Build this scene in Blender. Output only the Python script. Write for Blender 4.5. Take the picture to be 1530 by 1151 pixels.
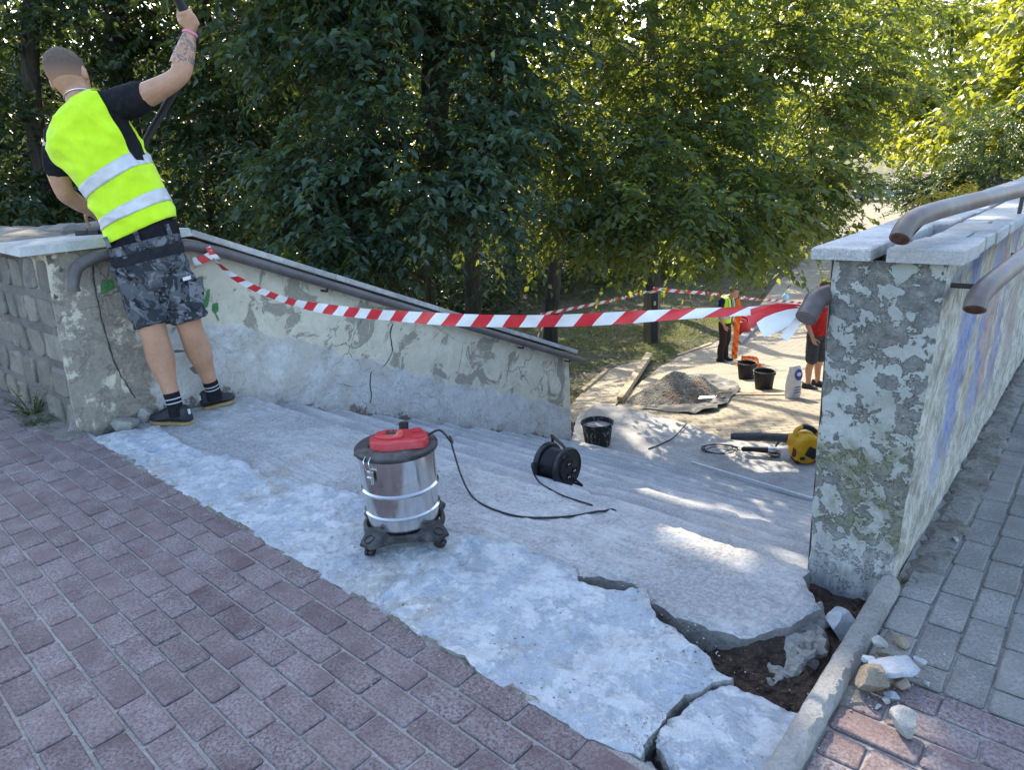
import bpy, bmesh, math, random
import numpy as np
from mathutils import Vector, Matrix, noise, geometry
from mathutils.bvhtree import BVHTree

for _o in list(bpy.data.objects): bpy.data.objects.remove(_o, do_unlink=True)
SC = bpy.context.scene
COL = SC.collection
R = math.radians
random.seed(7)

# ------------------------------------------------------------------ camera
FPX, PITCH, ROLL, YAW = 1040.0, R(17.0), R(3.4), R(42.0)      # photo is 1530 x 1151
CAM = Vector((0, 0, 1.2))
_fw = Vector((-math.sin(YAW)*math.cos(PITCH), math.cos(YAW)*math.cos(PITCH), -math.sin(PITCH)))
_rt = Vector((math.cos(YAW), math.sin(YAW), 0))
_up = _rt.cross(_fw)
_Rr = _rt*math.cos(ROLL) - _up*math.sin(ROLL)
_Uu = _up*math.cos(ROLL) + _rt*math.sin(ROLL)
cd = bpy.data.cameras.new('camera')
cd.sensor_width = 36; cd.lens = 36*FPX/1530; cd.clip_start = 0.05; cd.clip_end = 1500
cam = bpy.data.objects.new('camera', cd); COL.objects.link(cam)
_m = Matrix((_Rr, _Uu, -_fw)).transposed().to_4x4(); _m.translation = CAM
cam.matrix_world = _m
SC.camera = cam

# ------------------------------------------------------------------ sky, sun, exposure
SUN_AZ, SUN_EL = R(-50.0), R(36.0)           # azimuth from +Y towards +X
SUNV = Vector((math.sin(SUN_AZ)*math.cos(SUN_EL), math.cos(SUN_AZ)*math.cos(SUN_EL), math.sin(SUN_EL)))
wd = bpy.data.worlds.new('World'); SC.world = wd; wd.use_nodes = True
_nt = wd.node_tree; _nt.nodes.clear()
_sky = _nt.nodes.new('ShaderNodeTexSky'); _sky.sky_type = 'NISHITA'; _sky.sun_disc = False
_sky.sun_elevation = SUN_EL; _sky.sun_rotation = SUN_AZ % (2*math.pi)
_sky.air_density = 1.0; _sky.dust_density = 1.6; _sky.ozone_density = 1.0
_bg = _nt.nodes.new('ShaderNodeBackground'); _bg.inputs['Strength'].default_value = 0.15
_wo = _nt.nodes.new('ShaderNodeOutputWorld')
_nt.links.new(_sky.outputs[0], _bg.inputs[0]); _nt.links.new(_bg.outputs[0], _wo.inputs[0])
sl = bpy.data.lights.new('sun', 'SUN'); sl.energy = 2.8; sl.angle = R(0.55); sl.color = (1.0, 0.88, 0.70)
sun = bpy.data.objects.new('sun', sl); COL.objects.link(sun); sun.location = (-20, 18, 25)
sun.rotation_euler = (-SUNV).to_track_quat('-Z', 'Y').to_euler()
SC.view_settings.view_transform = 'Standard'; SC.view_settings.look = 'None'
SC.view_settings.exposure = 2.05; SC.view_settings.gamma = 1.0
SC.cycles.use_denoising = True
SC.cycles.max_bounces = 5; SC.cycles.diffuse_bounces = 2; SC.cycles.transmission_bounces = 4
SC.cycles.transparent_max_bounces = 6; SC.cycles.sample_clamp_indirect = 6.0

# ------------------------------------------------------------------ places in the photograph -> points of the place
def ray(u, v): return _fw + _Rr*((u-765)/FPX) - _Uu*((v-575.5)/FPX)
def Z(u, v, z=0.0):
    d = ray(u, v); return CAM + d*((z-CAM.z)/d.z)
def X(u, v, x):
    d = ray(u, v); return CAM + d*(x/d.x)
def Y(u, v, y):
    d = ray(u, v); return CAM + d*(y/d.y)
HF = Vector((-math.sin(YAW), math.cos(YAW), 0))
HR = _rt.copy()
def D(u, v, s):
    d = ray(u, v); return CAM + d*(s/d.dot(HF))
def proj(p):
    d = Vector(p)-CAM; w = d.dot(_fw)
    if w < .05: return None
    return (765+FPX*d.dot(_Rr)/w, 575.5-FPX*d.dot(_Uu)/w, w)

KN = [(-60,-2.1),(6.5,-1.86),(8,-1.98),(15.8,-3.32),(24,-3.7),(45,-3.5),(90,-2.2),(400,-1.5)]
def zt_s(s):
    for (a, za), (b, zb) in zip(KN, KN[1:]):
        if s <= b:
            t = (s-a)/(b-a); return za+(zb-za)*max(0, t)
    return KN[-1][1]
def zt(x, y): return zt_s(x*HF.x+y*HF.y)
def T(u, v, up=0.0):
    """where the line of sight meets the lower ground"""
    d = ray(u, v); k = 5.0
    for _ in range(400):
        p = CAM+d*k; h = p.z-zt(p.x, p.y)-up
        if h < .003: break
        k += max(.004, h*.8)
    return CAM+d*k

# ------------------------------------------------------------------ materials
class N:
    def __init__(s, name):
        s.m = bpy.data.materials.new(name); s.m.use_nodes = True
        s.t = s.m.node_tree; s.t.nodes.clear()
        s.out = s.t.nodes.new('ShaderNodeOutputMaterial')
    def n(s, typ, **kw):
        nd = s.t.nodes.new(typ)
        for k, v in kw.items(): setattr(nd, k, v)
        return nd
    def put(s, sock, v):
        if isinstance(v, bpy.types.NodeSocket): s.t.links.new(v, sock)
        elif v is not None:
            if isinstance(v, (tuple, list)) and len(v) == 3 and sock.type == 'RGBA': v = (*v, 1)
            sock.default_value = v
    def co(s, scale=None, loc=None, kind='Object', rot=None):
        o = s.n('ShaderNodeTexCoord').outputs[kind]
        if scale is None and loc is None and rot is None: return o
        mp = s.n('ShaderNodeMapping'); s.put(mp.inputs[0], o)
        if scale is not None: mp.inputs['Scale'].default_value = scale if isinstance(scale, (tuple, list)) else (scale,)*3
        if loc is not None: mp.inputs['Location'].default_value = loc
        if rot is not None: mp.inputs['Rotation'].default_value = rot
        return mp.outputs[0]
    def noise(s, scale, detail=4, rough=.55, co=None, dist=0, col=False):
        x = s.n('ShaderNodeTexNoise'); s.put(x.inputs['Vector'], co if co is not None else s.co())
        x.inputs['Scale'].default_value = scale; x.inputs['Detail'].default_value = detail
        x.inputs['Roughness'].default_value = rough; x.inputs['Distortion'].default_value = dist
        return x.outputs['Color' if col else 'Fac']
    def vor(s, scale, feature='F1', co=None, out='Distance', rnd=1.0):
        x = s.n('ShaderNodeTexVoronoi', feature=feature); s.put(x.inputs['Vector'], co if co is not None else s.co())
        x.inputs['Scale'].default_value = scale; x.inputs['Randomness'].default_value = rnd
        return x.outputs[out]
    def ramp(s, f, stops, interp='LINEAR'):
        x = s.n('ShaderNodeValToRGB'); s.put(x.inputs[0], f); e = x.color_ramp.elements; x.color_ramp.interpolation = interp
        while len(e) < len(stops): e.new(.5)
        for i, (p, c) in enumerate(stops):
            e[i].position = p
            if not isinstance(c, (tuple, list)): c = (c, c, c)
            e[i].color = (*c, 1)
        return x.outputs[0]
    def mix(s, f, a, b, mode='MIX'):
        x = s.n('ShaderNodeMix', data_type='RGBA', blend_type=mode); x.clamp_factor = True
        s.put(x.inputs[0], f); s.put(x.inputs[6], a); s.put(x.inputs[7], b); return x.outputs[2]
    def math(s, op, a, b=None, c=None):
        x = s.n('ShaderNodeMath', operation=op); s.put(x.inputs[0], a)
        if b is not None: s.put(x.inputs[1], b)
        if c is not None: s.put(x.inputs[2], c)
        return x.outputs[0]
    def xyz(s, co=None):
        x = s.n('ShaderNodeSeparateXYZ'); s.put(x.inputs[0], co if co is not None else s.co()); return x.outputs
    def rnd(s): return s.n('ShaderNodeObjectInfo').outputs['Random']
    def bump(s, h, strength=.4, dist=.01, normal=None):
        x = s.n('ShaderNodeBump'); x.inputs['Strength'].default_value = strength; x.inputs['Distance'].default_value = dist
        s.put(x.inputs['Height'], h); s.put(x.inputs['Normal'], normal); return x.outputs[0]
    def bsdf(s, col, rough=.85, normal=None, metal=0, spec=.3, **kw):
        x = s.n('ShaderNodeBsdfPrincipled'); s.put(x.inputs['Base Color'], col); s.put(x.inputs['Roughness'], rough)
        s.put(x.inputs['Normal'], normal); x.inputs['Metallic'].default_value = metal; x.inputs['Specular IOR Level'].default_value = spec
        for k, v in kw.items(): s.put(x.inputs[k.replace('_', ' ')], v)
        s.t.links.new(x.outputs[0], s.out.inputs['Surface']); return x
def hx(h): 
    f = lambda c: c/12.92 if c <= .04045 else ((c+.055)/1.055)**2.4
    return tuple(f(int(h[i:i+2], 16)/255) for i in (0, 2, 4))
MAT = {}
def plain(name, col, rough=.6, metal=0, spec=.35, var=.15, nscale=30, bump=.1):
    """a plain coloured stuff with a little unevenness"""
    n = N(name); f = n.noise(nscale, 4)
    c2 = tuple(min(1, c*(1+var)) for c in col); c1 = tuple(c*(1-var) for c in col)
    c = n.ramp(f, [(.3, c1), (.7, c2)])
    n.bsdf(c, rough, n.bump(f, bump, .003) if bump else None, metal, spec)
    MAT[name] = n.m; return n.m

# ------------------------------------------------------------------ mesh building
def link(name, me, mat=None, parent=None, smooth=False):
    o = bpy.data.objects.new(name, me); COL.objects.link(o)
    if mat is not None:
        for mm in (mat if isinstance(mat, list) else [mat]): me.materials.append(MAT[mm] if isinstance(mm, str) else mm)
    if smooth: me.polygons.foreach_set('use_smooth', [True]*len(me.polygons))
    if parent is not None:
        o.parent = parent
        o.matrix_parent_inverse = BASE.get(parent, Matrix()).inverted()
    return o
BASE = {}
def tag(o, label=None, cat=None, group=None, kind=None):
    if label: o['label'] = label
    if cat: o['category'] = cat
    if group: o['group'] = group
    if kind: o['kind'] = kind
    return o
def thing(name, loc, label, cat, group=None):
    o = bpy.data.objects.new(name, None); COL.objects.link(o); o.location = loc; o.empty_display_size = .1
    BASE[o] = Matrix.Translation(loc)
    return tag(o, label, cat, group)

class MB:
    def __init__(s, m=None): s.v = []; s.f = []; s.mi = []; s.m = m; s.cur = 0
    def add(s, vs, fs):
        k = len(s.v)
        for p in vs:
            p = Vector(p); s.v.append(s.m @ p if s.m is not None else p)
        for f in fs: s.f.append([i+k for i in f]); s.mi.append(s.cur)
    def box(s, c, d, rot=None, bev=0):
        hx_, hy, hz = d[0]/2, d[1]/2, d[2]/2
        if bev <= 0:
            vs = [Vector((x*hx_, y*hy, z*hz)) for x in (-1, 1) for y in (-1, 1) for z in (-1, 1)]
            fs = [(0,1,3,2),(4,6,7,5),(0,4,5,1),(2,3,7,6),(0,2,6,4),(1,5,7,3)]
        else:
            b = min(bev, hx_*.9, hy*.9, hz*.9)
            bm = bmesh.new(); bmesh.ops.create_cube(bm, size=1)
            for v in bm.verts: v.co = Vector((v.co.x*d[0], v.co.y*d[1], v.co.z*d[2]))
            bmesh.ops.bevel(bm, geom=bm.edges[:], offset=b, segments=2, profile=.6, affect='EDGES')
            bm.verts.index_update()
            vs = [v.co.copy() for v in bm.verts]; fs = [[v.index for v in f.verts] for f in bm.faces]; bm.free()
        if rot is not None: vs = [rot @ v for v in vs]
        c = Vector(c); s.add([v+c for v in vs], fs)
    def tube(s, path, rad, n=8, caps=True, squash=None, up=None):
        P = [Vector(p) for p in path]; k = len(P)
        rr = rad if isinstance(rad, (list, tuple)) else [rad]*k
        ref = Vector(up) if up is not None else Vector((.13, .31, .94)); vs = []; fs = []
        for i in range(k):
            t = (P[min(i+1, k-1)]-P[max(i-1, 0)])
            t = t.normalized() if t.length > 1e-9 else Vector((0, 0, 1))
            a = ref-t*ref.dot(t)
            if a.length < 1e-4: a = t.orthogonal()
            a.normalize(); ref = a; b = t.cross(a)
            q = squash[i] if squash else 1
            for j in range(n):
                w = 2*math.pi*j/n; vs.append(P[i]+a*(rr[i]*math.cos(w))+b*(rr[i]*q*math.sin(w)))
        for i in range(k-1):
            for j in range(n): fs.append((i*n+j, i*n+(j+1) % n, (i+1)*n+(j+1) % n, (i+1)*n+j))
        if caps: fs.append(tuple(range(n))[::-1]); fs.append(tuple((k-1)*n+j for j in range(n)))
        s.add(vs, fs)
    def lathe(s, prof, n=24, m=None, cap=True):
        vs = []; fs = []; k = len(prof)
        for r, z in prof:
            for j in range(n):
                w = 2*math.pi*j/n; p = Vector((r*math.cos(w), r*math.sin(w), z)); vs.append(m @ p if m is not None else p)
        for i in range(k-1):
            for j in range(n): fs.append((i*n+j, i*n+(j+1) % n, (i+1)*n+(j+1) % n, (i+1)*n+j))
        if cap:
            if prof[0][0] > 1e-5: fs.append(tuple(range(n))[::-1])
            if prof[-1][0] > 1e-5: fs.append(tuple((k-1)*n+j for j in range(n)))
        s.add(vs, fs)
    def loft(s, rings, caps=True):
        n = len(rings[0]); vs = [p for r_ in rings for p in r_]; fs = []
        for i in range(len(rings)-1):
            for j in range(n): fs.append((i*n+j, i*n+(j+1) % n, (i+1)*n+(j+1) % n, (i+1)*n+j))
        if caps: fs.append(tuple(range(n))[::-1]); k = (len(rings)-1)*n; fs.append(tuple(k+j for j in range(n)))
        s.add(vs, fs)
    def prism(s, outline, z0, z1):
        n = len(outline); vs = [(x, y, z0) for x, y in outline]+[(x, y, z1) for x, y in outline]
        s.add(vs, [tuple(range(n))[::-1], tuple(range(n, 2*n))]+[(i, (i+1) % n, n+(i+1) % n, n+i) for i in range(n)])
    def ball(s, c, r, nu=12, nv=8, m=None):
        r = r if isinstance(r, (tuple, list, Vector)) else (r, r, r); c = Vector(c); vs = []; fs = []
        for i in range(nv+1):
            th = math.pi*i/nv
            for j in range(nu):
                w = 2*math.pi*j/nu; p = Vector((r[0]*math.sin(th)*math.cos(w), r[1]*math.sin(th)*math.sin(w), r[2]*math.cos(th)))
                vs.append(c+(m @ p if m is not None else p))
        for i in range(nv):
            for j in range(nu): fs.append((i*nu+j, (i+1)*nu+j, (i+1)*nu+(j+1) % nu, i*nu+(j+1) % nu))
        s.add(vs, fs)
    def mesh(s, name):
        me = bpy.data.meshes.new(name); me.from_pydata([tuple(v) for v in s.v], [], s.f); me.update(); return me
    def build(s, name, mat, parent=None, smooth=False, fix=True, sharp=42):
        me = s.mesh(name)
        if fix:
            bm = bmesh.new(); bm.from_mesh(me); bmesh.ops.recalc_face_normals(bm, faces=bm.faces[:]); bm.to_mesh(me); bm.free()
        o = link(name, me, mat, parent, smooth)
        if isinstance(mat, list): me.polygons.foreach_set('material_index', s.mi)
        if smooth:
            try: me.set_sharp_from_angle(angle=R(sharp))
            except Exception: pass
        return o

def spline(pts, n=8):
    """Catmull-Rom through pts"""
    P = [Vector(p) for p in pts]; P = [P[0]*2-P[1]]+P+[P[-1]*2-P[-2]]; out = []
    for i in range(1, len(P)-2):
        a, b, c, d = P[i-1:i+3]
        for j in range(n):
            t = j/n; out.append(.5*((2*b)+(c-a)*t+(2*a-5*b+4*c-d)*t*t+(3*b-a-3*c+d)*t*t*t))
    out.append(P[-2]); return out

def nz(x, y, z=0.0, s=1.0): return noise.noise(Vector((x*s, y*s, z*s)))
def fb(x, y, z=0.0, s=1.0, o=4): return noise.fractal(Vector((x*s, y*s, z*s)), 1.0, 2.0, o)

def ragged(outline, step=.03, amp=.012, sc=9, seed=0):
    """subdivide a closed outline and roughen it"""
    out = []; n = len(outline)
    for i in range(n):
        a = Vector(outline[i][:2]); b = Vector(outline[(i+1) % n][:2]); k = max(1, int((b-a).length/step))
        for j in range(k):
            p = a.lerp(b, j/k); q = Vector((nz(p.x, p.y, seed+3.3, sc)+.5*nz(p.x, p.y, seed+1.1, sc*3), nz(p.x, p.y, seed+8.8, sc)+.5*nz(p.x, p.y, seed+5, sc*3)))
            out.append(p+q*amp)
    return out
def sheet(name, outline, zf, spacing, thick, mat, parent=None, rnd=.006, smooth=True, side=None):
    """a slab with an exact ragged outline, an uneven top and sides"""
    ol = [Vector(p[:2]) for p in outline]; n = len(ol)
    xs = [p.x for p in ol]; ys = [p.y for p in ol]
    A = np.array([(p.x, p.y) for p in ol]); B = np.roll(A, -1, 0)
    gx, gy = np.meshgrid(np.arange(min(xs), max(xs), spacing), np.arange(min(ys), max(ys), spacing))
    rs = np.random.RandomState(3); g = np.stack([gx.ravel(), gy.ravel()], 1); g += rs.uniform(-.3, .3, g.shape)*spacing
    ins = np.zeros(len(g), bool); dm = np.full(len(g), 1e9)
    for a, b in zip(A, B):
        c = ((a[1] > g[:, 1]) != (b[1] > g[:, 1]))
        with np.errstate(divide='ignore', invalid='ignore'):
            xi = (b[0]-a[0])*(g[:, 1]-a[1])/(b[1]-a[1])+a[0]
        ins ^= c & (g[:, 0] < xi)
        ab = b-a; t = np.clip(((g-a)@ab)/max(1e-12, ab@ab), 0, 1); dm = np.minimum(dm, np.hypot(*(g-a-t[:, None]*ab).T))
    g = g[ins & (dm > spacing*.45)]
    pts = ol+[Vector(p) for p in g]
    V, E_, F, *_ = geometry.delaunay_2d_cdt(pts, [], [list(range(n))], 1, 1e-5)
    mb = MB(); top = [(p.x, p.y, zf(p.x, p.y)) for p in V]
    cnt = {}
    for f in F:
        for i in range(len(f)):
            e = (f[i], f[(i+1) % len(f)]); k = (min(e), max(e)); cnt.setdefault(k, []).append(e)
    bord = [v[0] for v in cnt.values() if len(v) == 1]; bs = {i for e in bord for i in e}
    top = [(x, y, z-(rnd if i in bs else 0)) for i, (x, y, z) in enumerate(top)]
    k = len(top); srt = sorted(bs); m_ = len(srt); idx = {i: j for j, i in enumerate(srt)}; vs = list(top); nl = 4 if side else 1; fs = [tuple(f) for f in F]; sf = []
    for q in range(1, nl+1):                      # broken sides, in a few uneven courses
        f_ = q/nl
        for i in srt:
            x, y = V[i].x, V[i].y; z = zf(x, y); a_ = .016*math.sin(f_*3.14*.8) if side else 0
            vs.append((x+a_*fb(x, y, z+f_*.5, 16), y+a_*fb(x, y, z+f_*.5+7, 16), z-rnd-(thick-rnd)*f_*(1+(.12*nz(x, y, q, 14) if q < nl else 0))))
        for a, b in bord:
            u_ = (a if q == 1 else k+(q-2)*m_+idx[a]); w_ = (b if q == 1 else k+(q-2)*m_+idx[b]); sf.append((u_, k+(q-1)*m_+idx[a], k+(q-1)*m_+idx[b], w_))
    mb.add(vs, fs); mb.f += [list(f) for f in sf]; mb.mi += [1]*len(sf)
    return mb.build(name, [mat, side] if side else mat, parent, smooth, True, 24)

def np_mesh(name, V, F, mat, parent=None, attr=None):
    """fast mesh of triangles from arrays"""
    me = bpy.data.meshes.new(name); nv, nf = len(V), len(F)
    me.vertices.add(nv); me.vertices.foreach_set('co', np.ascontiguousarray(V, np.float32).ravel())
    me.loops.add(nf*3); me.loops.foreach_set('vertex_index', np.ascontiguousarray(F, np.int32).ravel())
    me.polygons.add(nf); me.polygons.foreach_set('loop_start', np.arange(0, nf*3, 3, dtype=np.int32))
    me.polygons.foreach_set('loop_total', np.full(nf, 3, np.int32))
    if attr is not None:
        a = me.attributes.new('tint', 'FLOAT', 'POINT'); a.data.foreach_set('value', np.ascontiguousarray(attr, np.float32))
    me.update(calc_edges=True)
    return link(name, me, mat, parent)
# ------------------------------------------------------------------ surface materials
def m_paver(name, dark, mid, pale, warm):
    n = N(name); co = n.n('ShaderNodeNewGeometry').outputs['Position']; r = n.rnd()
    a = n.noise(9, 5, .6, co); b = n.noise(120, 3, .7, co); c = n.vor(170, co=co)
    base = n.mix(n.ramp(r, [(0, 0), (1, 1)]), dark, mid)
    worn = n.math('ADD', n.math('MULTIPLY', n.math('FRACT', n.math('MULTIPLY', r, 7.31)), .45), n.ramp(a, [(.34, -.0), (.70, .75)]))
    worn = n.math('MULTIPLY', worn, n.ramp(b, [(.36, .05), (.60, 1)]))
    col = n.mix(worn, base, pale)
    col = n.mix(n.ramp(c, [(.0, .9), (.24, 0)]), col, tuple(min(1, q*1.25) for q in pale))
    pit = n.ramp(n.vor(95, co=co), [(.05, 1), (.13, 0)])
    pm = n.math('MULTIPLY', pit, n.ramp(n.noise(14, 3, .5, co), [(.50, 0), (.60, 1)]))
    col = n.mix(n.math('MULTIPLY', pm, .8), col, tuple(c*.25 for c in dark))
    col = n.mix(n.math('MULTIPLY', n.ramp(n.noise(3.1, 3, .5, co), [(.55, 0), (.75, 1)]), .30), col, warm)
    h = n.math('SUBTRACT', n.math('ADD', n.math('MULTIPLY', b, .5), n.math('MULTIPLY', a, .3)), pm)
    n.bsdf(col, .8, n.bump(h, .55, .004), spec=.35); MAT[name] = n.m
m_paver('paver_red', (.080, .047, .048), (.128, .083, .083), (.27, .238, .235), (.145, .115, .105))
m_paver('paver_grey', (.135, .127, .115), (.185, .175, .158), (.31, .295, .27), (.21, .175, .135))

n = N('joint_sand'); f = n.noise(160, 4, .7); g = n.noise(6, 3)
n.bsdf(n.mix(n.ramp(g, [(.35, 0), (.7, 1)]), n.ramp(f, [(.3, (.17, .155, .14)), (.7, (.35, .33, .30))]), n.ramp(f, [(.3, (.23, .215, .195)), (.7, (.46, .44, .41))])), .95, n.bump(f, .7, .006)); MAT['joint_sand'] = n.m

def m_concrete(name, pale, mid, dark, brown, bs=.6, scale=1.0, brown_amt=.5, streak=0.0, vary=0.0, nosing=False):
    n = N(name); co = n.n('ShaderNodeNewGeometry').outputs['Position']
    big = n.noise(1.7*scale, 5, .62, co, .4); m2 = n.noise(7*scale, 6, .68, co, .6); fine = n.noise(60*scale, 5, .75, co)
    grit = n.vor(150*scale, co=co); pits = n.vor(34*scale, co=co)
    col = n.mix(n.ramp(m2, [(.36, 0), (.58, 1)]), mid, pale)
    if streak:
        mp = n.n('ShaderNodeMapping'); n.put(mp.inputs[0], co); mp.inputs['Scale'].default_value = (2.2, 26, 2.2); mp.inputs['Rotation'].default_value = (0, 0, .12)
        st = n.noise(2.0, 5, .7, mp.outputs[0], .5)
        col = n.mix(n.math('MULTIPLY', n.ramp(st, [(.40, 0), (.62, 1)]), streak), col, dark)
    col = n.mix(n.math('MULTIPLY', n.ramp(big, [(.44, 0), (.58, 1)]), .70), col, dark)
    col = n.mix(n.math('MULTIPLY', n.ramp(n.noise(2.6*scale, 6, .7, co, .8), [(.54, 0), (.66, 1)]), brown_amt), col, brown)
    col = n.mix(n.math('MULTIPLY', n.ramp(fine, [(.45, 0), (.66, 1)]), .48), col, tuple(min(1, c*1.2) for c in pale))
    col = n.mix(n.math('MULTIPLY', n.ramp(fine, [(.28, 1), (.45, 0)]), .5), col, tuple(c*.6 for c in dark))
    if vary: col = n.mix(n.math('MULTIPLY', n.rnd(), vary), col, dark); col = n.mix(n.math('MULTIPLY', n.math('FRACT', n.math('MULTIPLY', n.rnd(), 5.7)), vary*.6), col, brown)
    if nosing:       # edges of the treads worn pale, their middles trodden dirty
        yy_ = n.xyz(co)[1]; t_ = n.math('FRACT', n.math('DIVIDE', n.math('ADD', n.math('SUBTRACT', yy_, 1.985), n.math('MULTIPLY', n.math('SUBTRACT', m2, .5), .05)), .345))
        col = n.mix(n.math('MULTIPLY', n.ramp(t_, [(.60, .40), (.80, .16), (.90, 0)]), n.ramp(big, [(.3, .5), (.6, 1)])), col, tuple(c*.8 for c in dark)); col = n.mix(n.math('MULTIPLY', n.ramp(t_, [(.88, 0), (.95, .35)]), n.ramp(m2, [(.4, .2), (.6, 1)])), col, tuple(min(1, c*1.15) for c in pale))
    pm = n.math('MULTIPLY', n.ramp(pits, [(.06, 1), (.17, 0)]), n.ramp(n.noise(5*scale, 3, .5, co), [(.5, 0), (.6, 1)]))
    col = n.mix(n.math('MULTIPLY', pm, .75), col, tuple(c*.35 for c in dark))
    h = n.math('ADD', n.math('MULTIPLY', m2, 1.2), n.math('MULTIPLY', fine, .55)); h = n.math('SUBTRACT', h, n.math('MULTIPLY', pm, .8))
    h = n.math('ADD', h, n.math('MULTIPLY', grit, .15))
    n.bsdf(col, .88, n.bump(h, bs, .014), spec=.25); MAT[name] = n.m
n = N('slab_concrete'); co = n.n('ShaderNodeNewGeometry').outputs['Position']
m1_ = n.noise(6.5, 9, .78, co, .15); m2_ = n.noise(19, 8, .78, co, .1); fine = n.noise(75, 5, .75, co); big = n.noise(1.6, 4, .6, co, .3)
col = n.ramp(m2_, [(.30, (.34, .37, .395)), (.48, (.50, .525, .54)), (.70, (.64, .655, .655))])
blue = n.ramp(m1_, [(.485, 0), (.53, .75), (.62, 1)]); col = n.mix(n.math('MULTIPLY', blue, .85), col, n.ramp(m2_, [(.3, (.24, .29, .345)), (.7, (.42, .475, .535))]))
brn = n.math('MULTIPLY', n.ramp(big, [(.48, 0), (.60, 1)]), n.ramp(n.noise(7, 6, .7, co, .5), [(.46, 0), (.54, 1)])); col = n.mix(n.math('MULTIPLY', brn, .7), col, n.ramp(fine, [(.3, (.27, .245, .20)), (.7, (.45, .42, .36))]))
mp = n.n('ShaderNodeMapping'); n.put(mp.inputs[0], co); mp.inputs['Scale'].default_value = (6, 30, 6); mp.inputs['Rotation'].default_value = (0, 0, .7)
scr = n.ramp(n.noise(2.2, 4, .6, mp.outputs[0], .6), [(.63, 0), (.67, 1)]); col = n.mix(n.math('MULTIPLY', scr, .5), col, (.68, .69, .69))
f2_ = n.noise(135, 4, .8, co); col = n.mix(n.math('MULTIPLY', n.ramp(fine, [(.29, 1), (.43, 0)]), .6), col, (.19, .205, .22)); col = n.mix(n.math('MULTIPLY', n.ramp(fine, [(.55, 0), (.68, 1)]), .55), col, (.70, .70, .69)); col = n.mix(n.math('MULTIPLY', n.ramp(f2_, [(.30, 1), (.42, 0)]), .40), col, (.20, .21, .22))
pm = n.math('MULTIPLY', n.ramp(n.vor(40, co=co), [(.06, 1), (.16, 0)]), n.ramp(n.noise(6, 3, .5, co), [(.5, 0), (.58, 1)])); col = n.mix(n.math('MULTIPLY', pm, .8), col, (.09, .09, .085))
h = n.math('ADD', n.math('ADD', n.math('MULTIPLY', m2_, 1.3), n.math('MULTIPLY', fine, .7)), n.math('MULTIPLY', blue, -.35)); h = n.math('SUBTRACT', h, pm)
n.bsdf(col, .85, n.bump(h, .75, .011), spec=.3); MAT['slab_concrete'] = n.m
m_concrete('step_concrete', (.49, .49, .48), (.375, .375, .365), (.23, .23, .23), (.34, .285, .22), .6, 1.2, .5, .55)
m_concrete('step_worn', (.50, .505, .50), (.39, .395, .395), (.27, .275, .285), (.38, .33, .265), .5, 1.2, .5, .5, 0, True)
m_concrete('old_concrete', (.40, .38, .34), (.30, .285, .26), (.18, .175, .165), (.26, .21, .16), .8, 1.3, .5)
m_concrete('kerb_concrete', (.33, .315, .29), (.25, .24, .22), (.17, .165, .155), (.24, .20, .16), .6, 2.0, .4)
m_concrete('coping_pale', (.60, .60, .585), (.50, .50, .49), (.27, .27, .265), (.36, .335, .29), .4, 2.6, .5, 0, .35)
m_concrete('coping_granite', (.50, .48, .45), (.38, .37, .35), (.24, .235, .225), (.36, .31, .25), .25, 3.0, .3)
m_concrete('wall_stone', (.36, .34, .30), (.25, .235, .21), (.13, .125, .115), (.29, .23, .155), 1.0, 2.4, .5, 0, .55)
m_concrete('mortar', (.20, .185, .17), (.145, .135, .125), (.085, .08, .075), (.20, .17, .14), .8, 2.0, .4)
m_concrete('rock_pale', (.55, .54, .51), (.42, .41, .39), (.28, .27, .26), (.40, .31, .20), .8, 5.0, .5)
m_concrete('rock_brown', (.42, .36, .28), (.30, .255, .20), (.16, .14, .115), (.34, .23, .13), .8, 5.0, .8)
m_concrete('rock_blue', (.50, .53, .56), (.38, .41, .44), (.25, .27, .30), (.34, .32, .28), .7, 4.0, .3)

n = N('soil'); f = n.noise(22, 6, .7); g = n.vor(70); d = n.noise(3, 4)
c = n.ramp(f, [(.28, (.022, .017, .013)), (.55, (.075, .052, .038)), (.8, (.16, .115, .08))])
c = n.mix(n.ramp(g, [(.05, .8), (.16, 0)]), c, (.28, .25, .21))
n.bsdf(c, .95, n.bump(n.math('ADD', f, n.math('MULTIPLY', g, .5)), 1.0, .03)); MAT['soil'] = n.m

# plaster of the stair wall: cream coat above, newer grey render below, brown where it has come off
n = N('plaster_cream'); co = n.n('ShaderNodeNewGeometry').outputs['Position']; x, y, z = n.xyz(co)
hgt = n.math('ADD', n.math('ADD', z, .06), n.math('MULTIPLY', n.math('MAXIMUM', n.math('SUBTRACT', y, 1.90), 0), .424))
w = n.noise(3.2, 5, .6, co); w2 = n.noise(11, 5, .65, co, .5); fine = n.noise(60, 4, .7, co)
cream = n.ramp(w2, [(.3, (.54, .485, .37)), (.7, (.68, .63, .50))])
stain = n.ramp(n.noise(4.2, 7, .72, co, .9), [(.53, 0), (.57, 1)])
cream = n.mix(n.math('MULTIPLY', stain, .8), cream, n.ramp(fine, [(.3, (.19, .165, .13)), (.7, (.32, .285, .235))]))
grey = n.ramp(w2, [(.3, (.50, .49, .465)), (.72, (.66, .65, .62))])
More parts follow.
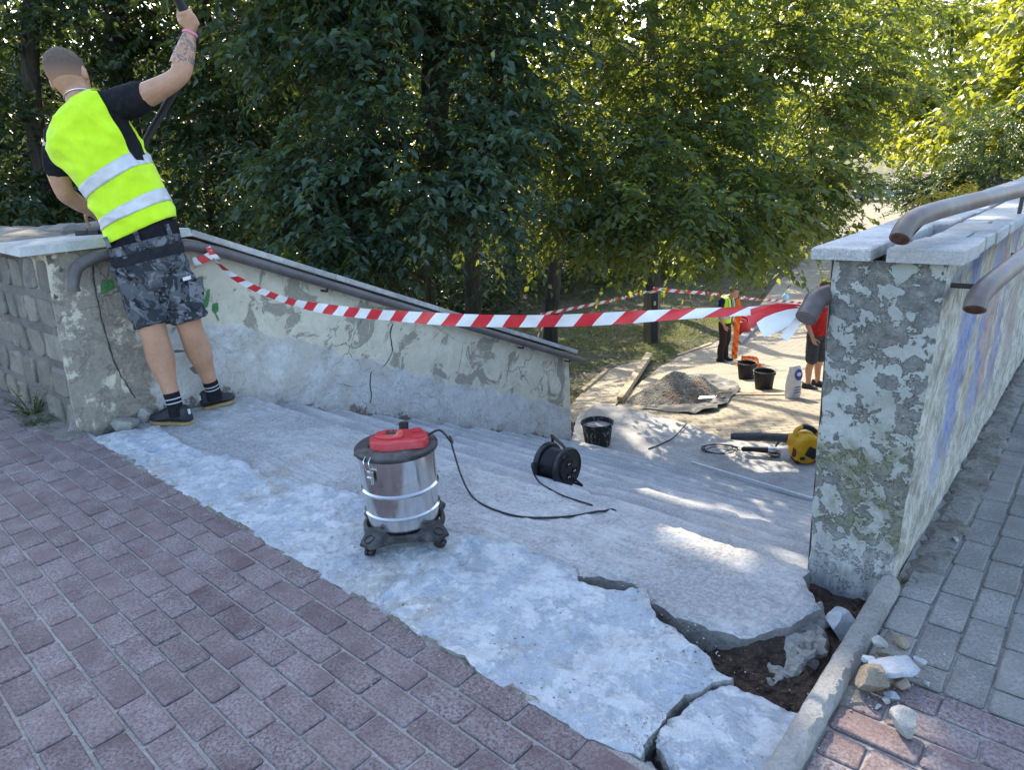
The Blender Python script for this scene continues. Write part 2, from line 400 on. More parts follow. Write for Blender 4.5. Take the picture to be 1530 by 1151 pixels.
grey = n.mix(n.math('MULTIPLY', n.ramp(n.noise(2.1, 5, .65, co), [(.5, 0), (.60, 1)]), .6), grey, (.44, .40, .33)); grey = n.mix(n.math('MULTIPLY', n.ramp(n.noise(26, 6, .75, co), [(.52, 0), (.66, 1)]), .55), grey, (.30, .285, .25)); grey = n.mix(n.math('MULTIPLY', n.ramp(fine, [(.3, 1), (.45, 0)]), .4), grey, (.25, .245, .23))
edge = n.math('ADD', hgt, n.math('MULTIPLY', n.math('SUBTRACT', w, .5), .34))
thr = n.math('SUBTRACT', .50, n.math('MULTIPLY', n.math('MAXIMUM', n.math('SUBTRACT', y, 2.0), 0), .04))
isup = n.ramp(n.math('ADD', n.math('SUBTRACT', edge, thr), .5), [(.495, 0), (.515, 1)])
nearfront = n.ramp(n.math('ADD', n.math('ADD', y, n.math('MULTIPLY', n.math('SUBTRACT', w, .5), .5)), -1.0), [(.47, 1), (.50, 0)])
isup2 = n.math('MAXIMUM', isup, nearfront)
col = n.mix(isup2, grey, cream)
old = n.ramp(n.noise(5.2, 8, .74, co, .1), [(.41, 0), (.46, 1)])
col = n.mix(n.math('MULTIPLY', n.math('MULTIPLY', nearfront, old), .85), col, n.ramp(fine, [(.3, (.17, .15, .125)), (.7, (.31, .275, .23))]))
low = n.ramp(n.math('ADD', hgt, n.math('MULTIPLY', n.math('SUBTRACT', n.noise(4.5, 6, .75, co), .5), .55)), [(-.02, 1), (.015, 0)])
col = n.mix(n.math('MULTIPLY', low, .9), col, n.ramp(fine, [(.3, (.13, .105, .085)), (.7, (.27, .225, .175))]))
cw = n.n('ShaderNodeVectorMath', operation='ADD'); n.put(cw.inputs[0], co)
sc_ = n.n('ShaderNodeVectorMath', operation='SCALE'); n.put(sc_.inputs[0], n.noise(5, 4, .6, co, 0, True)); sc_.inputs['Scale'].default_value = .22
n.put(cw.inputs[1], sc_.outputs[0])
crk = n.ramp(n.vor(2.6, 'DISTANCE_TO_EDGE', cw.outputs[0]), [(.004, 1), (.013, 0)])
crk = n.math('MULTIPLY', crk, n.ramp(n.noise(1.5, 3, .5, co), [(.5, 0), (.6, 1)])); crk = n.math('MULTIPLY', crk, n.ramp(isup2, [(0, .5), (1, 1)]))
col = n.mix(n.math('MULTIPLY', crk, .65), col, (.09, .08, .07))
h = n.math('ADD', n.math('MULTIPLY', w2, .5), n.math('MULTIPLY', fine, .25)); h = n.math('SUBTRACT', h, n.math('MULTIPLY', crk, .8))
h = n.math('SUBTRACT', h, n.math('MULTIPLY', stain, .45)); h = n.math('SUBTRACT', h, n.math('MULTIPLY', low, .8)); h = n.math('ADD', h, n.math('MULTIPLY', n.math('SUBTRACT', 1.0, isup2), .5))
n.bsdf(col, .9, n.bump(h, .6, .012), spec=.2); MAT['plaster_cream'] = n.m

# flaking white paint of the pillar
n = N('paint_flaking'); co = n.n('ShaderNodeNewGeometry').outputs['Position']; x, y, z = n.xyz(co)
p1 = n.noise(17, 8, .68, co, .3); p2 = n.noise(30, 5, .7, co); fine = n.noise(110, 4, .7, co); big = n.noise(3.4, 3, .5, co)
pk = n.math('ADD', n.math('MULTIPLY', p1, .8), n.math('MULTIPLY', p2, .22)); pk = n.math('ADD', pk, n.math('MULTIPLY', n.math('SUBTRACT', big, .5), .22)); spots_ = n.ramp(n.vor(34, co=co), [(.10, .12), (.24, 0)]); pk = n.math('ADD', pk, n.math('MULTIPLY', spots_, n.ramp(big, [(.45, 0), (.55, 1)])))
zz = n.math('MULTIPLY', n.math('MAXIMUM', n.math('SUBTRACT', z, .50), 0), .14); pk = n.math('ADD', pk, zz)
peeled = n.ramp(pk, [(.520, 0), (.530, 1)]); rim = n.ramp(pk, [(.503, 0), (.520, 1)])
white = n.ramp(n.noise(6, 5, .6, co), [(.3, (.29, .305, .285)), (.7, (.43, .445, .42))])
grey = n.ramp(n.math('ADD', n.math('MULTIPLY', p2, .6), n.math('MULTIPLY', fine, .4)), [(.33, (.085, .085, .08)), (.5, (.155, .155, .145)), (.68, (.29, .285, .265))])
white = n.mix(n.math('MULTIPLY', n.ramp(n.noise(22, 6, .75, co, .5), [(.5, 0), (.64, 1)]), .5), white, (.27, .275, .265)); col = n.mix(n.math('MULTIPLY', rim, .35), white, (.20, .20, .19)); col = n.mix(peeled, col, grey)
moss = n.math('MULTIPLY', n.ramp(n.noise(7.0, 6, .72, co, .4), [(.44, 0), (.60, 1)]), n.ramp(z, [(.05, 0), (.12, 1), (.36, 1), (.60, .15)]))
col = n.mix(n.math('MULTIPLY', moss, .85), col, n.ramp(fine, [(.3, (.07, .072, .035)), (.7, (.21, .21, .12))]))
scr = n.ramp(n.noise(40, 4, .7, n.co((1, 1, .12))), [(.4, 0), (.62, 1)]); lowm = n.ramp(n.math('ADD', z, n.math('MULTIPLY', p1, .18)), [(.10, 1), (.24, 0)])
col = n.mix(n.math('MULTIPLY', lowm, .75), col, n.ramp(scr, [(0, (.25, .26, .26)), (1, (.43, .44, .44))]))
h = n.math('SUBTRACT', n.math('ADD', n.math('MULTIPLY', p2, .4), n.math('MULTIPLY', fine, .35)), n.math('MULTIPLY', peeled, 1.1))
n.bsdf(col, .88, n.bump(h, 1.0, .008), spec=.22); MAT['paint_flaking'] = n.m

# painted side of the right wall, spray paint weathered into streaks
n = N('paint_sprayed'); co = n.n('ShaderNodeNewGeometry').outputs['Position']; x, y, z = n.xyz(co)
st = n.noise(9, 7, .72, n.co((1, 1.1, 1.0), rot=(.35, 0, 0))); fine = n.noise(70, 4, .7, co); w = n.noise(3, 4, .6, co)
st2 = n.noise(24, 6, .75, n.co((1, 1.1, .85), loc=(4, 2, 1), rot=(.35, 0, 0)))
col = n.ramp(st, [(.28, (.16, .145, .12)), (.42, (.36, .34, .29)), (.56, (.55, .53, .46)), (.75, (.27, .25, .21))])
col = n.mix(n.math('MULTIPLY', n.ramp(st2, [(.47, 0), (.60, 1)]), .6), col, (.16, .145, .12))
def band(c0, wd, tilt):
    q = n.math('SUBTRACT', n.math('ADD', y, n.math('MULTIPLY', z, tilt)), c0); q = n.math('ADD', q, n.math('MULTIPLY', n.math('SUBTRACT', w, .5), .75)); q = n.math('ADD', q, n.math('MULTIPLY', n.math('SUBTRACT', st, .5), .30))
    return n.ramp(n.math('ABSOLUTE', q), [(wd*.5, 1), (wd*1.3, 0)])
up = n.ramp(n.math('ADD', z, n.math('MULTIPLY', st, .35)), [(.30, 0), (.50, 1)])
for c0, wd, c in ((2.50, .12, (.06, .13, .42)), (2.78, .05, (.42, .31, .16)), (2.95, .10, (.08, .15, .40)), (3.10, .09, (.33, .17, .17)), (3.34, .08, (.16, .13, .32)), (3.8, .16, (.30, .22, .20))):
    mk = n.math('MULTIPLY', n.math('MULTIPLY', band(c0, wd, .10), up), n.ramp(st2, [(.36, 1), (.62, .1)])); col = n.mix(n.math('MULTIPLY', mk, .9), col, c)
n.bsdf(col, .9, n.bump(n.math('ADD', n.math('MULTIPLY', st2, 1), n.math('MULTIPLY', fine, .3)), .8, .012), spec=.2); MAT['paint_sprayed'] = n.m

# lower path of small yellow-grey pavers (too small in view to build one by one)
def m_path(name, c1, c2, mort, rot, w, hh):
    n = N(name); co = n.co(rot=(0, 0, rot)); b = n.n('ShaderNodeTexBrick'); n.put(b.inputs['Vector'], co)
    b.inputs['Scale'].default_value = 1; b.inputs['Brick Width'].default_value = w; b.inputs['Row Height'].default_value = hh
    b.inputs['Mortar Size'].default_value = .010; b.inputs['Mortar Smooth'].default_value = .3
    n.put(b.inputs['Color1'], c1); n.put(b.inputs['Color2'], c2); n.put(b.inputs['Mortar'], mort)
    f = n.noise(1.3, 5, .65); g = n.noise(45, 3, .7)
    col = n.mix(n.ramp(f, [(.42, 0), (.7, .55)]), b.outputs['Color'], (.22, .19, .15)); col = n.mix(n.ramp(g, [(.3, .35), (.6, 0)]), col, (.16, .14, .11))
    n.bsdf(col, .9, n.bump(n.math('SUBTRACT', n.math('MULTIPLY', g, .3), b.outputs['Fac']), .6, .01), spec=.2); MAT[name] = n.m
m_path('path_pavers', (.38, .335, .25), (.31, .275, .21), (.15, .13, .10), R(-44), .22, .12)

n = N('lawn'); f = n.noise(1.1, 6, .65); g = n.noise(24, 5, .7)
c = n.mix(n.ramp(f, [(.40, 0), (.60, 1)]), n.ramp(g, [(.3, (.035, .045, .016)), (.7, (.085, .105, .032))]), n.ramp(g, [(.3, (.055, .042, .028)), (.7, (.17, .135, .09))]))
n.bsdf(c, .95, n.bump(g, .9, .04)); MAT['lawn'] = n.m

# ------------------------------------------------------------------ ground
def ground():
    xs = [-400, -250, -150, -100, -70, -50]+[x*1.0 for x in range(-40, 21)]+[30, 45, 70, 110, 200, 400]
    ys = [-60, -20, -5]+[y*1.0 for y in range(0, 46)]+[55, 70, 90, 120, 180, 280, 420]
    mb = MB(); V = []
    for y in ys:
        for x in xs:
            V.append((x, y, zt(x, y)+.03*nz(x, y, 0, .7)))
    nx = len(xs); F = [(j*nx+i, j*nx+i+1, (j+1)*nx+i+1, (j+1)*nx+i) for j in range(len(ys)-1) for i in range(nx-1)]
    mb.add(V, F); o = mb.build('ground', 'lawn', None, True); return tag(o, kind='structure')
GROUND = ground()
def lowpoly(name, px, up, mat, spacing=.35, thick=.12):
    ol = []
    for u, v in px:
        p = T(u, v, up); ol.append((p.x, p.y))
    ol = ragged(ol, .25, .02, 2)
    return tag(sheet(name, ol, lambda x, y: zt(x, y)+up+.012*nz(x, y, 2, .9), spacing, thick, mat), kind='structure')
PATH = lowpoly('path', [(905,612),(930,596),(963,566),(985,548),(1012,533),(1060,517),(1100,492),(1128,462),(1158,425),(1196,392),(1236,352),(1300,318),(1420,318),(1480,420),(1420,560),(1330,690),(1215,700),(1034,655)], .07, 'path_pavers')
SIDEPATH = lowpoly('side_path', [(846,628),(850,606),(872,584),(905,556),(925,546),(966,534),(946,564),(920,604),(900,640)], .10, 'path_pavers')

# the body of the upper level, under the pavements
mb = MB(); mb.box((-3, -34, -.7), (90, 62, 1.36)); n_ = N('asphalt'); f_ = n_.noise(40, 5, .7); n_.bsdf(n_.ramp(f_, [(.3, (.04, .04, .042)), (.7, (.075, .074, .073))]), .9, n_.bump(f_, .5, .01)); MAT['asphalt'] = n_.m; tag(mb.build('road', 'asphalt'), kind='structure')
mb = MB(); mb.box((-3.2, -1.6, -1.27), (8.4-1.0, 5.3, 2.46)); mb.box((2.6, 4.0, -1.27), (5.8, 16.4, 2.46)); mb.box((-10.4, -1.6, -1.27), (7.0-.03, 5.3, 2.46))
tag(mb.build('embankment', 'mortar'), kind='structure')

# ------------------------------------------------------------------ pavements
PAVE = tag(link('red_pavement', (lambda m: (m.prism([(-9, -3), (1.6, -3), (1.6, 1.60), (-.345, 1.60), (-.345, 1.02), (-.62, 1.02), (-4.0, 1.10), (-9, 1.10)], -.06, -.0065), m.mesh('red_pavement'))[1])(MB()), 'joint_sand'), kind='structure')
GREYP = tag(link('grey_pavement', (lambda m: (m.prism([(-.37, 1.605), (1.6, 1.605), (1.6, 10.5), (-.45, 10.5), (-.37, 2.0)], -.06, -.008), m.mesh('grey_pavement'))[1])(MB()), 'joint_sand'), kind='structure')
def paver_mesh(name, L, W, seed, cx=.0045, drop=.004):
    rs = random.Random(seed); mb = MB(); h = .05
    j = lambda a: rs.uniform(-a, a)
    o = [(sx*(L/2)+j(.0018), sy*(W/2)+j(.0015)) for sx, sy in ((-1,-1),(1,-1),(1,1),(-1,1))]
    def ring(ins, z):
        out = []
        for i, (x, y) in enumerate(o):
            sx = -1 if x < 0 else 1; sy = -1 if y < 0 else 1; c = .006
            a = (x-sx*ins, y-sy*(ins+c), z); b = (x-sx*(ins+c), y-sy*ins, z)
            out += ([a, b] if i in (0, 2) else [b, a]) if False else ([a, b] if (i % 2 == 0) else [b, a])
        return out
    rings = [ring(0, -h), ring(0, -drop), ring(cx*.45, -drop*.35), ring(cx, 0)]
    # order every ring the same way round
    def srt(r_): return sorted(r_, key=lambda p: math.atan2(p[1], p[0]*W/L))
    rings = [srt(r_) for r_ in rings]
    mb.loft([[Vector(p) for p in r_] for r_ in rings], True); return mb.mesh(name)
PL, PW = .1755, .0835
PM = [paver_mesh('paver', PL-.0045, PW-.0085, i) for i in range(6)]
for me in PM: me.materials.append(MAT['paver_red'])
PG = [paver_mesh('paver', PL-.004, PW+.0015-.0055, 10+i) for i in range(6)]
for me in PG: me.materials.append(MAT['paver_grey'])
def lay(spots, meshes, parent, limit=300):
    """the largest in view are objects of their own, the rest one mesh"""
    sc = []
    for x, y, a in spots:
        q = proj((x, y, 0))
        if q is None: sc.append((9e9, x, y, a, False)); continue
        vis = -60 < q[0] < 1590 and 400 < q[1] < 1211
        sc.append((q[2] if vis else 1e6+q[2], x, y, a, vis))
    sc.sort(key=lambda t: t[0]); rest = MB()
    for i, (d, x, y, a, vis) in enumerate(sc):
        me = random.choice(meshes); z = random.uniform(-.0022, .0022); rx, ry = random.gauss(0, .006), random.gauss(0, .012)
        M = Matrix.Translation((x, y, z)) @ Matrix.Rotation(a+random.gauss(0, .008), 4, 'Z') @ Matrix.Rotation(ry, 4, 'Y') @ Matrix.Rotation(rx, 4, 'X')
        if vis and i < limit:
            o = bpy.data.objects.new('paver', me); COL.objects.link(o); o.parent = parent; o.matrix_basis = M
        elif d < 1e6+2.5:
            rest.m = M; rest.add([v.co for v in me.vertices], [tuple(p.vertices) for p in me.polygons])
    if rest.v:
        rest.m = None; tag(rest.build('far_pavers', meshes[0].materials[0], parent), kind='stuff')
ANG = -.021
def rowpt(i, k):
    """row i counted from the slab, k-th paver along it; courses bow very slightly"""
    x = -.47-(k+.5*(i % 2))*PL; y0 = 1.003-.5*PW-i*PW
    return x, y0+(x+.62)*ANG-.010*math.sin((x+.6)*.9)*min(1, i/6)
spots = []
for i in range(0, 14):
    for k in range(-5 if i > 4 else 0, 36):
        x, y = rowpt(i, k)
        if y > -.35 and x > -6.6: spots.append((x, y, ANG))
for k in range(0, 9):                                    # left end up to the stone wall
    spots.append((-4.10-(k+.5)*PL, 1.003+.5*PW+(-4.3+.62)*ANG, ANG))
lay(spots, PM, PAVE)
spots = []; half = []
PMH = paver_mesh('paver', PL*.5-.0055, PW-.0065, 31); PMH.materials.append(MAT['paver_red'])
PGH = paver_mesh('paver', PL*.5-.004, PW+.0015-.0055, 32); PGH.materials.append(MAT['paver_grey'])
for i in range(0, 8):
    for k in range(-1, 9):
        x = -.342+(k+.5+.5*(i % 2))*PL; y = 1.598-.5*PW-i*(PW+.001)
        if k >= 0: spots.append((x, y, 0))
        elif i % 2: half.append((-.342+.25*PL, y, 0))
lay(spots, PM, PAVE, 80); lay(half, [PMH], PAVE, 20)
spots = []; half = []
for c in range(0, 12):
    for k in range(0, 30):
        x = -.342+c*(PW+.002)+.5*PW; y = 1.604+(k+.5+.5*(c % 2))*(PL+.001)
        spots.append((x-.008*(y-1.6), y, math.pi/2))
    if c % 2: half.append((x, 1.604+.25*PL, math.pi/2))
lay(spots, PG, GREYP); lay(half, [PGH], GREYP, 20)

# ------------------------------------------------------------------ stairs
STAIRS = tag(bpy.data.objects.new('stairs', None), kind='structure'); COL.objects.link(STAIRS)
def pz(lst, z=0.0): return [tuple(Z(u, v, z).xy) for u, v in lst]
back_edge = [(196,642),(238,634),(262,655),(300,672),(345,680),(372,690),(392,709),(440,716),(500,731),(552,741),(600,760),(648,778),(690,792),(742,803),(780,812),(820,829),(846,838),(864,852),(868,866),(900,874),(940,880),(966,884),(970,900),(984,922),(1012,938),(1044,960),(1066,982),(1096,1002)]
crackA = [(1066,1012),(1036,1030),(1012,1050),(988,1070),(976,1090),(960,1112),(950,1134)]
front = [(-.68, 1.004), (-1.2, 1.014), (-1.7, 1.024), (-2.4, 1.036), (-3.0, 1.050), (-3.6, 1.062), (-3.98, 1.075)]
def zslab(x, y):
    wx, wy = x+.05*nz(x, y, 2, 6), y+.05*nz(x, y, 6, 6); d_, pt_ = noise.voronoi(Vector((wx*6.5, wy*8, .3))); e_ = d_[1]-d_[0]
    b = .006*fb(x, y, 0, 4, 3)+.006*fb(x, y, 4, 20, 3)+.012*(noise.cell(pt_[0]*9.7)-.5)*min(1, e_/.10)-.006*max(0, 1-e_/.07)-.016*max(0, fb(x, y, 12, 7)-.30)
    return .004+b-.02*max(0, (x+1.2))*.6+.03*max(0, min(1, (-x-3.2)))*0
slab = sheet('broken_slab', ragged(pz(back_edge)+pz(crackA)+front, .014, .017, 17), zslab, .0145, .13, 'slab_concrete', STAIRS, .004, side='old_concrete')
tag(slab, 'largest whitish piece of the broken top slab')
blkB = [(1090,1008),(1120,1018),(1156,1036),(1196,1054),(1230,1070),(1236,1086),(1222,1120),(1206,1160),(1180,1200),(1100,1215),(1040,1180),(1012,1146),(996,1122),(981,1104),(982,1087),(999,1066),(1028,1042),(1060,1021)]
tag(sheet('broken_slab', ragged(pz(blkB), .012, .012, 19, 5), lambda x, y: zslab(x, y)-.004, .014, .12, 'slab_concrete', STAIRS, .012, side='old_concrete'), 'cracked-off corner block of the slab beside the kerb')
tag(sheet('broken_slab', ragged(pz([(958,1118),(972,1112),(984,1126),(1000,1150),(1010,1180),(960,1170),(946,1140)]), .014, .008, 18, 9), lambda x, y: -.022+.02*fb(x, y, 1, 12), .016, .08, 'slab_concrete', STAIRS, .012), 'small rubble piece of slab wedged in the crack')
# the first tread behind the slab, an older block beside the pillar
YN0, TR, RI = 2.00, .345, .146
tread0 = pz([(176,640),(300,690),(420,730),(560,760),(690,805),(800,830),(866,866)], -.05)+[(-1.06,1.60),(-.98,1.60)]+pz([(968,893),(1010,917),(1060,937),(1120,948),(1180,932),(1228,908)], -.02)
tread0 = tread0+[(-.60,1.93),(-.60,YN0-.01),(-1.2,YN0),(-2.0,YN0+.012),(-3.0,YN0),(-4.06,YN0+.01)]
def ztr0(x, y):
    t = max(0, min(1, (x+1.5)/.6)); return -.045*(1-t)-.022*t+.009*fb(x, y, 2, 5)+.008*fb(x, y, 7, 22)
tag(sheet('tread', ragged(tread0, .018, .014, 13, 2), ztr0, .020, .20, 'step_concrete', STAIRS, .008, side='old_concrete'))
XL, XR = -4.10, -.60
def step(k):
    y0 = YN0+TR*(k-1)-.05; y1 = YN0+TR*k; z = -.045-RI*k; zn = z-RI-.03; n = 130; mb = MB(); rings = []
    for i in range(n+1):
        x = XL+(XR-XL)*i/n; wr = .008*fb(x, k*3.7, 0, 3)+.006*fb(x, k*1.7, 5, 16); ch = max(0, fb(x, k*9.1, 2, 4.5)-.28)*.09
        hz = lambda yy: .004*fb(x, yy, k, 3)+.002*fb(x, yy, 3, 16)
        e = y1+wr-ch; prof = [(y0, z+hz(y0))]
        for q in (.25, .5, .75): yy = y0+(e-.03-y0)*q; prof.append((yy, z+hz(yy)))
        prof += [(e-.016, z-.001+hz(e)), (e-.004-ch*.3, z-.005-ch*.25+hz(e)*.6), (e, z-.016-ch*.4), (e-.010, z-.05), (e-.016, zn)]
        rings.append([Vector((x, a, b)) for a, b in prof])
    m = len(rings[0]); V = [p for r_ in rings for p in r_]
    mb.add(V, [(i*m+j, (i+1)*m+j, (i+1)*m+j+1, i*m+j+1) for i in range(n) for j in range(m-1)])
    tag(mb.build('step', 'step_worn', STAIRS, True))
NST = 10
for k in range(1, NST+1): step(k)
YE = YN0+TR*NST; ZL = -.045-RI*(NST+1)
land = [(-.60, YE-.06), (-4.12, YE-.06)]+pz([(858,640),(862,622),(892,600),(960,614),(1015,629),(1034,634),(1080,654),(1150,662),(1215,667)], ZL)+[(-.60, 7.2)]
tag(sheet('landing', ragged(land, .06, .012, 6, 4), lambda x, y: ZL+.008*fb(x, y, 0, 2.2)+.004*fb(x, y, 5, 11), .07, .45, 'step_concrete', STAIRS, .012))
# soil in the hole beside the pillar
hole = [(-1.12, 1.45), (-.55, 1.30), (-.34, 1.36), (-.34, 2.04), (-.62, 2.06), (-1.05, 1.75)]
tag(sheet('soil', ragged(hole, .03, .01, 9), lambda x, y: -.090+.03*fb(x, y, 3, 7)+.018*fb(x, y, 1, 24)+.05*max(0, 1-abs(x+.62)/.10)*max(0, 1-abs(y-1.62)/.12), .014, .1, 'soil', None, 0), kind='structure')
tag(sheet('soil', [(-4.1, .9), (-.4, .8), (-.36, 1.5), (-4.1, 1.9)], lambda x, y: -.135+.02*fb(x, y, 3, 7), .05, .1, 'soil', None, 0), kind='structure')
# broken lumps of old bedding in the trench
def lump(name, c, r, mat, parent=None, seed=0, flat=1.0, sub=3, sharp=.35):
    bm = bmesh.new(); bmesh.ops.create_icosphere(bm, subdivisions=sub, radius=1); rs = random.Random(seed)
    pl = [(Vector((rs.gauss(0, 1), rs.gauss(0, 1), rs.gauss(0, 1)*flat)).normalized(), rs.uniform(.38, .85)) for _ in range(13)]
    for v in bm.verts:
        p = v.co.copy()
        for nn, dd in pl:
            h = p.dot(nn)
            if h > dd: p -= nn*(h-dd)
        p *= 1+.06*noise.noise(p*2.3+Vector((seed, 0, 0)))+.05*noise.noise(p*6+Vector((seed, 3, 0)))
        v.co = Vector((p.x*r[0], p.y*r[1], p.z*r[2]))
    rot = Matrix.Rotation(rs.uniform(0, 6.28), 4, 'Z'); 
    for v in bm.verts: v.co = (rot @ v.co)
    zmin = min(v.co.z for v in bm.verts)
    for v in bm.verts: v.co += Vector((c[0], c[1], c[2]-zmin))
    me = bpy.data.meshes.new(name); bm.to_mesh(me); bm.free()
    o = link(name, me, mat, parent, True)
    try: me.set_sharp_from_angle(angle=R(16))
    except Exception: pass
    return o
bed = pz([(1052,950),(1100,944),(1160,938),(1222,912),(1236,940),(1226,985),(1196,1008),(1160,1018),(1120,1006),(1086,984)], -.09)
def zbed(x, y):
    q = Z(1150, 950, -.06); t = max(0, min(1, ((x-q.x)*.30+(y-q.y)*.95+.13)/.15)); d_, pt_ = noise.voronoi(Vector((x*17, y*17, 2))); return -.112+.062*t+.012*(noise.cell(pt_[0]*5.1)-.5)-.006*max(0, 1-(d_[1]-d_[0])/.12)+.009*fb(x, y, 3, 18)+.006*fb(x, y, 3, 50)
sheet('bedding', ragged(bed, .012, .02, 16, 7), zbed, .009, .06, 'old_concrete', STAIRS, .01, side='old_concrete')
# kerb along the right side of the stairs
mb = MB(); kx0, kx1, ky0, ky1 = -.402, -.345, .55, 2.00
arc = [(kx0, ky0), (kx1, ky0), (kx1, ky1-.03)]+[((kx0+kx1)/2+(kx1-kx0)/2*math.cos(a), ky1-.03+.03*math.sin(a)) for a in (.4, .9, 1.57, 2.2, 2.7)]+[(kx0, ky1-.03)]
ol = ragged(arc, .03, .003, 20)
KERB = sheet('kerb', ol, lambda x, y: .034+.003*fb(x, y, 0, 20)-.010*((x-(kx0+kx1)/2)/.028)**4, .011, .17, 'kerb_concrete', None, .010); tag(KERB, kind='structure')
# what lies on the stairs is set down on this
_vv, _ff = [], []
for _o in STAIRS.children:
    if _o.type == 'MESH' and _o.name.split('.')[0] in ('step', 'tread', 'broken_slab', 'landing'):
        k0 = len(_vv); _vv += [v.co.copy() for v in _o.data.vertices]; _ff += [[i+k0 for i in p.vertices] for p in _o.data.polygons]
STAIR_BVH = BVHTree.FromPolygons(_vv, _ff)
def on(u, v, up=.005):
    """where the line of sight meets the stairs"""
    d = ray(u, v).normalized(); h = STAIR_BVH.ray_cast(CAM, d); return h[0]+Vector((0, 0, up)) if h[0] else Z(u, v, 0)
def top_at(x, y):
    h = STAIR_BVH.ray_cast(Vector((x, y, .5)), Vector((0, 0, -1))); return h[0].z if h[0] else 0
# drifts of dust and dirt against the right wall, the kerb and the slab edge
n = N('dirt'); co = n.n('ShaderNodeNewGeometry').outputs['Position']; f = n.noise(60, 6, .75, co); g = n.noise(9, 4, .6, co)
c = n.mix(n.ramp(g, [(.4, 0), (.6, 1)]), n.ramp(f, [(.3, (.085, .075, .062)), (.7, (.24, .215, .18))]), n.ramp(f, [(.3, (.15, .14, .12)), (.7, (.33, .31, .275))])); c = n.mix(n.ramp(n.vor(120, co=co), [(.06, .8), (.14, 0)]), c, (.48, .46, .42))
n.bsdf(c, .95, n.bump(f, 1.0, .008)); MAT['dirt'] = n.m
def drift(ol, z, seed, amp):
    tag(sheet('dirt', ragged(ol, .015, amp, 13, seed), lambda x, y: z+.006*fb(x, y, seed, 9)+.003*fb(x, y, 4, 40), .02, .02, 'dirt', None, .009), kind='structure')
drift([(-.365, 1.93), (-.30, 2.0), (-.27, 2.3), (-.25, 2.7), (-.25, 3.1), (-.28, 3.6), (-.30, 4.6), (-.33, 5.2), (-.372, 5.2), (-.375, 3.5)], .0035, 1, .035)
drift([(-.34, 1.40), (-.30, 1.45), (-.31, 1.6), (-.27, 1.72), (-.32, 1.80), (-.345, 1.78), (-.347, 1.5)], .003, 2, .03)
drift([(-4.0, 1.05), (-4.0, 1.085), (-3.3, 1.08), (-2.9, 1.055), (-2.4, 1.06), (-1.9, 1.04), (-1.5, 1.035), (-1.0, 1.03), (-.7, 1.015), (-.72, .995), (-1.4, 1.0), (-1.9, 1.008), (-2.5, 1.02), (-3.2, 1.03)], .001, 3, .018)
drift([(-4.9, 1.0), (-4.2, .93), (-3.98, 1.0), (-4.02, 1.09), (-4.4, 1.12), (-5.2, 1.10)], .004, 4, .04)
# ------------------------------------------------------------------ tubes
n = N('rail_paint'); co = n.co(); f = n.noise(30, 5, .65); g = n.noise(4, 4, .6)
c = n.ramp(f, [(.3, (.075, .062, .060)), (.7, (.125, .105, .10))]); c = n.mix(n.ramp(g, [(.45, 0), (.7, .6)]), c, (.17, .155, .15))
c = n.mix(n.ramp(n.noise(60, 4, .7), [(.62, 0), (.70, .7)]), c, (.11, .055, .03))
n.bsdf(c, n.ramp(f, [(.3, .35), (.7, .55)]), n.bump(f, .15, .002), spec=.5); MAT['rail_paint'] = n.m
n = N('rail_worn'); f = n.noise(26, 5, .65); g = n.noise(5, 4, .6)
c = n.ramp(f, [(.3, (.115, .098, .090)), (.7, (.19, .17, .158))]); c = n.mix(n.ramp(g, [(.42, 0), (.62, .75)]), c, (.115, .075, .058))
n.bsdf(c, .50, n.bump(f, .25, .002), spec=.45, metal=0); MAT['rail_worn'] = n.m
plain('rust', (.085, .045, .03), .9, 0, .2, .5, 60, .5)
plain('iron_dark', (.05, .045, .042), .6, .3, .4, .3, 60, .2)

# ------------------------------------------------------------------ stair wall on the left
WX = -4.13; UPV = Vector((0, 0, 1))
sw = thing('stair_wall', (WX-.15, 3.3, -1.5), 'cream plastered wall sloping down along the left of the stairs', 'wall')
def cop_z(y): return .985 if y < 1.86 else .985-(y-1.86)*.4225
def wall_body():
    mb = MB(); ys = [1.12+.06*i for i in range(int((5.47-1.12)/.06)+1)]+[5.47]; cols = []
    for y in ys:
        top = cop_z(y)-.045; bot = (-.15 if y < 1.6 else -.30-.42*(y-1.6)); col = []
        for j in range(25):
            z = bot+(top-bot)*j/24; hb = z+.06+.424*max(0, y-1.90)
            d = .012*fb(y, z, 0, 2.2)+.006*fb(y, z, 4, 9)
            if hb < .10: d -= .03*(1-hb/.10)*max(0, .3+fb(y, z, 7, 5))
            if y < 1.5: d += .05*max(0, 1-z/.5)*(1-(y-1.12)/.5)*.8
            col.append(Vector((WX+d, y+(.06*max(0, 1-z/.9) if y < 1.13 else 0)*-1, z)))
        cols.append(col)
    m = 25; V = [p for c in cols for p in c]; k = len(cols)
    F = [(i*m+j, (i+1)*m+j, (i+1)*m+j+1, i*m+j+1) for i in range(k-1) for j in range(m-1)]
    # back face, ends and top
    b0 = len(V); V += [Vector((WX-.30, ys[i], c[0].z)) for i, c in enumerate(cols)]+[Vector((WX-.30, ys[i], c[-1].z)) for i, c in enumerate(cols)]
    F += [(b0+i, b0+k+i, b0+k+i+1, b0+i+1) for i in range(k-1)]+[(i*m+m-1, (i+1)*m+m-1, b0+k+i+1, b0+k+i) for i in range(k-1)]
    F.append([j for j in range(m)]+[b0+k, b0]); F.append([(k-1)*m+j for j in range(m)][::-1]+[b0+k-1, b0+2*k-1])
    mb.add(V, F); return mb.build('plaster_body', 'plaster_cream', sw, True)
wall_body()
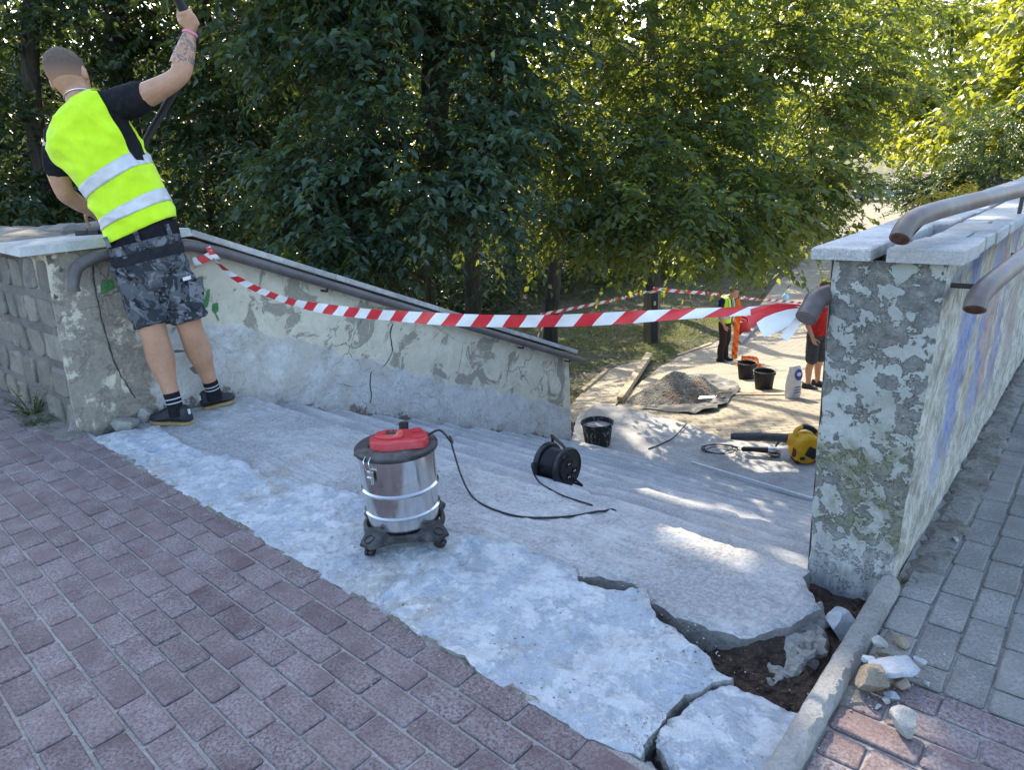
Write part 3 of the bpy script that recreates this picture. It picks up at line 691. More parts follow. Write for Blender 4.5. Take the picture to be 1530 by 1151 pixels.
# coping slabs of the stair wall
yy = 1.86; i = 0
while yy < 5.50:
    L_ = min(.93, 5.56-yy); mb = MB(); z0, z1 = cop_z(yy), cop_z(yy+L_); a = math.atan2(z1-z0, L_)
    mb.box((WX-.125, yy+L_/2, (z0+z1)/2-.012+.002*(i % 2)), (.36, L_/math.cos(a)-.004, .036), Matrix.Rotation(a, 3, 'X'), .003)
    mb.build('coping_slab', 'coping_granite', sw); yy += L_; i += 1
# the long crack and a side branch, as thin dark strips on the plaster, standing in for shaded slits
def crack(pts, w, parent, x=WX):
    P = [X(u, v, x) for u, v in pts]; P = spline(P, 6); mb = MB(); V = []
    for i, p in enumerate(P):
        ww = w*(.5+.8*abs(nz(p.y, p.z, 3, 14)))*(1 if 0 < i < len(P)-1 else .2); jy = .006*nz(p.y, p.z, 8, 40)
        d = .012*fb(p.y, p.z, 0, 2.2)+.006*fb(p.y, p.z, 4, 9)+.0035
        V += [(x+d, p.y-ww+jy, p.z), (x+d, p.y+ww+jy, p.z)]
    mb.add(V, [(2*i, 2*i+1, 2*i+3, 2*i+2) for i in range(len(P)-1)]); mb.build('crack', 'iron_dark', parent)
crack([(586,482),(582,500),(586,524),(574,546),(556,556),(553,572),(555,590),(552,603)], .007, sw)
crack([(553,573),(528,578),(506,574),(480,586),(462,592)], .004, sw)
crack([(138,392),(142,430),(150,470),(158,500),(166,528),(178,556),(192,578),(203,600)], .0055, sw, WX+.012)
crack([(640,482),(668,500),(690,512),(720,510)], .0025, sw); crack([(690,512),(684,560)], .0022, sw); crack([(640,500),(600,508)], .002, sw)
# patch of green spray paint
plain('green_spray', (.07, .21, .075), .8, 0, .2, .3, 40, 0)
def splash(pts, parent):
    P = [X(u, v, WX) for u, v in pts]; mb = MB(); V = []
    for p in P: V.append((WX+.012*fb(p.y, p.z, 0, 2.2)+.006*fb(p.y, p.z, 4, 9)+.004, p.y, p.z))
    mb.add(V, [tuple(range(len(V)))]); mb.build('paint_mark', 'green_spray', parent)
splash([(309,434),(313,431),(313,445),(311,458),(306,462),(305,450)], sw); splash([(318,454),(326,452),(327,464),(322,470),(317,464)], sw)
splash([(322,469),(324,469),(328,478),(327,480)], sw); splash([(150,424),(168,415),(172,430),(150,441)], sw)

# ------------------------------------------------------------------ stone wall facing the pavement, left
st = thing('stone_wall', (-5.6, 1.3, 0), 'rough grey rubble stone wall at the left end of the pavement', 'wall')
mb = MB(); mb.add([(-8.5, 1.082, -.12), (WX-.005, 1.082, -.12), (WX-.005, 1.8, -.12), (-8.5, 1.8, -.12), (-8.5, 1.128, .93), (WX-.005, 1.128, .93), (WX-.005, 1.8, .93), (-8.5, 1.8, .93)], [(3,2,1,0),(4,5,6,7),(0,1,5,4),(1,2,6,5),(2,3,7,6),(3,0,4,7)])
mb.build('mortar_core', 'mortar', st)
FY = 1.125
rs = random.Random(21)
def stone(x0, x1, z0, z1, y):
    mb = MB(); cx, cz = (x0+x1)/2, (z0+z1)/2; hw, hh = (x1-x0)/2, (z1-z0)/2; n_ = 14; rings = []
    pr = [rs.uniform(.84, 1.05) for _ in range(n_)]; sk = rs.uniform(-.28, .28)
    for k, (ins, dy) in enumerate(((1.0, .03), (1.0, .004), (.95, -.004), (.72, -.007), (.35, -.006))):
        ring = []
        for j in range(n_):
            a = 2*math.pi*j/n_; c, s_ = math.cos(a), math.sin(a); e = .36
            px = math.copysign(abs(c)**e, c)*hw*pr[j]*ins; pz_ = math.copysign(abs(s_)**e, s_)*hh*pr[(j*3) % n_]*ins
            bt = (.95-cz-pz_)*.045
            ring.append(Vector((cx+px+sk*pz_, y-bt+dy+.014*nz(cx+px, cz+pz_, 0, 8)+.008*nz(cx+px, cz+pz_, 5, 22), cz+pz_)))
        rings.append(ring)
    mb.loft(rings, True); return mb.build('stone', 'wall_stone', st, True, True, 18)
rows = [-.03, .15, .345, .53, .715, .925]
for r_ in range(5):
    x = WX-.012-(.0 if r_ % 2 else .05)*0
    while x > -6.4:
        w_ = rs.uniform(.15, .36); z0, z1 = rows[r_]+.010+rs.uniform(0, .012), rows[r_+1]-.012-rs.uniform(0, .012)
        stone(x-w_+.020, x-.004, z0, z1, FY+.006*rs.uniform(-1, 1)); x -= w_
# coping stones on it
mb = MB(); mb.add([(-4.56, 1.03, .945), (-4.07, 1.00, .940), (-4.06, 1.42, .945), (-4.05, 1.85, .955), (-4.58, 1.86, .955), (-4.57, 1.4, .95)]+[(-4.55, 1.035, .995), (-4.08, 1.01, .985), (-4.07, 1.42, .99), (-4.06, 1.845, 1.0), (-4.57, 1.85, 1.0), (-4.56, 1.4, 1.0)],
    [(5,4,3,2,1,0),(6,7,8,9,10,11)]+[(i, (i+1) % 6, 6+(i+1) % 6, 6+i) for i in range(6)])
mb.build('coping_slab', 'coping_pale', st)
for i, (x0, x1, y0, y1, h) in enumerate(((-4.98, -4.60, 1.02, 1.42, .07), (-5.05, -4.62, 1.44, 1.85, .05), (-5.5, -5.0, 1.04, 1.5, .085), (-5.6, -5.07, 1.5, 1.86, .10), (-6.1, -5.53, 1.03, 1.6, .09), (-6.9, -6.15, 1.03, 1.7, .08))):
    sheet('coping_stone', ragged([(x0, y0), (x1, y0), (x1, y1), (x0, y1)], .05, .025, 9, i), lambda x, y, h=h: .93+h+.02*fb(x, y, 0, 6), .045, h, 'wall_stone', st, .02)
# rough lower footing at the corner
for i, (u, v, r_, h_) in enumerate(((150,628,.13,.09),(182,636,.10,.05),(108,640,.11,.05),(214,622,.06,.06))):
    p = Z(u, v, 0); lump('footing_stone', (p.x-.02, p.y+.03, -.05), (r_, r_*.7, h_), 'old_concrete', st, 60+i)
# handrail along the stair wall with a turned-down end
rx = WX+.075; sw_pts = [Vector((rx+.05, 1.175, .745)), Vector((rx+.045, 1.18, .79)), Vector((rx+.01, 1.235, .865)), Vector((rx, 1.36, .905)), Vector((rx, 1.55, .91)), Vector((rx, 1.80, .905)), Vector((rx, 2.0, .845)), Vector((rx, 2.4, .675)), Vector((rx, 3.6, .165)), Vector((rx, 5.64, -.70))]
hr = thing('handrail', (rx, 1.2, .7), 'brown steel tube handrail along the sloping cream wall', 'handrail')
mb = MB(); pth = spline(sw_pts[:7], 6)+sw_pts[7:]; mb.tube(pth, .031, 14); mb.build('rail', 'rail_paint', hr, True)
for y in (1.7, 2.7, 3.7, 4.7, 5.4):
    z = .905 if y < 1.82 else .675-(y-2.4)*.425; m2 = MB(); m2.tube([(WX-.01, y, z-.05), (rx-.01, y, z-.05), (rx, y, z-.015)], .008, 6); m2.build('bracket', 'iron_dark', hr, True)

# ------------------------------------------------------------------ wall on the right
rw = thing('right_wall', (-.48, 5.5, 0), 'flaking painted wall with pale coping beside the grey pavement, right', 'wall')
XA, XB = -.612, -.372         # stair side and pavement side at the foot
YF, YB = 2.00, 9.0
def rpt(a, y, z):
    t = max(0, z)/.93; return (XA+.002*t if a == 0 else XB+.045*t)
def panel(fn, nu, nv, mat, name):
    V = [fn(i/nu, j/nv) for i in range(nu+1) for j in range(nv+1)]; m = nv+1
    mb = MB(); mb.add(V, [(i*m+j, (i+1)*m+j, (i+1)*m+j+1, i*m+j+1) for i in range(nu) for j in range(nv)])
    return mb.build(name, mat, rw, True)
ZT = .925
def frontf(a, b):
    z = -.17+(ZT+.17)*b; x = rpt(0, 0, z)*(1-a)+rpt(1, 0, z)*a; e = min(a, 1-a); ch = .004+.022*max(0, fb(z, 3 if a > .5 else 8, 0, 7)+.1)**1.2; rd = ch*1.2*max(0, 1-e/.055)**1.6; x += (1 if a < .5 else -1)*ch*.5*max(0, 1-e/.02)
    return Vector((x+.003*nz(z, a, 5, 9), YF+rd-.010*fb(x, z, 0, 4)-.004*fb(x, z, 6, 15)+.03*max(0, -z-.03)*4*(1-abs(a-.7)), z))
panel(frontf, 40, 90, 'paint_flaking', 'end_face')
def sidef(a, b):
    y = YF+.008+(YB-YF)*a**1.6; z = -.06+(ZT+.06)*b; d = .010*fb(y, z, 0, 3)+.005*fb(y, z, 6, 11)
    return Vector((rpt(1, y, z)+d*min(1, a*40)-(.006+.022*max(0, fb(z, 3, 0, 7)+.1)**1.2*.6)*max(0, 1-a**1.6*260)**1.4, y, z))
panel(sidef, 110, 40, 'paint_sprayed', 'pavement_face')
panel(lambda a, b: Vector((rpt(0, 0, -2+2.925*b), YB-(YB-YF-.012)*a, -2.1+(ZT+2.1)*b)), 10, 8, 'plaster_cream', 'stair_face')
mb = MB(); mb.box(((XA+XB)/2, (YF+YB)/2+.05, .90), (.24, YB-YF-.1, .05)); mb.build('mortar_bed', 'mortar', rw)
# coping: two rows of pale slabs with open joints, many cracked
def cslab(x0, x1, y0, y1, z, th=.034, sk=0, s_=0):
    rs = random.Random(s_); j = lambda: rs.uniform(-.005, .005); mb = MB(); b = .004
    o = [(x0+j(), y0+j()), (x1+j(), y0+j()+sk), (x1+j(), y1+j()+sk), (x0+j(), y1+j())]; cx = sum(p[0] for p in o)/4; cy = sum(p[1] for p in o)/4
    tz = [z+rs.uniform(-.003, .003) for _ in o]
    V = [(x, y, z-th) for x, y in o]+[(x, y, t-b) for (x, y), t in zip(o, tz)]+[(x+math.copysign(b, cx-x), y+math.copysign(b, cy-y), t) for (x, y), t in zip(o, tz)]
    mb.add(V, [(3,2,1,0), (8,9,10,11)]+[(i, (i+1) % 4, 4+(i+1) % 4, 4+i) for i in range(4)]+[(4+i, 4+(i+1) % 4, 8+(i+1) % 4, 8+i) for i in range(4)])
    mb.build('coping_slab', 'coping_pale', rw)
ZC = .963
cslab(-.645, -.502, 1.955, 2.30, ZC, .034, .0, 1); cslab(-.468, -.290, 1.955, 2.115, ZC, .036, .0, 2)
cslab(-.646, -.490, 2.305, 2.62, ZC-.002, .034, 0, 3); cslab(-.440, -.288, 2.12, 2.23, ZC+.001, .034, 0, 4)
y = 2.238; i = 5
for L_, cut in ((.15, .5), (.26, 0), (.12, .45), (.30, 0), (.2, 0), (.34, .5), (.2, 0), (.3, .4), (.36, 0), (.28, .5), (.4, 0), (.36, 0), (.4, 0), (.4, 0), (.4, 0)):
    if cut: cslab(-.425, -.425+.16*cut, y+.004, y+L_, ZC, .034, 0, i); cslab(-.425+.16*cut+.012, -.286, y+.004, y+L_, ZC+.002, .034, 0, i+40)
    else: cslab(-.43, -.286, y+.004, y+L_, ZC-.001, .034, 0, i)
    y += L_; i += 1
y = 2.625
for L_, cut in ((.2, .6), (.3, 0), (.24, .5), (.36, 0), (.3, 0), (.4, .5), (.4, 0), (.4, 0), (.4, 0), (.4, 0), (.4, 0)):
    if cut: cslab(-.646, -.664+.22*cut, y+.004, y+L_, ZC, .034, 0, i); cslab(-.664+.22*cut+.01, -.445, y+.004, y+L_-.01, ZC-.002, .034, 0, i+60)
    else: cslab(-.646, -.452, y+.004, y+L_, ZC, .034, 0, i)
    y += L_; i += 1
# three rails on this wall
def rail(label, pts, r, mat, posts, end_mat='rust'):
    P = [Vector(p) for p in pts]; t = thing('handrail', P[0], label, 'handrail'); q = spline(P[:-1], 7)+[P[-1]]
    mb = MB(); mb.tube(q, r, 16, True, up=(.2, .1, .95)); o = mb.build('rail', mat, t, True)
    d = (q[0]-q[1]).normalized(); m2 = MB(); m2.tube([q[0]+d*.0005, q[0]+d*.0022], [r*.86, r*.80], 16); m2.build('rusty_end', end_mat, t)
    for a, b in posts: m3 = MB(); m3.tube([a, b], .0065, 8); m3.build('bracket', 'iron_dark', t, True)
tr_ = [Y(u, v, y) for u, v, y in ((1344,357,1.925),(1350,344,1.945),(1362,330,1.99),(1386,319,2.08),(1440,304,2.36),(1530,283,3.05))]; tr_.append(tr_[-1]+(tr_[-1]-tr_[-2])*6)
rail('worn grey tube rail standing on the pale coping of the right wall', tr_, .0245, 'rail_worn', [((-.478, 2.07, .93), tr_[3]-UPV*.01), ((tr_[5].x, 3.0, .93), tr_[5]-UPV*.01)])
sr_ = [Y(u, v, y) for u, v, y in ((1456,463,1.955),(1459,450,1.97),(1468,436,2.01),(1484,421,2.09),(1530,384,2.40))]; sr_.append(sr_[-1]+(sr_[-1]-sr_[-2])*14)
rail('worn grey tube rail on brackets on the pavement side of the right wall', sr_, .0250, 'rail_worn', [((-.36, 2.05, sr_[2].z+.005), (sr_[2].x, 2.05, sr_[2].z+.005)), ((-.35, 3.2, .80), (-.20, 3.2, .80))])
e0 = Y(1204, 476, 1.93); e1 = Y(1222, 448, 1.99); e2 = Y(1244, 440, 2.10)
rail('dark tube handrail stub curving out on the stair side of the right pillar', [e0, e0.lerp(e1, .5)+Vector((0, 0, .004)), e1+Vector((0, 0, .004)), e2, Vector((-.71, 2.35, e2.z-.06)), Vector((-.71, 2.7, e2.z-.20)), Vector((-.71, 5.6, e2.z-1.42))],   .029, 'rail_paint', [((-.61, 2.30, e2.z-.08), (-.71, 2.30, e2.z-.06)), ((-.61, 4.0, -.05), (-.71, 4.0, -.02))], 'rail_paint')
# ------------------------------------------------------------------ trees
def m_leaf(name, dark, light, trans, tw=.42, rough=.42, spec=.4):
    n = N(name); at = n.n('ShaderNodeAttribute', attribute_name='tint').outputs['Fac']
    col = n.mix(at, dark, light); tr = n.mix(at, tuple(c*.8 for c in trans), trans)
    b = n.bsdf(col, rough, None, 0, spec)
    t = n.n('ShaderNodeBsdfTranslucent'); n.put(t.inputs[0], tr)
    mx = n.n('ShaderNodeMixShader'); mx.inputs[0].default_value = tw
    n.t.links.new(b.outputs[0], mx.inputs[1]); n.t.links.new(t.outputs[0], mx.inputs[2]); n.t.links.new(mx.outputs[0], n.out.inputs['Surface'])
    MAT[name] = n.m
m_leaf('leaf_elm', (.026, .056, .038), (.066, .110, .064), (.20, .27, .040), .32, .36, .5)
m_leaf('leaf_elm2', (.034, .066, .028), (.072, .112, .038), (.38, .45, .055), .44, .40, .45)
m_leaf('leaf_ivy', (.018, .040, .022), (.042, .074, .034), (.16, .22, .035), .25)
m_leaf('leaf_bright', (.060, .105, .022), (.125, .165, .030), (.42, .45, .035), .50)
m_leaf('leaf_yellow', (.20, .19, .03), (.34, .30, .04), (.60, .50, .05), .45)
m_leaf('leaf_cedar', (.020, .050, .016), (.05, .10, .025), (.18, .26, .03), .25)
m_leaf('leaf_litter', (.10, .075, .045), (.26, .21, .14), (.2, .15, .06), .1, .8)
n = N('bark'); co = n.co((1, 1, .16)); f = n.noise(16, 6, .7, co, .5); g = n.noise(4, 4)
n.bsdf(n.mix(n.ramp(g, [(.4, 0), (.7, .6)]), n.ramp(f, [(.3, (.018, .015, .012)), (.55, (.065, .053, .042)), (.75, (.13, .11, .09))]), (.045, .05, .03)), .95, n.bump(f, 1.0, .05)); MAT['bark'] = n.m

SV = np.array(SUNV)
def inpoly(P, poly):
    A = np.array(poly); B = np.roll(A, -1, 0); r_ = np.zeros(len(P), bool)
    for a, b in zip(A, B):
        c = ((a[1] > P[:, 1]) != (b[1] > P[:, 1])); r_ ^= c & (P[:, 0] < (b[0]-a[0])*(P[:, 1]-a[1])/(b[1]-a[1]+1e-12)+a[0])
    return r_
# openings in the canopy: where the sun reaches the ground (ground polygon, its height, share of the leaves missing)
OPEN = []
def opening(px, z, share=1.0): OPEN.append(([tuple(Z(u, v, z).xy) for u, v in px], z, share))
opening([(985,548),(1060,520),(1105,485),(1240,440),(1330,470),(1330,640),(1190,652),(1100,640),(1078,606),(1000,596),(960,580)], -2.75, 1.0)
opening([(905,540),(962,528),(940,575),(905,585)], -2.1, .7)
opening([(1000,440),(1090,425),(1070,500),(1000,500)], -3.0, .75)
opening([(922,712),(980,716),(1070,734),(1140,752),(1142,778),(1052,788),(948,758)], -.56, 1.0)
opening([(976,760),(1050,778),(1112,808),(1122,856),(1066,840),(1014,808)], -.03, 1.0)
opening([(1146,812),(1210,826),(1210,856),(1150,836)], -.19, 1.0)
opening([(1070,664),(1112,660),(1196,704),(1150,712),(1104,694)], -1.65, .96)
opening([(1080,645),(1215,650),(1215,668),(1120,668)], -1.65, .9)
opening([(915,640),(962,655),(975,690),(948,685)], -1.65, .8)
opening([(1215,1105),(1272,1040),(1330,1062),(1400,1110),(1450,1160),(1330,1190),(1240,1180)], 0, 1.0)
opening([(1330,365),(1520,270),(1560,330),(1450,395),(1250,395)], .96, .55)
def lit_gap(P, rs):
    kill = np.zeros(len(P), bool)
    for poly, z, share in OPEN:
        h = P[:, 2]-z; q = P[:, :2]-SV[None, :2]*(h/SV[2])[:, None]
        k = inpoly(q, poly) & (h > .6)
        kill |= k & (rs < share)
    return kill

def leaf_arrays(P, Dv, L, n, size, rs, droop=.35, wide=.5):
    """P starts, Dv directions of the twigs (S,3): n leaves on each, alternate sides"""
    S = len(P); up = np.array([0, 0, 1.0])
    t = (np.arange(n)+.6)/n; side = np.cross(Dv, up); side /= np.linalg.norm(side, axis=1, keepdims=True)+1e-9
    Ls = L*(.6+.8*rs.random_sample((S, 1)))
    pos = P[:, None, :]+Dv[:, None, :]*(Ls*t)[:, :, None]; pos[:, :, 2] -= droop*Ls*t**2
    pos += rs.normal(0, .012, pos.shape)
    sg = np.where(np.arange(n) % 2, 1, -1)[None, :, None]
    ld = Dv[:, None, :]*.55+side[:, None, :]*sg*.85+rs.normal(0, .30, (S, n, 3)); ld[:, :, 2] -= .45
    ld /= np.linalg.norm(ld, axis=2, keepdims=True)
    nr = np.array([0, 0, 1.0])[None, None]+rs.normal(0, .45, (S, n, 3)); nr -= ld*(nr*ld).sum(2, keepdims=True); nr /= np.linalg.norm(nr, axis=2, keepdims=True)
    pos = pos.reshape(-1, 3); ld = ld.reshape(-1, 3); nr = nr.reshape(-1, 3)
    tint = np.clip(np.repeat(rs.random_sample(S)*.6, n)+rs.random_sample(S*n)*.5-.05, 0, 1)
    sz = size*(.65+.6*rs.random_sample(len(pos)))[:, None]; w = np.cross(nr, ld)
    a = pos; c = pos+ld*sz-nr*sz*.10; m = pos+ld*sz*.42
    b = m+w*sz*wide*.5+nr*sz*.09; d = m-w*sz*wide*.5+nr*sz*.09
    rnd = rs.random_sample(len(pos)); k = ~(lit_gap(a, rnd) | lit_gap(b, rnd) | lit_gap(c, rnd) | lit_gap(d, rnd) | lit_gap(m, rnd)); a, b, c, d, tint = a[k], b[k], c[k], d[k], tint[k]
    V = np.stack([a, b, c, d], 1).reshape(-1, 3); i = np.arange(len(a))*4
    F = np.concatenate([np.stack([i, i+1, i+2], 1), np.stack([i, i+2, i+3], 1)])
    return V, F, np.repeat(tint, 4)
def twig_arrays(P, Dv, L, rs, droop, r=.004):
    S = len(P); up = np.array([0, 0, 1.0]); side = np.cross(Dv, up); side /= np.linalg.norm(side, axis=1, keepdims=True)+1e-9; u2 = np.cross(side, Dv)
    rings = []
    for t, rr in ((-.25, 1.5), (.45, 1.0), (1.0, .35)):
        c = P+Dv*(L*t); c = c.copy(); c[:, 2] -= droop*L*t*t*(1 if t > 0 else 0)
        for a in (0, 2.09, 4.19): rings.append(c+(side*math.cos(a)+u2*math.sin(a))*r*rr)
    V = np.stack(rings, 1).reshape(-1, 3); i = np.arange(S)*9; F = []
    for k in (0, 3):
        for j in range(3):
            a, b = k+j, k+(j+1) % 3; F.append(np.stack([i+a, i+b, i+b+3], 1)); F.append(np.stack([i+a, i+b+3, i+a+3], 1))
    return V, np.concatenate(F)
def blob_sprays(c, r, cnt, rs, shell=.5, outward=.9):
    d = rs.normal(0, 1, (cnt, 3)); d /= np.linalg.norm(d, axis=1, keepdims=True); q = rs.random_sample(cnt)**shell
    ex = np.array(HR); ey = np.array(HF); ez = np.array([0, 0, 1.0])
    o = d*q[:, None]*np.array(r)[None]; P = np.array(c)[None]+o[:, :1]*ex+o[:, 1:2]*ey+o[:, 2:]*ez
    # clumps: thin out by noise
    keep = np.array([noise.noise(Vector(p)*1.15)+.4*noise.noise(Vector(p)*2.6) > -.06 for p in P]); P = P[keep]; d = d[keep]
    Dv = (d[:, :1]*ex+d[:, 1:2]*ey+d[:, 2:]*ez)*outward+rs.normal(0, .5, P.shape); Dv[:, 2] = Dv[:, 2]*.5-.10
    return P, Dv/np.linalg.norm(Dv, axis=1, keepdims=True)
def trunk_mesh(paths):
    mb = MB()
    for pts, r0, r1 in paths:
        q = spline(pts, 6); k = len(q); rad = [r0+(r1-r0)*i/(k-1) for i in range(k)]
        rad = [r_*(1+.10*nz(p.x, p.y, p.z, 2.5)) for r_, p in zip(rad, q)]; mb.tube(q, rad, 10, True)
    return mb
def tree(name, label, base, paths, blobs, leaf, mat, seed, L=.55, n=14, droop=.35, twigs=True, group=None, cat='tree', wide=.5, limbs=True, trunkmat='bark'):
    rs = np.random.RandomState(seed); t = thing(name, base, label, cat, group)
    P_all = []; D_all = []; ends = []
    parts_ = {}
    for c, r_, cnt, *sc in blobs:
        P, Dv = blob_sprays(c, r_, cnt, rs); ends.append(Vector(c)); q = parts_.setdefault(sc[0] if sc else 1.0, ([], [])); q[0].append(P); q[1].append(Dv)
    Vs, Fs, Ts = [], [], []; off = 0
    for sc, (a_, b_) in parts_.items():
        P = np.concatenate(a_); Dv = np.concatenate(b_)
        g = np.array([zt(a, b)+.25 for a, b in P[:, :2]]); k = P[:, 2] > g; P, Dv = P[k], Dv[k]
        V, F, tint = leaf_arrays(P, Dv, L*(.5+.5*sc), n, leaf*sc, rs, droop, wide)
        Vs.append(V); Fs.append(F+off); Ts.append(tint); off += len(V); P_all.append(P); D_all.append(Dv)
    V = np.concatenate(Vs); F = np.concatenate(Fs); tint = np.concatenate(Ts); P = P_all[0]; Dv = D_all[0]
    o = np_mesh('crown', V, F, mat, t, tint)
    if paths:
        paths = [([Vector(p) for p in a], b, c) for a, b, c in paths]
        if limbs:
            main = spline(paths[0][0], 6); rr = random.Random(seed)
            net = [(p, paths[0][1]*(.55-.3*i/len(main))) for i, p in enumerate(main) if i > 2]; c0 = main[len(main)//2]
            for e in sorted(ends, key=lambda e: min((e-p).length for p in main)):
                s0, r0 = min(net, key=lambda q: (q[0]-e).length+(.6 if q[0].z > e.z+.5 else 0)); ln = (e-s0).length
                q = [s0]
                for tt in (.25, .5, .75): q.append(s0.lerp(e, tt)+Vector((rr.gauss(0, .07), rr.gauss(0, .07), math.sin(tt*3.14)*.16+rr.gauss(0, .06)))*min(1.6, ln))
                q += [e, e+(e-q[-1])*.6+Vector((rr.gauss(0, .1), rr.gauss(0, .1), -.12))]; ra = min(r0*.8, .022+.018*ln); rb = .010
                paths.append((q, ra, rb)); net += [(p, ra+(rb-ra)*i/4) for i, p in enumerate(q[1:5])]
        trunk_mesh(paths).build('trunk', trunkmat, t, True)
    if twigs:
        q_ = np.full(len(P), .5); k = ~(lit_gap(P, q_) | lit_gap(P+Dv*L*.25, q_) | lit_gap(P+Dv*L*.5, q_) | lit_gap(P+Dv*L*.75, q_) | lit_gap(P+Dv*L, q_)); P, Dv = P[k], Dv[k]
        V, F = twig_arrays(P, Dv, L, rs, droop); np_mesh('twigs', V, F, 'bark', t)
    return t
def bl(u, v, s, r_, cnt, sc=1.0): return (D(u, v, s), r_, cnt, sc)

# the big dark tree just behind the stair wall
b1 = T(612, 458); b1 = D(612, 452, 9.6); b1.z = zt(b1.x, b1.y)
p1 = [b1, D(614, 380, 9.5), D(640, 240, 9.4), D(650, 90, 9.4), D(630, -150, 9.4), D(600, -380, 9.6)]
tree('shade_tree', 'large dark tree with drooping boughs right behind the sloping stair wall', b1,
    [(p1, .27, .10), ([b1+Vector((-.25, -.2, 0)), D(590, 400, 9.5), D(560, 250, 9.3), D(520, 60, 9.3), D(470, -120, 9.5)], .17, .05), ([b1+Vector((.2, .22, 0)), D(632, 400, 9.6), D(640, 330, 9.7), D(720, 180, 9.9), D(800, 0, 10.2)], .15, .05)],
    [bl(500,345,8.0,(.75,.7,.42),174), bl(515,375,7.8,(.6,.6,.38),159), bl(650,290,7.8,(.8,.7,.45),203), bl(470,255,8.2,(.7,.7,.5),145), bl(560,240,8.0,(.9,.8,.6),246), bl(690,250,8.2,(.9,.8,.6),232),
     bl(510,130,8.6,(1.0,.9,.7),246), bl(640,120,8.5,(1.1,.9,.8),275), bl(745,305,8.4,(.8,.7,.42),174), bl(770,200,8.6,(.9,.8,.7),217), bl(760,70,8.8,(1.0,.9,.7),217), bl(580,10,9,(1.3,1.1,.7),246), bl(440,40,9.2,(1.0,.9,.8),174), bl(700,-30,9,(1.1,1,.6),174),
     bl(560,-180,9,(2.0,1.6,1.3),412,1.7), bl(760,-220,9.4,(1.8,1.6,1.2),350,1.7), bl(380,-260,9.4,(1.9,1.6,1.3),375,1.7), bl(600,-480,9.4,(2.2,1.9,1.3),412,1.7), bl(850,-450,9.6,(1.9,1.8,1.2),350,1.7), (Vector((-8.5, 7.0, 7.1)), (1.1, 1.1, .8), 160, 1.7), bl(350,-520,9.6,(2.0,1.8,1.2),350,1.7)], .125, 'leaf_elm', 11)  # unseen upper clumps made dense for shade; lone Vector clump added to block a sunbeam
# the tree at the foot of the stairs
b2 = T(822, 515); s2 = b2.dot(HF)
p2 = [b2, D(826, 440, s2), D(835, 330, s2-.1), D(848, 180, s2-.2), D(852, 90, s2-.2), D(868, -10, s2-.3), D(880, -200, s2-.3)]
tree('shade_tree', 'tree with a slim forked trunk and boughs hanging over the lower path', b2,
    [(p2, .21, .09), ([D(852, 90, s2-.2), D(838, 30, s2), D(826, -40, s2+.1)], .075, .05), ([D(852, 95, s2-.2), D(900, 60, s2-1), D(960, 90, s2-2), D(1040, 150, s2-2.6)], .07, .02)],
    [bl(880,308,9.2,(.8,.7,.45),174), bl(960,312,8.6,(.8,.7,.38),188), bl(1030,300,8.6,(.9,.8,.5),217), bl(1050,345,8.8,(.6,.6,.28),101), bl(1110,320,9,(.8,.7,.4),174), bl(930,230,9.4,(1,.9,.6),232), bl(1040,190,9.6,(1,.9,.7),232), bl(1150,260,9.8,(1,.9,.6),217),
     bl(870,150,10,(1,.9,.7),203), bl(980,90,10.2,(1.2,1,.7),232), bl(1110,100,10.4,(1.2,1,.7),232), bl(1210,170,10.6,(1,.9,.7),217), bl(1225,270,10.4,(.7,.8,.45),159), bl(1200,340,10,(.6,.6,.35),101), bl(1270,150,11,(.8,.9,.5),145), bl(1210,60,11,(1.2,1.1,.7),203), bl(1310,100,11.4,(1,1,.7),159), bl(1330,-10,11.6,(1.2,1,.7),159), bl(1040,0,10.6,(1.3,1.2,.7),217), bl(900,20,10.6,(1.2,1.1,.7),203),
     bl(1160,-60,11,(1.5,1.3,.8),217), bl(980,-160,11,(1.8,1.5,1.1),250,1.7), bl(1180,-230,11.2,(1.8,1.6,1.1),237,1.7), bl(1080,-420,11,(2,1.8,1.2),250,1.7)],   .12, 'leaf_elm2', 12, twigs=True)

# trees of the wood on the left, ivy on their stems; the low sun comes in past them on to the tree by the path
OPEN.append(([tuple(D(u, v, s).xy) for u, v, s in ((860,200,9.5),(1000,330,8.2),(1180,330,8.6),(1360,150,10.6),(1340,0,12.6),(1000,0,12.0),(860,60,11))], 2.6, .6))
def wood(u, v, s, lean, r_, seed, label, blobs, mat='leaf_ivy', leaf=.11, ivy=True, L=.5):
    b = D(u, v, s); b.z = zt(b.x, b.y); top = D(u+lean, -330, s); mid = D(u+lean*.35, 130, s)
    bb = list(blobs)
    if ivy: bb += [(b.lerp(mid, t), (r_+.28, r_+.28, .55), 34) for t in (.3, .5, .7, .9)]+[(mid.lerp(top, t), (r_+.3, r_+.3, .6), 36) for t in (.1, .3, .5)]
    return tree('ivy_tree', label, b, [([b, b.lerp(mid, .5)+Vector((.05, 0, 0)), mid, mid.lerp(top, .5), top], r_, r_*.55)], bb, leaf, mat, seed, L, 14, .3, False, 'ivy-grown trees of the wood')
wood(205, 330, 12.5, -60, .24, 21, 'leaning ivy-grown trunk behind the worker with the raised arm', [bl(120,20,12,(1.6,1.2,.9),241,1.35), bl(250,30,12.2,(1.3,1.1,.9),195,1.35), bl(60,120,12.4,(1.2,1,.8),172,1.35), bl(330,200,11.6,(1.0,.9,.8),195,1.35), bl(340,310,11.4,(1.1,.9,.5),172,1.35), bl(250,250,12.6,(.9,.9,.7),138,1.35), bl(180,-260,12,(2.6,2,1.6),379,1.35), bl(380,130,11.8,(1,.9,.8),172,1.35)])
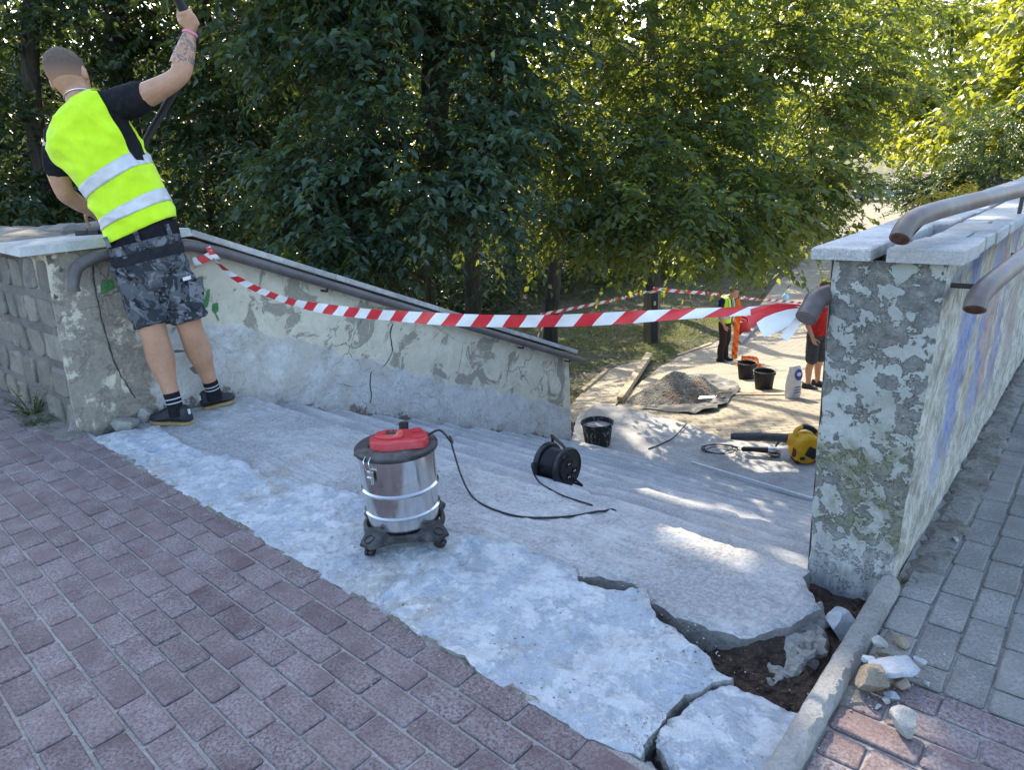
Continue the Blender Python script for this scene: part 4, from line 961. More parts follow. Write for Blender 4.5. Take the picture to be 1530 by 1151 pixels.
wood(40, 330, 11.0, 20, .16, 22, 'slender ivy-grown trunk at the far left edge', [bl(-30,60,10.6,(1.2,1,.9),172,1.35), bl(40,230,10.8,(1.1,.9,.8),195,1.35), bl(20,310,10.4,(1.0,.8,.5),149,1.35), bl(-90,200,10.8,(1,1,1),126,1.35), bl(-10,-180,11,(2.2,1.8,1.5),299,1.35), bl(110,300,11.4,(.9,.8,.5),126,1.35)])
wood(300, 330, 13.6, 10, .19, 23, 'straight ivy-grown trunk between the worker and the big dark tree', [bl(330,60,13,(1.3,1.1,.9),195,1.35), bl(400,200,12.8,(1.1,1,.9),195,1.35), bl(420,330,12.4,(1.2,1,.6),184,1.35), bl(290,330,13,(1.1,1,.5),149,1.35), bl(440,60,13,(1.3,1.1,.9),184,1.35), bl(330,-200,13,(2.6,2,1.5),345,1.35)])
wood(455, 345, 14.6, 40, .2, 24, 'ivy-grown trunk half hidden by the left boughs of the big dark tree', [bl(470,180,14,(1.4,1.2,1),206,1.35), bl(520,60,14,(1.5,1.2,1),206,1.35), bl(560,300,14,(1.4,1.2,.9),206,1.35), bl(470,-150,14,(2.4,2,1.4),299,1.35)])
wood(700, 400, 19, -20, .24, 25, 'shaded trunk deep in the wood behind the big dark tree', [bl(690,250,18,(2,1.6,1.0),252,1.35), bl(620,120,18,(2,1.6,1.3),252,1.35), bl(780,130,18.5,(2,1.6,1.4),252,1.35), bl(700,-40,18,(2.4,2,1.4),276,1.35), bl(780,300,19,(1.6,1.4,.8),161,1.35)])
wood(975, 420, 24, 0, .26, 26, 'upright trunk behind the tree at the foot of the stairs', [bl(960,150,23,(2.4,2,1.6),264,1.35), bl(1080,230,24,(2.2,2,1.2),218,1.35), bl(880,220,22,(2.2,1.8,1.3),229,1.35), bl(1000,20,23,(2.8,2.2,1.6),276,1.35), bl(880,60,23,(2.2,2,1.5),218,1.35)], 'leaf_bright', .15, False, .7)
# trees far behind, a row beyond the lawn
def fartree(u, s, w, h0, h1, seed, label, mat='leaf_bright', leaf=.30, cnt=150):
    b = D(u, 300, s); b.z = zt(b.x, b.y); rs = random.Random(seed); bb = []
    for i in range(11):
        a = rs.uniform(0, 6.28); q = rs.random()**.5; h = rs.uniform(h0, h1); k = 1-.5*abs((h-h0)/(h1-h0)-.45)
        bb.append((b+HR*(math.cos(a)*q*w*k)+HF*(math.sin(a)*q*w*k)+Vector((0, 0, h)), (w*.42, w*.42, (h1-h0)*.17), cnt))
    top = b+Vector((rs.uniform(-.5, .5), 0, h1*.8))
    return tree('park_tree', label, b, [([b, b.lerp(top, .3)+Vector((.2, 0, 0)), top], .26, .08)], bb, leaf, mat, seed, 1.0, 11, .3, False, 'trees beyond the lawn', wide=.6)
FL = ['far left park tree glimpsed behind the worker\'s head', 'park tree behind the raised arm of the worker', 'park tree behind the ivy-grown trunks left of centre', 'park tree filling the gap left of the forked trunk', 'park tree behind the forked trunk', 'sunlit park tree right of the forked trunk', 'sunlit park tree above the lower path', 'hazy sunlit tree above the right wall', 'tall hazy tree at the right edge', 'far tree over the parked cars', 'far tree beyond the sunlit paving', 'tall sunlit tree above the parked cars']
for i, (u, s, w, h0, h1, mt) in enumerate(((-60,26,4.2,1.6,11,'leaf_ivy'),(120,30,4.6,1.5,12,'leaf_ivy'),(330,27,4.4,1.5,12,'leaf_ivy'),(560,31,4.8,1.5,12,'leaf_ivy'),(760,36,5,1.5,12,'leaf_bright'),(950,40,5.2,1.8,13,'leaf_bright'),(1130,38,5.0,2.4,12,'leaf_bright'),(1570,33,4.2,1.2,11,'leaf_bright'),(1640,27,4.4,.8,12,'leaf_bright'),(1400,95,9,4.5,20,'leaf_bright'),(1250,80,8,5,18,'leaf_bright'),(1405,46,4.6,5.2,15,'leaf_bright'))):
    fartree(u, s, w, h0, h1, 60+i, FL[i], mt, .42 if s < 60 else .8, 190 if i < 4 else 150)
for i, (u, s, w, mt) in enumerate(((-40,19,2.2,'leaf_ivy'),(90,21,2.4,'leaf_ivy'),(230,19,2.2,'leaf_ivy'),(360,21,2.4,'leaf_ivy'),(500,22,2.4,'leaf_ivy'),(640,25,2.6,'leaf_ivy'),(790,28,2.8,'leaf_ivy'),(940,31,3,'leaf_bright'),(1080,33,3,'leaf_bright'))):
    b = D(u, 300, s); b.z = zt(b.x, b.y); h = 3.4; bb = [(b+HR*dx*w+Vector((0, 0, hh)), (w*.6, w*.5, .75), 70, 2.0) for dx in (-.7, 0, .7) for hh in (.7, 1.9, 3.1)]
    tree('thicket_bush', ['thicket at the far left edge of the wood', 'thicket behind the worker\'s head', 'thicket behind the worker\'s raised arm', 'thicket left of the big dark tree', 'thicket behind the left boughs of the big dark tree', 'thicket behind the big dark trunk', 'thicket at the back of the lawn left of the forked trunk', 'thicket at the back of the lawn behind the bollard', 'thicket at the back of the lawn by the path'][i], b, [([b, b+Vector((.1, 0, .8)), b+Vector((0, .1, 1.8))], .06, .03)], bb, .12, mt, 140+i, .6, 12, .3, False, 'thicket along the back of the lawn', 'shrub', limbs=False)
for i, (u, s) in enumerate(((-150,46),(20,50),(180,47),(340,52),(500,48),(660,54),(820,58),(990,62))):
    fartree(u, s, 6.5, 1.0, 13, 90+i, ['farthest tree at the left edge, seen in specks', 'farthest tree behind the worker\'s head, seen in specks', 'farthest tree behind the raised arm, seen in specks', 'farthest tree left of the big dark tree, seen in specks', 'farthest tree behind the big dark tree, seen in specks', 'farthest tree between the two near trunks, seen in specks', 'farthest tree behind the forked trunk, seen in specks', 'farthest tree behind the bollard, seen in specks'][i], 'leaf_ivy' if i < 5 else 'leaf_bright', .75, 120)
# bushes by the sunlit paving on the right
def bush(name, label, u, v, s, r_, cnt, mat, leaf, seed, L=.35, n=12, droop=.1, zc=None):
    c = D(u, v, s); b = Vector((c.x, c.y, zt(c.x, c.y))); rs = random.Random(seed)
    bb = [(c+HR*rs.uniform(-.5, .5)*r_[0]+HF*rs.uniform(-.5, .5)*r_[1]+Vector((0, 0, rs.uniform(-.4, .4)*r_[2])), tuple(q*.6 for q in r_), cnt//5) for _ in range(5)]+[(c-Vector((0, 0, r_[2]*.8)), tuple(q*.8 for q in r_), cnt//3)]
    t = tree(name, label, b, [([b, b.lerp(c, .5), c], .05, .02)], bb, leaf, mat, seed, L, n, droop, False, None, 'shrub')
    return t
bush('cedar_bush', 'dark green feathery bush beyond the right wall', 1400, 268, 17, (1.1, 1.1, .55), 620, 'leaf_cedar', .07, 81, .45, 26, .05)
bush('cedar_bush', 'taller dark green bush at the right edge behind the coping', 1500, 205, 16, (1.0, 1.0, .9), 560, 'leaf_cedar', .08, 82, .45, 24, .1)
bush('sunlit_shrub', 'yellow-green sunlit shrub just over the right coping', 1490, 272, 9.0, (.55, .4, .13), 200, 'leaf_yellow', .05, 83, .25, 12)
bush('sunlit_shrub', 'low yellow-green shrub beside the elbow of the top rail', 1400, 292, 9.5, (.25, .3, .07), 90, 'leaf_yellow', .045, 84, .22, 12)
# ------------------------------------------------------------------ people
n = N('skin'); f = n.noise(14, 5, .6); g = n.noise(90, 3)
n.bsdf(n.mix(n.ramp(g, [(.4, 0), (.7, .35)]), n.ramp(f, [(.3, (.42, .225, .135)), (.7, (.52, .295, .19))]), (.36, .175, .105)), .5, n.bump(g, .1, .002), spec=.4, Subsurface_Weight=.08); MAT['skin'] = n.m
n = N('skin_inked'); f = n.noise(14, 5, .6); p = n.co(); ink = n.ramp(n.noise(26, 5, .55, p, 1.6), [(.50, 0), (.535, 1)]); ink2 = n.ramp(n.noise(60, 4, .6, p, .8), [(.55, 0), (.60, 1)])
n.bsdf(n.mix(n.math('MULTIPLY', n.math('MAXIMUM', ink, n.math('MULTIPLY', ink2, .5)), .72), n.ramp(f, [(.3, (.42, .225, .135)), (.7, (.52, .295, .19))]), (.085, .095, .115)), .5, None, spec=.4); MAT['skin_inked'] = n.m
n = N('camo'); p = n.co(); a = n.noise(13, 4, .6, p, .9); b = n.noise(19, 3, .55, n.co(loc=(3, 1, 7)), 1.1); w = n.noise(260, 2)
c = n.mix(n.ramp(a, [(.47, 0), (.50, 1)]), (.038, .041, .049), (.10, .106, .117)); c = n.mix(n.ramp(b, [(.56, 0), (.59, 1)]), c, (.175, .183, .195)); c = n.mix(n.ramp(n.noise(15, 3, .5, n.co(loc=(8, 4, 2)), 1), [(.60, 0), (.63, 1)]), c, (.018, .020, .026))
n.bsdf(c, .9, n.bump(w, .2, .002), spec=.15); MAT['camo'] = n.m
n = N('hivis'); f = n.noise(9, 5, .6); w = n.noise(300, 2)
n.bsdf(n.mix(n.ramp(n.noise(5, 6, .7), [(.55, 0), (.72, .35)]), n.ramp(f, [(.3, (.52, .80, .012)), (.7, (.66, .95, .03))]), (.40, .52, .05)), .75, n.bump(w, .15, .001), spec=.2, Sheen_Weight=.2); MAT['hivis'] = n.m
n = N('reflective'); f = n.noise(12, 4); n.bsdf(n.ramp(f, [(.3, (.50, .50, .52)), (.7, (.66, .66, .68))]), .45, None, .1, .5); MAT['reflective'] = n.m
plain('cloth_black', (.014, .014, .017), .92, 0, .15, .3, 40, .1)
plain('cloth_yoke', (.022, .023, .028), .9, 0, .15, .3, 40, .1)
plain('cloth_navy', (.016, .022, .060), .9, 0, .15, .25, 30, .1)
plain('cloth_brown', (.040, .026, .022), .9, 0, .15, .3, 30, .1)
plain('cloth_red', (.46, .022, .020), .85, 0, .2, .2, 20, .15)
plain('cloth_grey', (.055, .058, .066), .9, 0, .15, .25, 30, .1)
n = N('hair'); f = n.noise(45, 5, .7); z_ = n.xyz(n.co(kind='Generated'))[2]
n.bsdf(n.mix(n.ramp(n.math('ADD', z_, n.math('MULTIPLY', n.math('SUBTRACT', f, .5), .25)), [(.18, 0), (.62, 1)]), (.40, .225, .145), n.ramp(f, [(.3, (.10, .072, .058)), (.7, (.16, .112, .088))])), .85, n.bump(n.noise(500, 2), .25, .002), spec=.2); MAT['hair'] = n.m
plain('shoe_dark', (.018, .022, .030), .55, 0, .4, .4, 50, .2)
plain('shoe_brown', (.05, .026, .022), .7, 0, .3, .3, 50, .2)
plain('sole_tan', (.36, .245, .11), .75, 0, .25, .2, 40, .1)
plain('white_cloth', (.62, .62, .62), .8, 0, .2, .1, 40, 0)
plain('sock_stripe', (.45, .46, .50), .85, 0, .2, .1, 40, 0)
plain('pink_band', (.70, .22, .32), .5, 0, .4, .4, 120, 0)
plain('waistband_red', (.20, .02, .03), .8, 0, .2, .1, 40, 0)
plain('silver', (.6, .6, .6), .3, .9, .5, .1, 60, 0)

def ring(c, lat, fro, hw, hd, n=32, e=2.0):
    out = []
    for j in range(n):
        a = 2*math.pi*j/n; ca, sa = math.cos(a), math.sin(a); q = 2/e
        out.append(Vector(c)+lat*(math.copysign(abs(ca)**q, ca)*hw)+fro*(math.copysign(abs(sa)**q, sa)*hd))
    return out
TMP = bpy.data.scenes.new('scratch')
def union(mb, name, mat, parent, voxel=.007, smooth=2, wr=0, ws=14, aniso=None):
    me = mb.mesh('tmp'); bm = bmesh.new(); bm.from_mesh(me); bmesh.ops.recalc_face_normals(bm, faces=bm.faces[:]); bm.to_mesh(me); bm.free()
    o = bpy.data.objects.new('tmp', me); COL.objects.link(o)
    r_ = o.modifiers.new('r', 'REMESH'); r_.mode = 'VOXEL'; r_.voxel_size = voxel
    if smooth: s_ = o.modifiers.new('s', 'SMOOTH'); s_.factor = .5; s_.iterations = smooth
    COL.objects.unlink(o); TMP.collection.objects.link(o)          # a scratch scene, so that only this mesh is worked out
    TMP.view_layers[0].update(); dg = TMP.view_layers[0].depsgraph; m2 = bpy.data.meshes.new_from_object(o.evaluated_get(dg)); m2.name = name
    bpy.data.objects.remove(o); bpy.data.meshes.remove(me)
    if wr:
        nr_ = [v.normal.copy() for v in m2.vertices]
        for v, vn in zip(m2.vertices, nr_):
            p = v.co.copy()
            if aniso: p = Vector((p.dot(aniso[0])*aniso[3], p.dot(aniso[1])*aniso[4], p.dot(aniso[2])*aniso[5]))
            d = noise.noise(p*ws)*wr+noise.noise(p*ws*2.3+Vector((3, 1, 2)))*wr*.45; v.co += vn*d
    m2.materials.clear()
    return link(name, m2, mat, parent, True)
def limb(mb, pts, rad, n=14, end=True): 
    q = spline(pts, 5); k = len(q); m = len(pts)-1; rr = []
    for i in range(k):
        t = i/(k-1)*m; a = min(m-1, int(t)); u = t-a; rr.append(rad[a]+(rad[a+1]-rad[a])*(u*u*(3-2*u)))
    mb.tube(q, rr, n); mb.ball(q[0], rr[0], n, 8)
    if end: mb.ball(q[-1], rr[-1], n, 8)
def head(mb, c, up, fro, lat, s=1.0):
    """skull, face, nose, ears round the centre c"""
    M3 = Matrix((lat, fro, up)).transposed()
    rs_ = []
    for z, hw, hd, oy in ((-.118, .030, .035, .045), (-.105, .045, .055, .035), (-.075, .058, .075, .018), (-.04, .068, .088, .006), (0, .075, .096, 0), (.035, .077, .098, -.004), (.07, .070, .090, -.006), (.095, .055, .072, -.006), (.112, .032, .045, -.006), (.118, .010, .015, -.006)):
        rs_.append(ring(Vector(c)+up*z*s+fro*oy*s, lat, fro, hw*s, hd*s, 24, 2.15))
    mb.loft(rs_)
    mb.ball(Vector(c)+fro*.100*s-up*.022*s, (.014*s, .020*s, .024*s), 8, 6, M3)
    mb.ball(Vector(c)+fro*.085*s-up*.062*s, (.026*s, .014*s, .010*s), 8, 6, M3)
    for k in (-1, 1):
        mb.ball(Vector(c)+lat*(k*.080*s)-fro*.008*s-up*.012*s, (.010*s, .019*s, .033*s), 8, 6, M3)
        mb.ball(Vector(c)+lat*(k*.030*s)+fro*.088*s+up*.012*s, (.014*s, .010*s, .008*s), 8, 6, M3)
def hair(c, up, fro, lat, s, parent, line=-.02, name='hair', mat='hair'):
    mb = MB(); rs_ = []; k = 36
    for z, hw, hd, oy in ((-.055, .062, .082, .012), (-.03, .070, .090, .004), (0, .075, .096, 0), (.035, .077, .098, -.004), (.07, .070, .090, -.006), (.095, .055, .072, -.006), (.112, .032, .045, -.006), (.119, .008, .012, -.006)):
        rr = []
        for j in range(k):
            a = 2*math.pi*j/k; ca, sa = math.cos(a), math.sin(a); q = 2/2.15
            face = max(0, min(1, (sa-.15)*4))*max(0, min(1, (.075-z)/.02)); g = .0055-.02*face-(.012*max(0, min(1, (line-.012-z)/.02)))
            zz = z+(.004 if z > .1 else 0)
            rr.append(Vector(c)+up*zz*s+fro*oy*s+lat*(math.copysign(abs(ca)**q, ca)*(hw+g)*s)+fro*(math.copysign(abs(sa)**q, sa)*(hd+g)*s))
        rs_.append(rr)
    mb.loft(rs_); return mb.build(name, mat, parent, True)
def hand(mb, wrist, d, palm_n, side, s=1.0, curl=.9):
    """relaxed hand: palm and five fingers. d points to the fingertips, palm_n out of the palm, side to the thumb"""
    d = d.normalized(); w = Vector(wrist)
    mb.loft([ring(w+d*(t*s), side, palm_n, a*s, b*s, 12, 2.6) for t, a, b in ((-.01, .026, .019), (.02, .034, .017), (.055, .041, .015), (.085, .039, .012))])
    for i, (o, L_) in enumerate(((.030, .070), (.010, .078), (-.010, .072), (-.029, .056))):
        p = w+d*(.082*s)+side*(o*s); pts = [p-d*.02*s]; ang = 0; q = p
        for k in range(3):
            pts.append(q); ang += curl*(.35+.25*k); dd = d*math.cos(ang)+palm_n*math.sin(ang); q = q+dd*(L_*s*(.45, .32, .23)[k])
        pts.append(q); limb(mb, pts, [.0095*s, .0092*s, .0088*s, .0082*s, .0068*s], 8)
    p = w+d*.025*s+side*.030*s; limb(mb, [p, p+(d*.5+side*.6+palm_n*.25)*.035*s, p+(d*.85+side*.65+palm_n*.5)*.055*s, p+(d*1.25+side*.6+palm_n*.7)*.07*s], [.012*s, .011*s, .0095*s, .0075*s], 8)
def shoe(t, heel, toe, up, w=.045, h=.085, mat='shoe_dark', sole='sole_tan', lace=True):
    heel, toe = Vector(heel), Vector(toe); d = (toe-heel); L_ = d.length; d.normalize(); lat = d.cross(up).normalized(); u = lat.cross(d).normalized()
    prof = [(-.04, .50, .50), (.0, .70, .95), (.08, .78, 1.06), (.20, .80, 1.0), (.33, .80, 1.02), (.45, .84, .90), (.58, .95, .70), (.72, 1.03, .56), (.86, .97, .50), (.95, .76, .42), (1.01, .40, .30)]
    mb = MB(); rs_ = []
    for a, ww, hh in prof:
        c = heel+d*(a*L_); hz = h*hh; rs_.append([c+lat*(w*ww*math.copysign(abs(math.cos(q))**.75, math.cos(q))*(1 if math.sin(q) < 0 else .86))+u*(.014+hz*(.5+.5*math.copysign(abs(math.sin(q))**.8, math.sin(q)))) for q in [2*math.pi*j/20 for j in range(20)]])
    mb.loft(rs_); sh = mb.build('shoe', mat, t, True)
    mb = MB(); rs_ = []
    for a, ww, hh in prof:
        c = heel+d*(a*L_+.000)+u*(.006*max(0, a-.8)*4); b = w*ww*1.07; rs_.append([c+lat*(b*x)+u*z for x, z in ((-.96, .0), (-1.0, .008), (-.97, .017), (.97, .017), (1.0, .008), (.96, .0))])
    mb.loft(rs_); mb.build('sole', sole, sh, False)
    if lace:
        mb = MB()
        for k in range(4):
            a = .40+.09*k; c = heel+d*(a*L_)+u*(h*(.99-.11*k)+.012); mb.tube([c-lat*.02, c+u*.004, c+lat*.02], .003, 5)
        mb.build('laces', 'shoe_brown', sh, True)
        mb = MB(); mb.box(heel-d*.012+u*(h*.80), (.012, .008, .028), Matrix((lat, d, u)).transposed()); mb.build('heel_loop', 'white_cloth', sh)
    return sh

# ---- the worker leaning on the wall with one arm up
S0 = 3.75
WK = thing('person', Vector((-3.91, 1.61, 0)), 'worker in lime vest and camouflage shorts leaning on the wall, one arm raised', 'person')
UP = Vector((0, 0, 1))
TR_ = [((226,412),.160,.125,8,S0),((222,385),.168,.128,10,S0),((214,350),.164,.120,11,S0),((200,315),.156,.112,15,S0),((180,270),.165,.116,19,S0),((152,226),.186,.124,23,S0),((128,190),.205,.122,27,S0),((120,165),.175,.100,29,S0),((121,150),.085,.075,28,S0)]
def torso(t):
    """centre, lateral, frontal axes and half sizes at t in 0..1"""
    k = t*(len(TR_)-1); i = min(len(TR_)-2, int(k)); u = k-i; A, B = TR_[i], TR_[i+1]
    L_ = lambda a, b: a+(b-a)*u
    px = (L_(A[0][0], B[0][0]), L_(A[0][1], B[0][1])); c = D(px[0], px[1], S0); an = R(L_(A[3], B[3])); lat = HR*math.cos(an)+UP*math.sin(an)
    ax = (D(*TR_[-2][0], S0)-D(*TR_[0][0], S0)).normalized(); fro = (HF-lat*HF.dot(lat)).normalized()
    return c, lat, fro, L_(A[1], B[1]), L_(A[2], B[2])
hc = D(103, 114, S0+.02); hup = (D(96, 84, S0+.05)-D(116, 140, S0)).normalized(); hlat = HR-hup*HR.dot(hup); hlat.normalize(); hfro = hup.cross(hlat)
JR = [D(176,156,S0), D(205,148,S0-.01), D(264,116,S0-.04), D(274,88,S0-.01), D(284,50,S0+.03)]
JL = [D(86,204,S0), D(84,240,S0+.01), D(95,284,S0+.04), D(112,300,S0+.16), D(135,315,S0+.30)]
LG = [D(196,400,S0-.01), D(216,450,S0-.03), D(231,502,S0-.06), D(240,535,S0-.04), D(252,575,S0-.05), D(262,608,S0-.06)]
RG = [D(252,395,S0+.04), D(268,440,S0+.04), D(284,490,S0+.06), D(296,523,S0+.11), D(310,560,S0+.15), D(319,585,S0+.17)]
mb = MB(); head(mb, hc, hup, hfro, hlat, 1.06)
limb(mb, [D(122,158,S0), D(116,140,S0), D(110,126,S0+.01)], [.066, .060, .058])
mb.loft([ring(*torso(t)[:3], torso(t)[3]*.94, torso(t)[4]*.94, 28, 2.2) for t in [i/16 for i in range(17)]])
limb(mb, JR, [.060, .062, .046, .050, .030]); limb(mb, JL, [.060, .058, .046, .044, .032])
limb(mb, LG, [.085, .088, .066, .071, .045, .036]); limb(mb, RG, [.085, .088, .066, .070, .044, .036])
# right fist closed round the handle of the hose
hp = D(283, 33, S0+.03); hd_ = (D(266, -4, S0+.0)-D(284, 34, S0+.05)).normalized()      # axis of the handle
outw = (HF*-1); outw = (outw-hd_*outw.dot(hd_)).normalized(); rgt = hd_.cross(outw)*-1
if rgt.dot(HR) < 0: rgt = -rgt
wr_ = JR[-1]; pc = hp+outw*.020+rgt*.012
mb.loft([ring(a, rgt, outw, b, c, 14, 2.5) for a, b, c in ((wr_, .030, .026), (wr_.lerp(pc, .45)+rgt*.004, .036, .026), (pc-hd_*.015, .040, .024), (pc+hd_*.028, .038, .021), (pc+hd_*.045, .028, .015))])
for i in range(4):
    o_ = hp+hd_*(.048-.0225*i); pts = []
    for k in range(7):
        a = R(-25+k*42)*1.0; pts.append(o_+(outw*math.cos(a)+rgt*math.sin(a))*(.031-.001*k))
    limb(mb, pts, [.0115, .0115, .011, .0105, .010, .0095, .008], 8)
limb(mb, [pc-rgt*.022-hd_*.01, hp+outw*.024-rgt*.028+hd_*.012, hp-rgt*.036+hd_*.034, hp-rgt*.030-outw*.014+hd_*.050], [.016, .014, .012, .009], 8)
hand(mb, JL[-1], (JL[-1]-JL[-2]).normalized(), Vector((0, 0, -1)), HR*-1, 1.0, .6)
union(mb, 'body', 'skin', WK, .0062, 3)
# inked skin on the forearm as a thin layer of its own
mb = MB(); q = [JR[2].lerp(JR[3], .55), JR[3], JR[3].lerp(JR[4], .55), JR[4].lerp(JR[3], .12)]; mb.tube(spline(q, 4), [.0515, .0522, .0526, .0522, .0505, .048, .0455, .0425, .0400, .0378, .0355, .034, .0325][:13], 18, False); mb.build('tattooed_forearm', 'skin_inked', WK, True)
mb = MB(); a = JR[4].lerp(JR[3], .02); d_ = (JR[4]-JR[3]).normalized(); mb.tube([a-d_*.006, a+d_*.006], .0355, 16, False); mb.build('wristband', 'pink_band', WK, True)
hair(hc, hup, hfro, hlat, 1.06, WK, -.012)
mb = MB(); nc = D(119, 144, S0); mb.tube([nc+(hlat*math.cos(a)*.069+hfro*math.sin(a)*.066)-hup*(.006*math.sin(a)) for a in [2*math.pi*i/24 for i in range(25)]], .0035, 6); mb.build('neck_chain', 'silver', WK, True)
# black t-shirt
mb = MB(); mb.loft([ring(*torso(t)[:3], torso(t)[3]*1.0+(.016 if t < .3 else .004), torso(t)[4]*1.0+(.016 if t < .3 else .004), 32, 2.2) for t in [.205+i*.76/16 for i in range(17)]])
limb(mb, [JR[0]-HR*.02, JR[0].lerp(JR[1], .5), D(208,146,S0-.01)], [.076, .080, .079], 16); limb(mb, [JL[0], JL[1].lerp(JL[0], .2), D(86,252,S0+.01)], [.060, .062, .062], 16)
union(mb, 't_shirt', 'cloth_black', WK, .009, 3, .006, 12)
# lime vest with cut-out armholes
def vest_r(t, a, off):
    c, lat, fro, hw, hd = torso(t); e = 2/2.25; ca, sa = math.cos(a), math.sin(a)
    k = 1.0+.0*a; x = math.copysign(abs(ca)**e, ca)*hw; y = math.copysign(abs(sa)**e, sa)*hd
    arm = max(0, min(1, (t-.50)/.14))*max(0, min(1, (.99-t)/.05)) ; lim = R(34) if ca > 0 else R(5)
    da = abs(math.atan2(sa, ca)) if ca > 0 else abs(abs(math.atan2(sa, ca))-math.pi)
    cut = arm*max(0, min(1, (lim-da)/R(9)))
    p = c+lat*x+fro*y; nrm = (lat*(ca/hw)+fro*(sa/hd)).normalized()
    fold = .014*noise.noise(Vector((p.dot(lat)*6+p.z*3.5, p.z*3.5, a*1.2)))+.006*noise.noise(Vector((p.dot(lat)*20+p.z*9, p.z*9, a)))+.014*max(0, noise.noise(Vector((p.dot(HR)*9-p.z*7, p.z*2.2+p.dot(HR)*2, 4))))+.009*max(0, 1-abs(noise.noise(Vector((p.dot(HR)*5+p.z*5, p.z*2-p.dot(HR)*2, 9))))*7)
    loose = .018+.010*max(0, 1-t*2.2)
    return p+nrm*(loose+fold+off-.070*cut)
def vest_part(t0, t1, nt, off, name, mat, parent, tilt=0):
    mb = MB(); na = 96; V = []
    for i in range(nt+1):
        t = t0+(t1-t0)*i/nt
        for j in range(na): a = 2*math.pi*j/na; V.append(vest_r(t+tilt*math.cos(a), a, off))
    mb.add(V, [(i*na+j, i*na+(j+1) % na, (i+1)*na+(j+1) % na, (i+1)*na+j) for i in range(nt) for j in range(na)]); o = mb.build(name, mat, parent, True)
    so = o.modifiers.new('thick', 'SOLIDIFY'); so.thickness = .003; so.offset = -1; return o
vs = vest_part(.262, .992, 64, 0, 'vest', 'hivis', WK, .03)
vest_part(.345, .395, 5, .0045, 'reflective_band', 'reflective', vs, .022); vest_part(.495, .545, 5, .0045, 'reflective_band', 'reflective', vs, .02)
# camouflage shorts
mb = MB(); mb.loft([ring(*torso(t)[:3], torso(t)[3]+.010, torso(t)[4]+.012, 32, 2.3) for t in [0, .06, .125, .17, .212]])
hemL, hemR = D(229,487,S0-.05), D(284,477,S0+.05)
limb(mb, [LG[0]+HR*.012, LG[1]+HR*.004, hemL], [.108, .104, .098], 18, False); limb(mb, [RG[0]-HR*.012, RG[1], hemR], [.108, .104, .097], 18, False)
mb.ball(D(225,412,S0+.0), (.15, .12, .09), 16, 10)
so_ = union(mb, 'shorts', 'camo', WK, .0085, 4, .012, 9, (HR, HF, UP, 1.0, 1.0, 2.2))
mb = MB(); mb.loft([ring(*torso(t)[:3], torso(t)[3]+.017, torso(t)[4]+.018, 40, 2.3) for t in (.105, .125, .145, .165)], False); mb.build('yoke', 'cloth_yoke', so_, True)
mb = MB(); mb.loft([ring(*torso(t)[:3], torso(t)[3]+.015, torso(t)[4]+.016, 40, 2.3) for t in (.172, .19, .214)], False); mb.build('waistband', 'camo', so_, True)
mb = MB(); mb.loft([ring(*torso(t)[:3], torso(t)[3]+.008, torso(t)[4]+.010, 40, 2.3) for t in (.212, .224)], False); mb.build('underwear_band', 'waistband_red', WK, True)
for u, v in ((205,354),(252,343),(160,362)):
    c, lat, fro, hw, hd = torso(.19); p = D(u, v, S0-hd-.028 if u != 252 else S0-.095); mb = MB(); mb.box(p, (.022, .008, .055), Matrix((lat, fro, fro.cross(lat)*-1)).transposed(), .003); mb.build('belt_loop', 'camo', so_)
def patch(px, s, nm, mt, th=.006):
    P = [D(u, v, s_) for (u, v), s_ in zip(px, s)]; mb = MB(); k = len(P); nn = (P[1]-P[0]).cross(P[2]-P[0]).normalized(); nn = nn if nn.dot(CAM-P[0]) > 0 else -nn
    mb.add([p-nn*.02 for p in P]+[p+nn*th for p in P], [tuple(range(k))[::-1], tuple(range(k, 2*k))]+[(i, (i+1) % k, k+(i+1) % k, k+i) for i in range(k)]); return mb.build(nm, mt, so_)
patch([(282,420),(302,414),(305,442),(304,458),(290,462),(284,452)], [S0-.035, S0-.02, S0-.01, S0-.01, S0-.035, S0-.035], 'cargo_pocket', 'camo', .004)
patch([(273,415),(284,412),(285,417),(274,420)], [S0-.065, S0-.055, S0-.055, S0-.065], 'pocket_label', 'white_cloth', .006)
# socks and shoes
for nm, A_, B_, C_ in (('l', LG[4], LG[5], LG[5]-Vector((0, 0, .03))), ('r', RG[4], RG[5], RG[5]-Vector((0, 0, .03)))):
    mb = MB(); top = A_.lerp(B_, .35); mb.tube([top, B_, C_-Vector((0, 0, .02))], [.0425, .040, .042], 16); sk = mb.build('sock', 'cloth_black', WK, True)
    for k in (.62, .80):
        c = A_.lerp(B_, k); d_ = (B_-A_).normalized(); mb = MB(); mb.tube([c-d_*.003, c+d_*.003], .0433, 16, False); mb.build('stripe', 'sock_stripe', sk, True)
def ground_shoe(h_, t_):
    zg = max(top_at(*h_.xy), top_at(*h_.lerp(t_, .5).xy), top_at(*t_.xy))+.002; h_.z = zg; t_.z = zg; shoe(WK, h_, t_, Vector((0, 0, 1)), .050, .092)
ground_shoe(on(284, 634), on(229, 631)); ground_shoe(on(305, 612), on(349, 600))
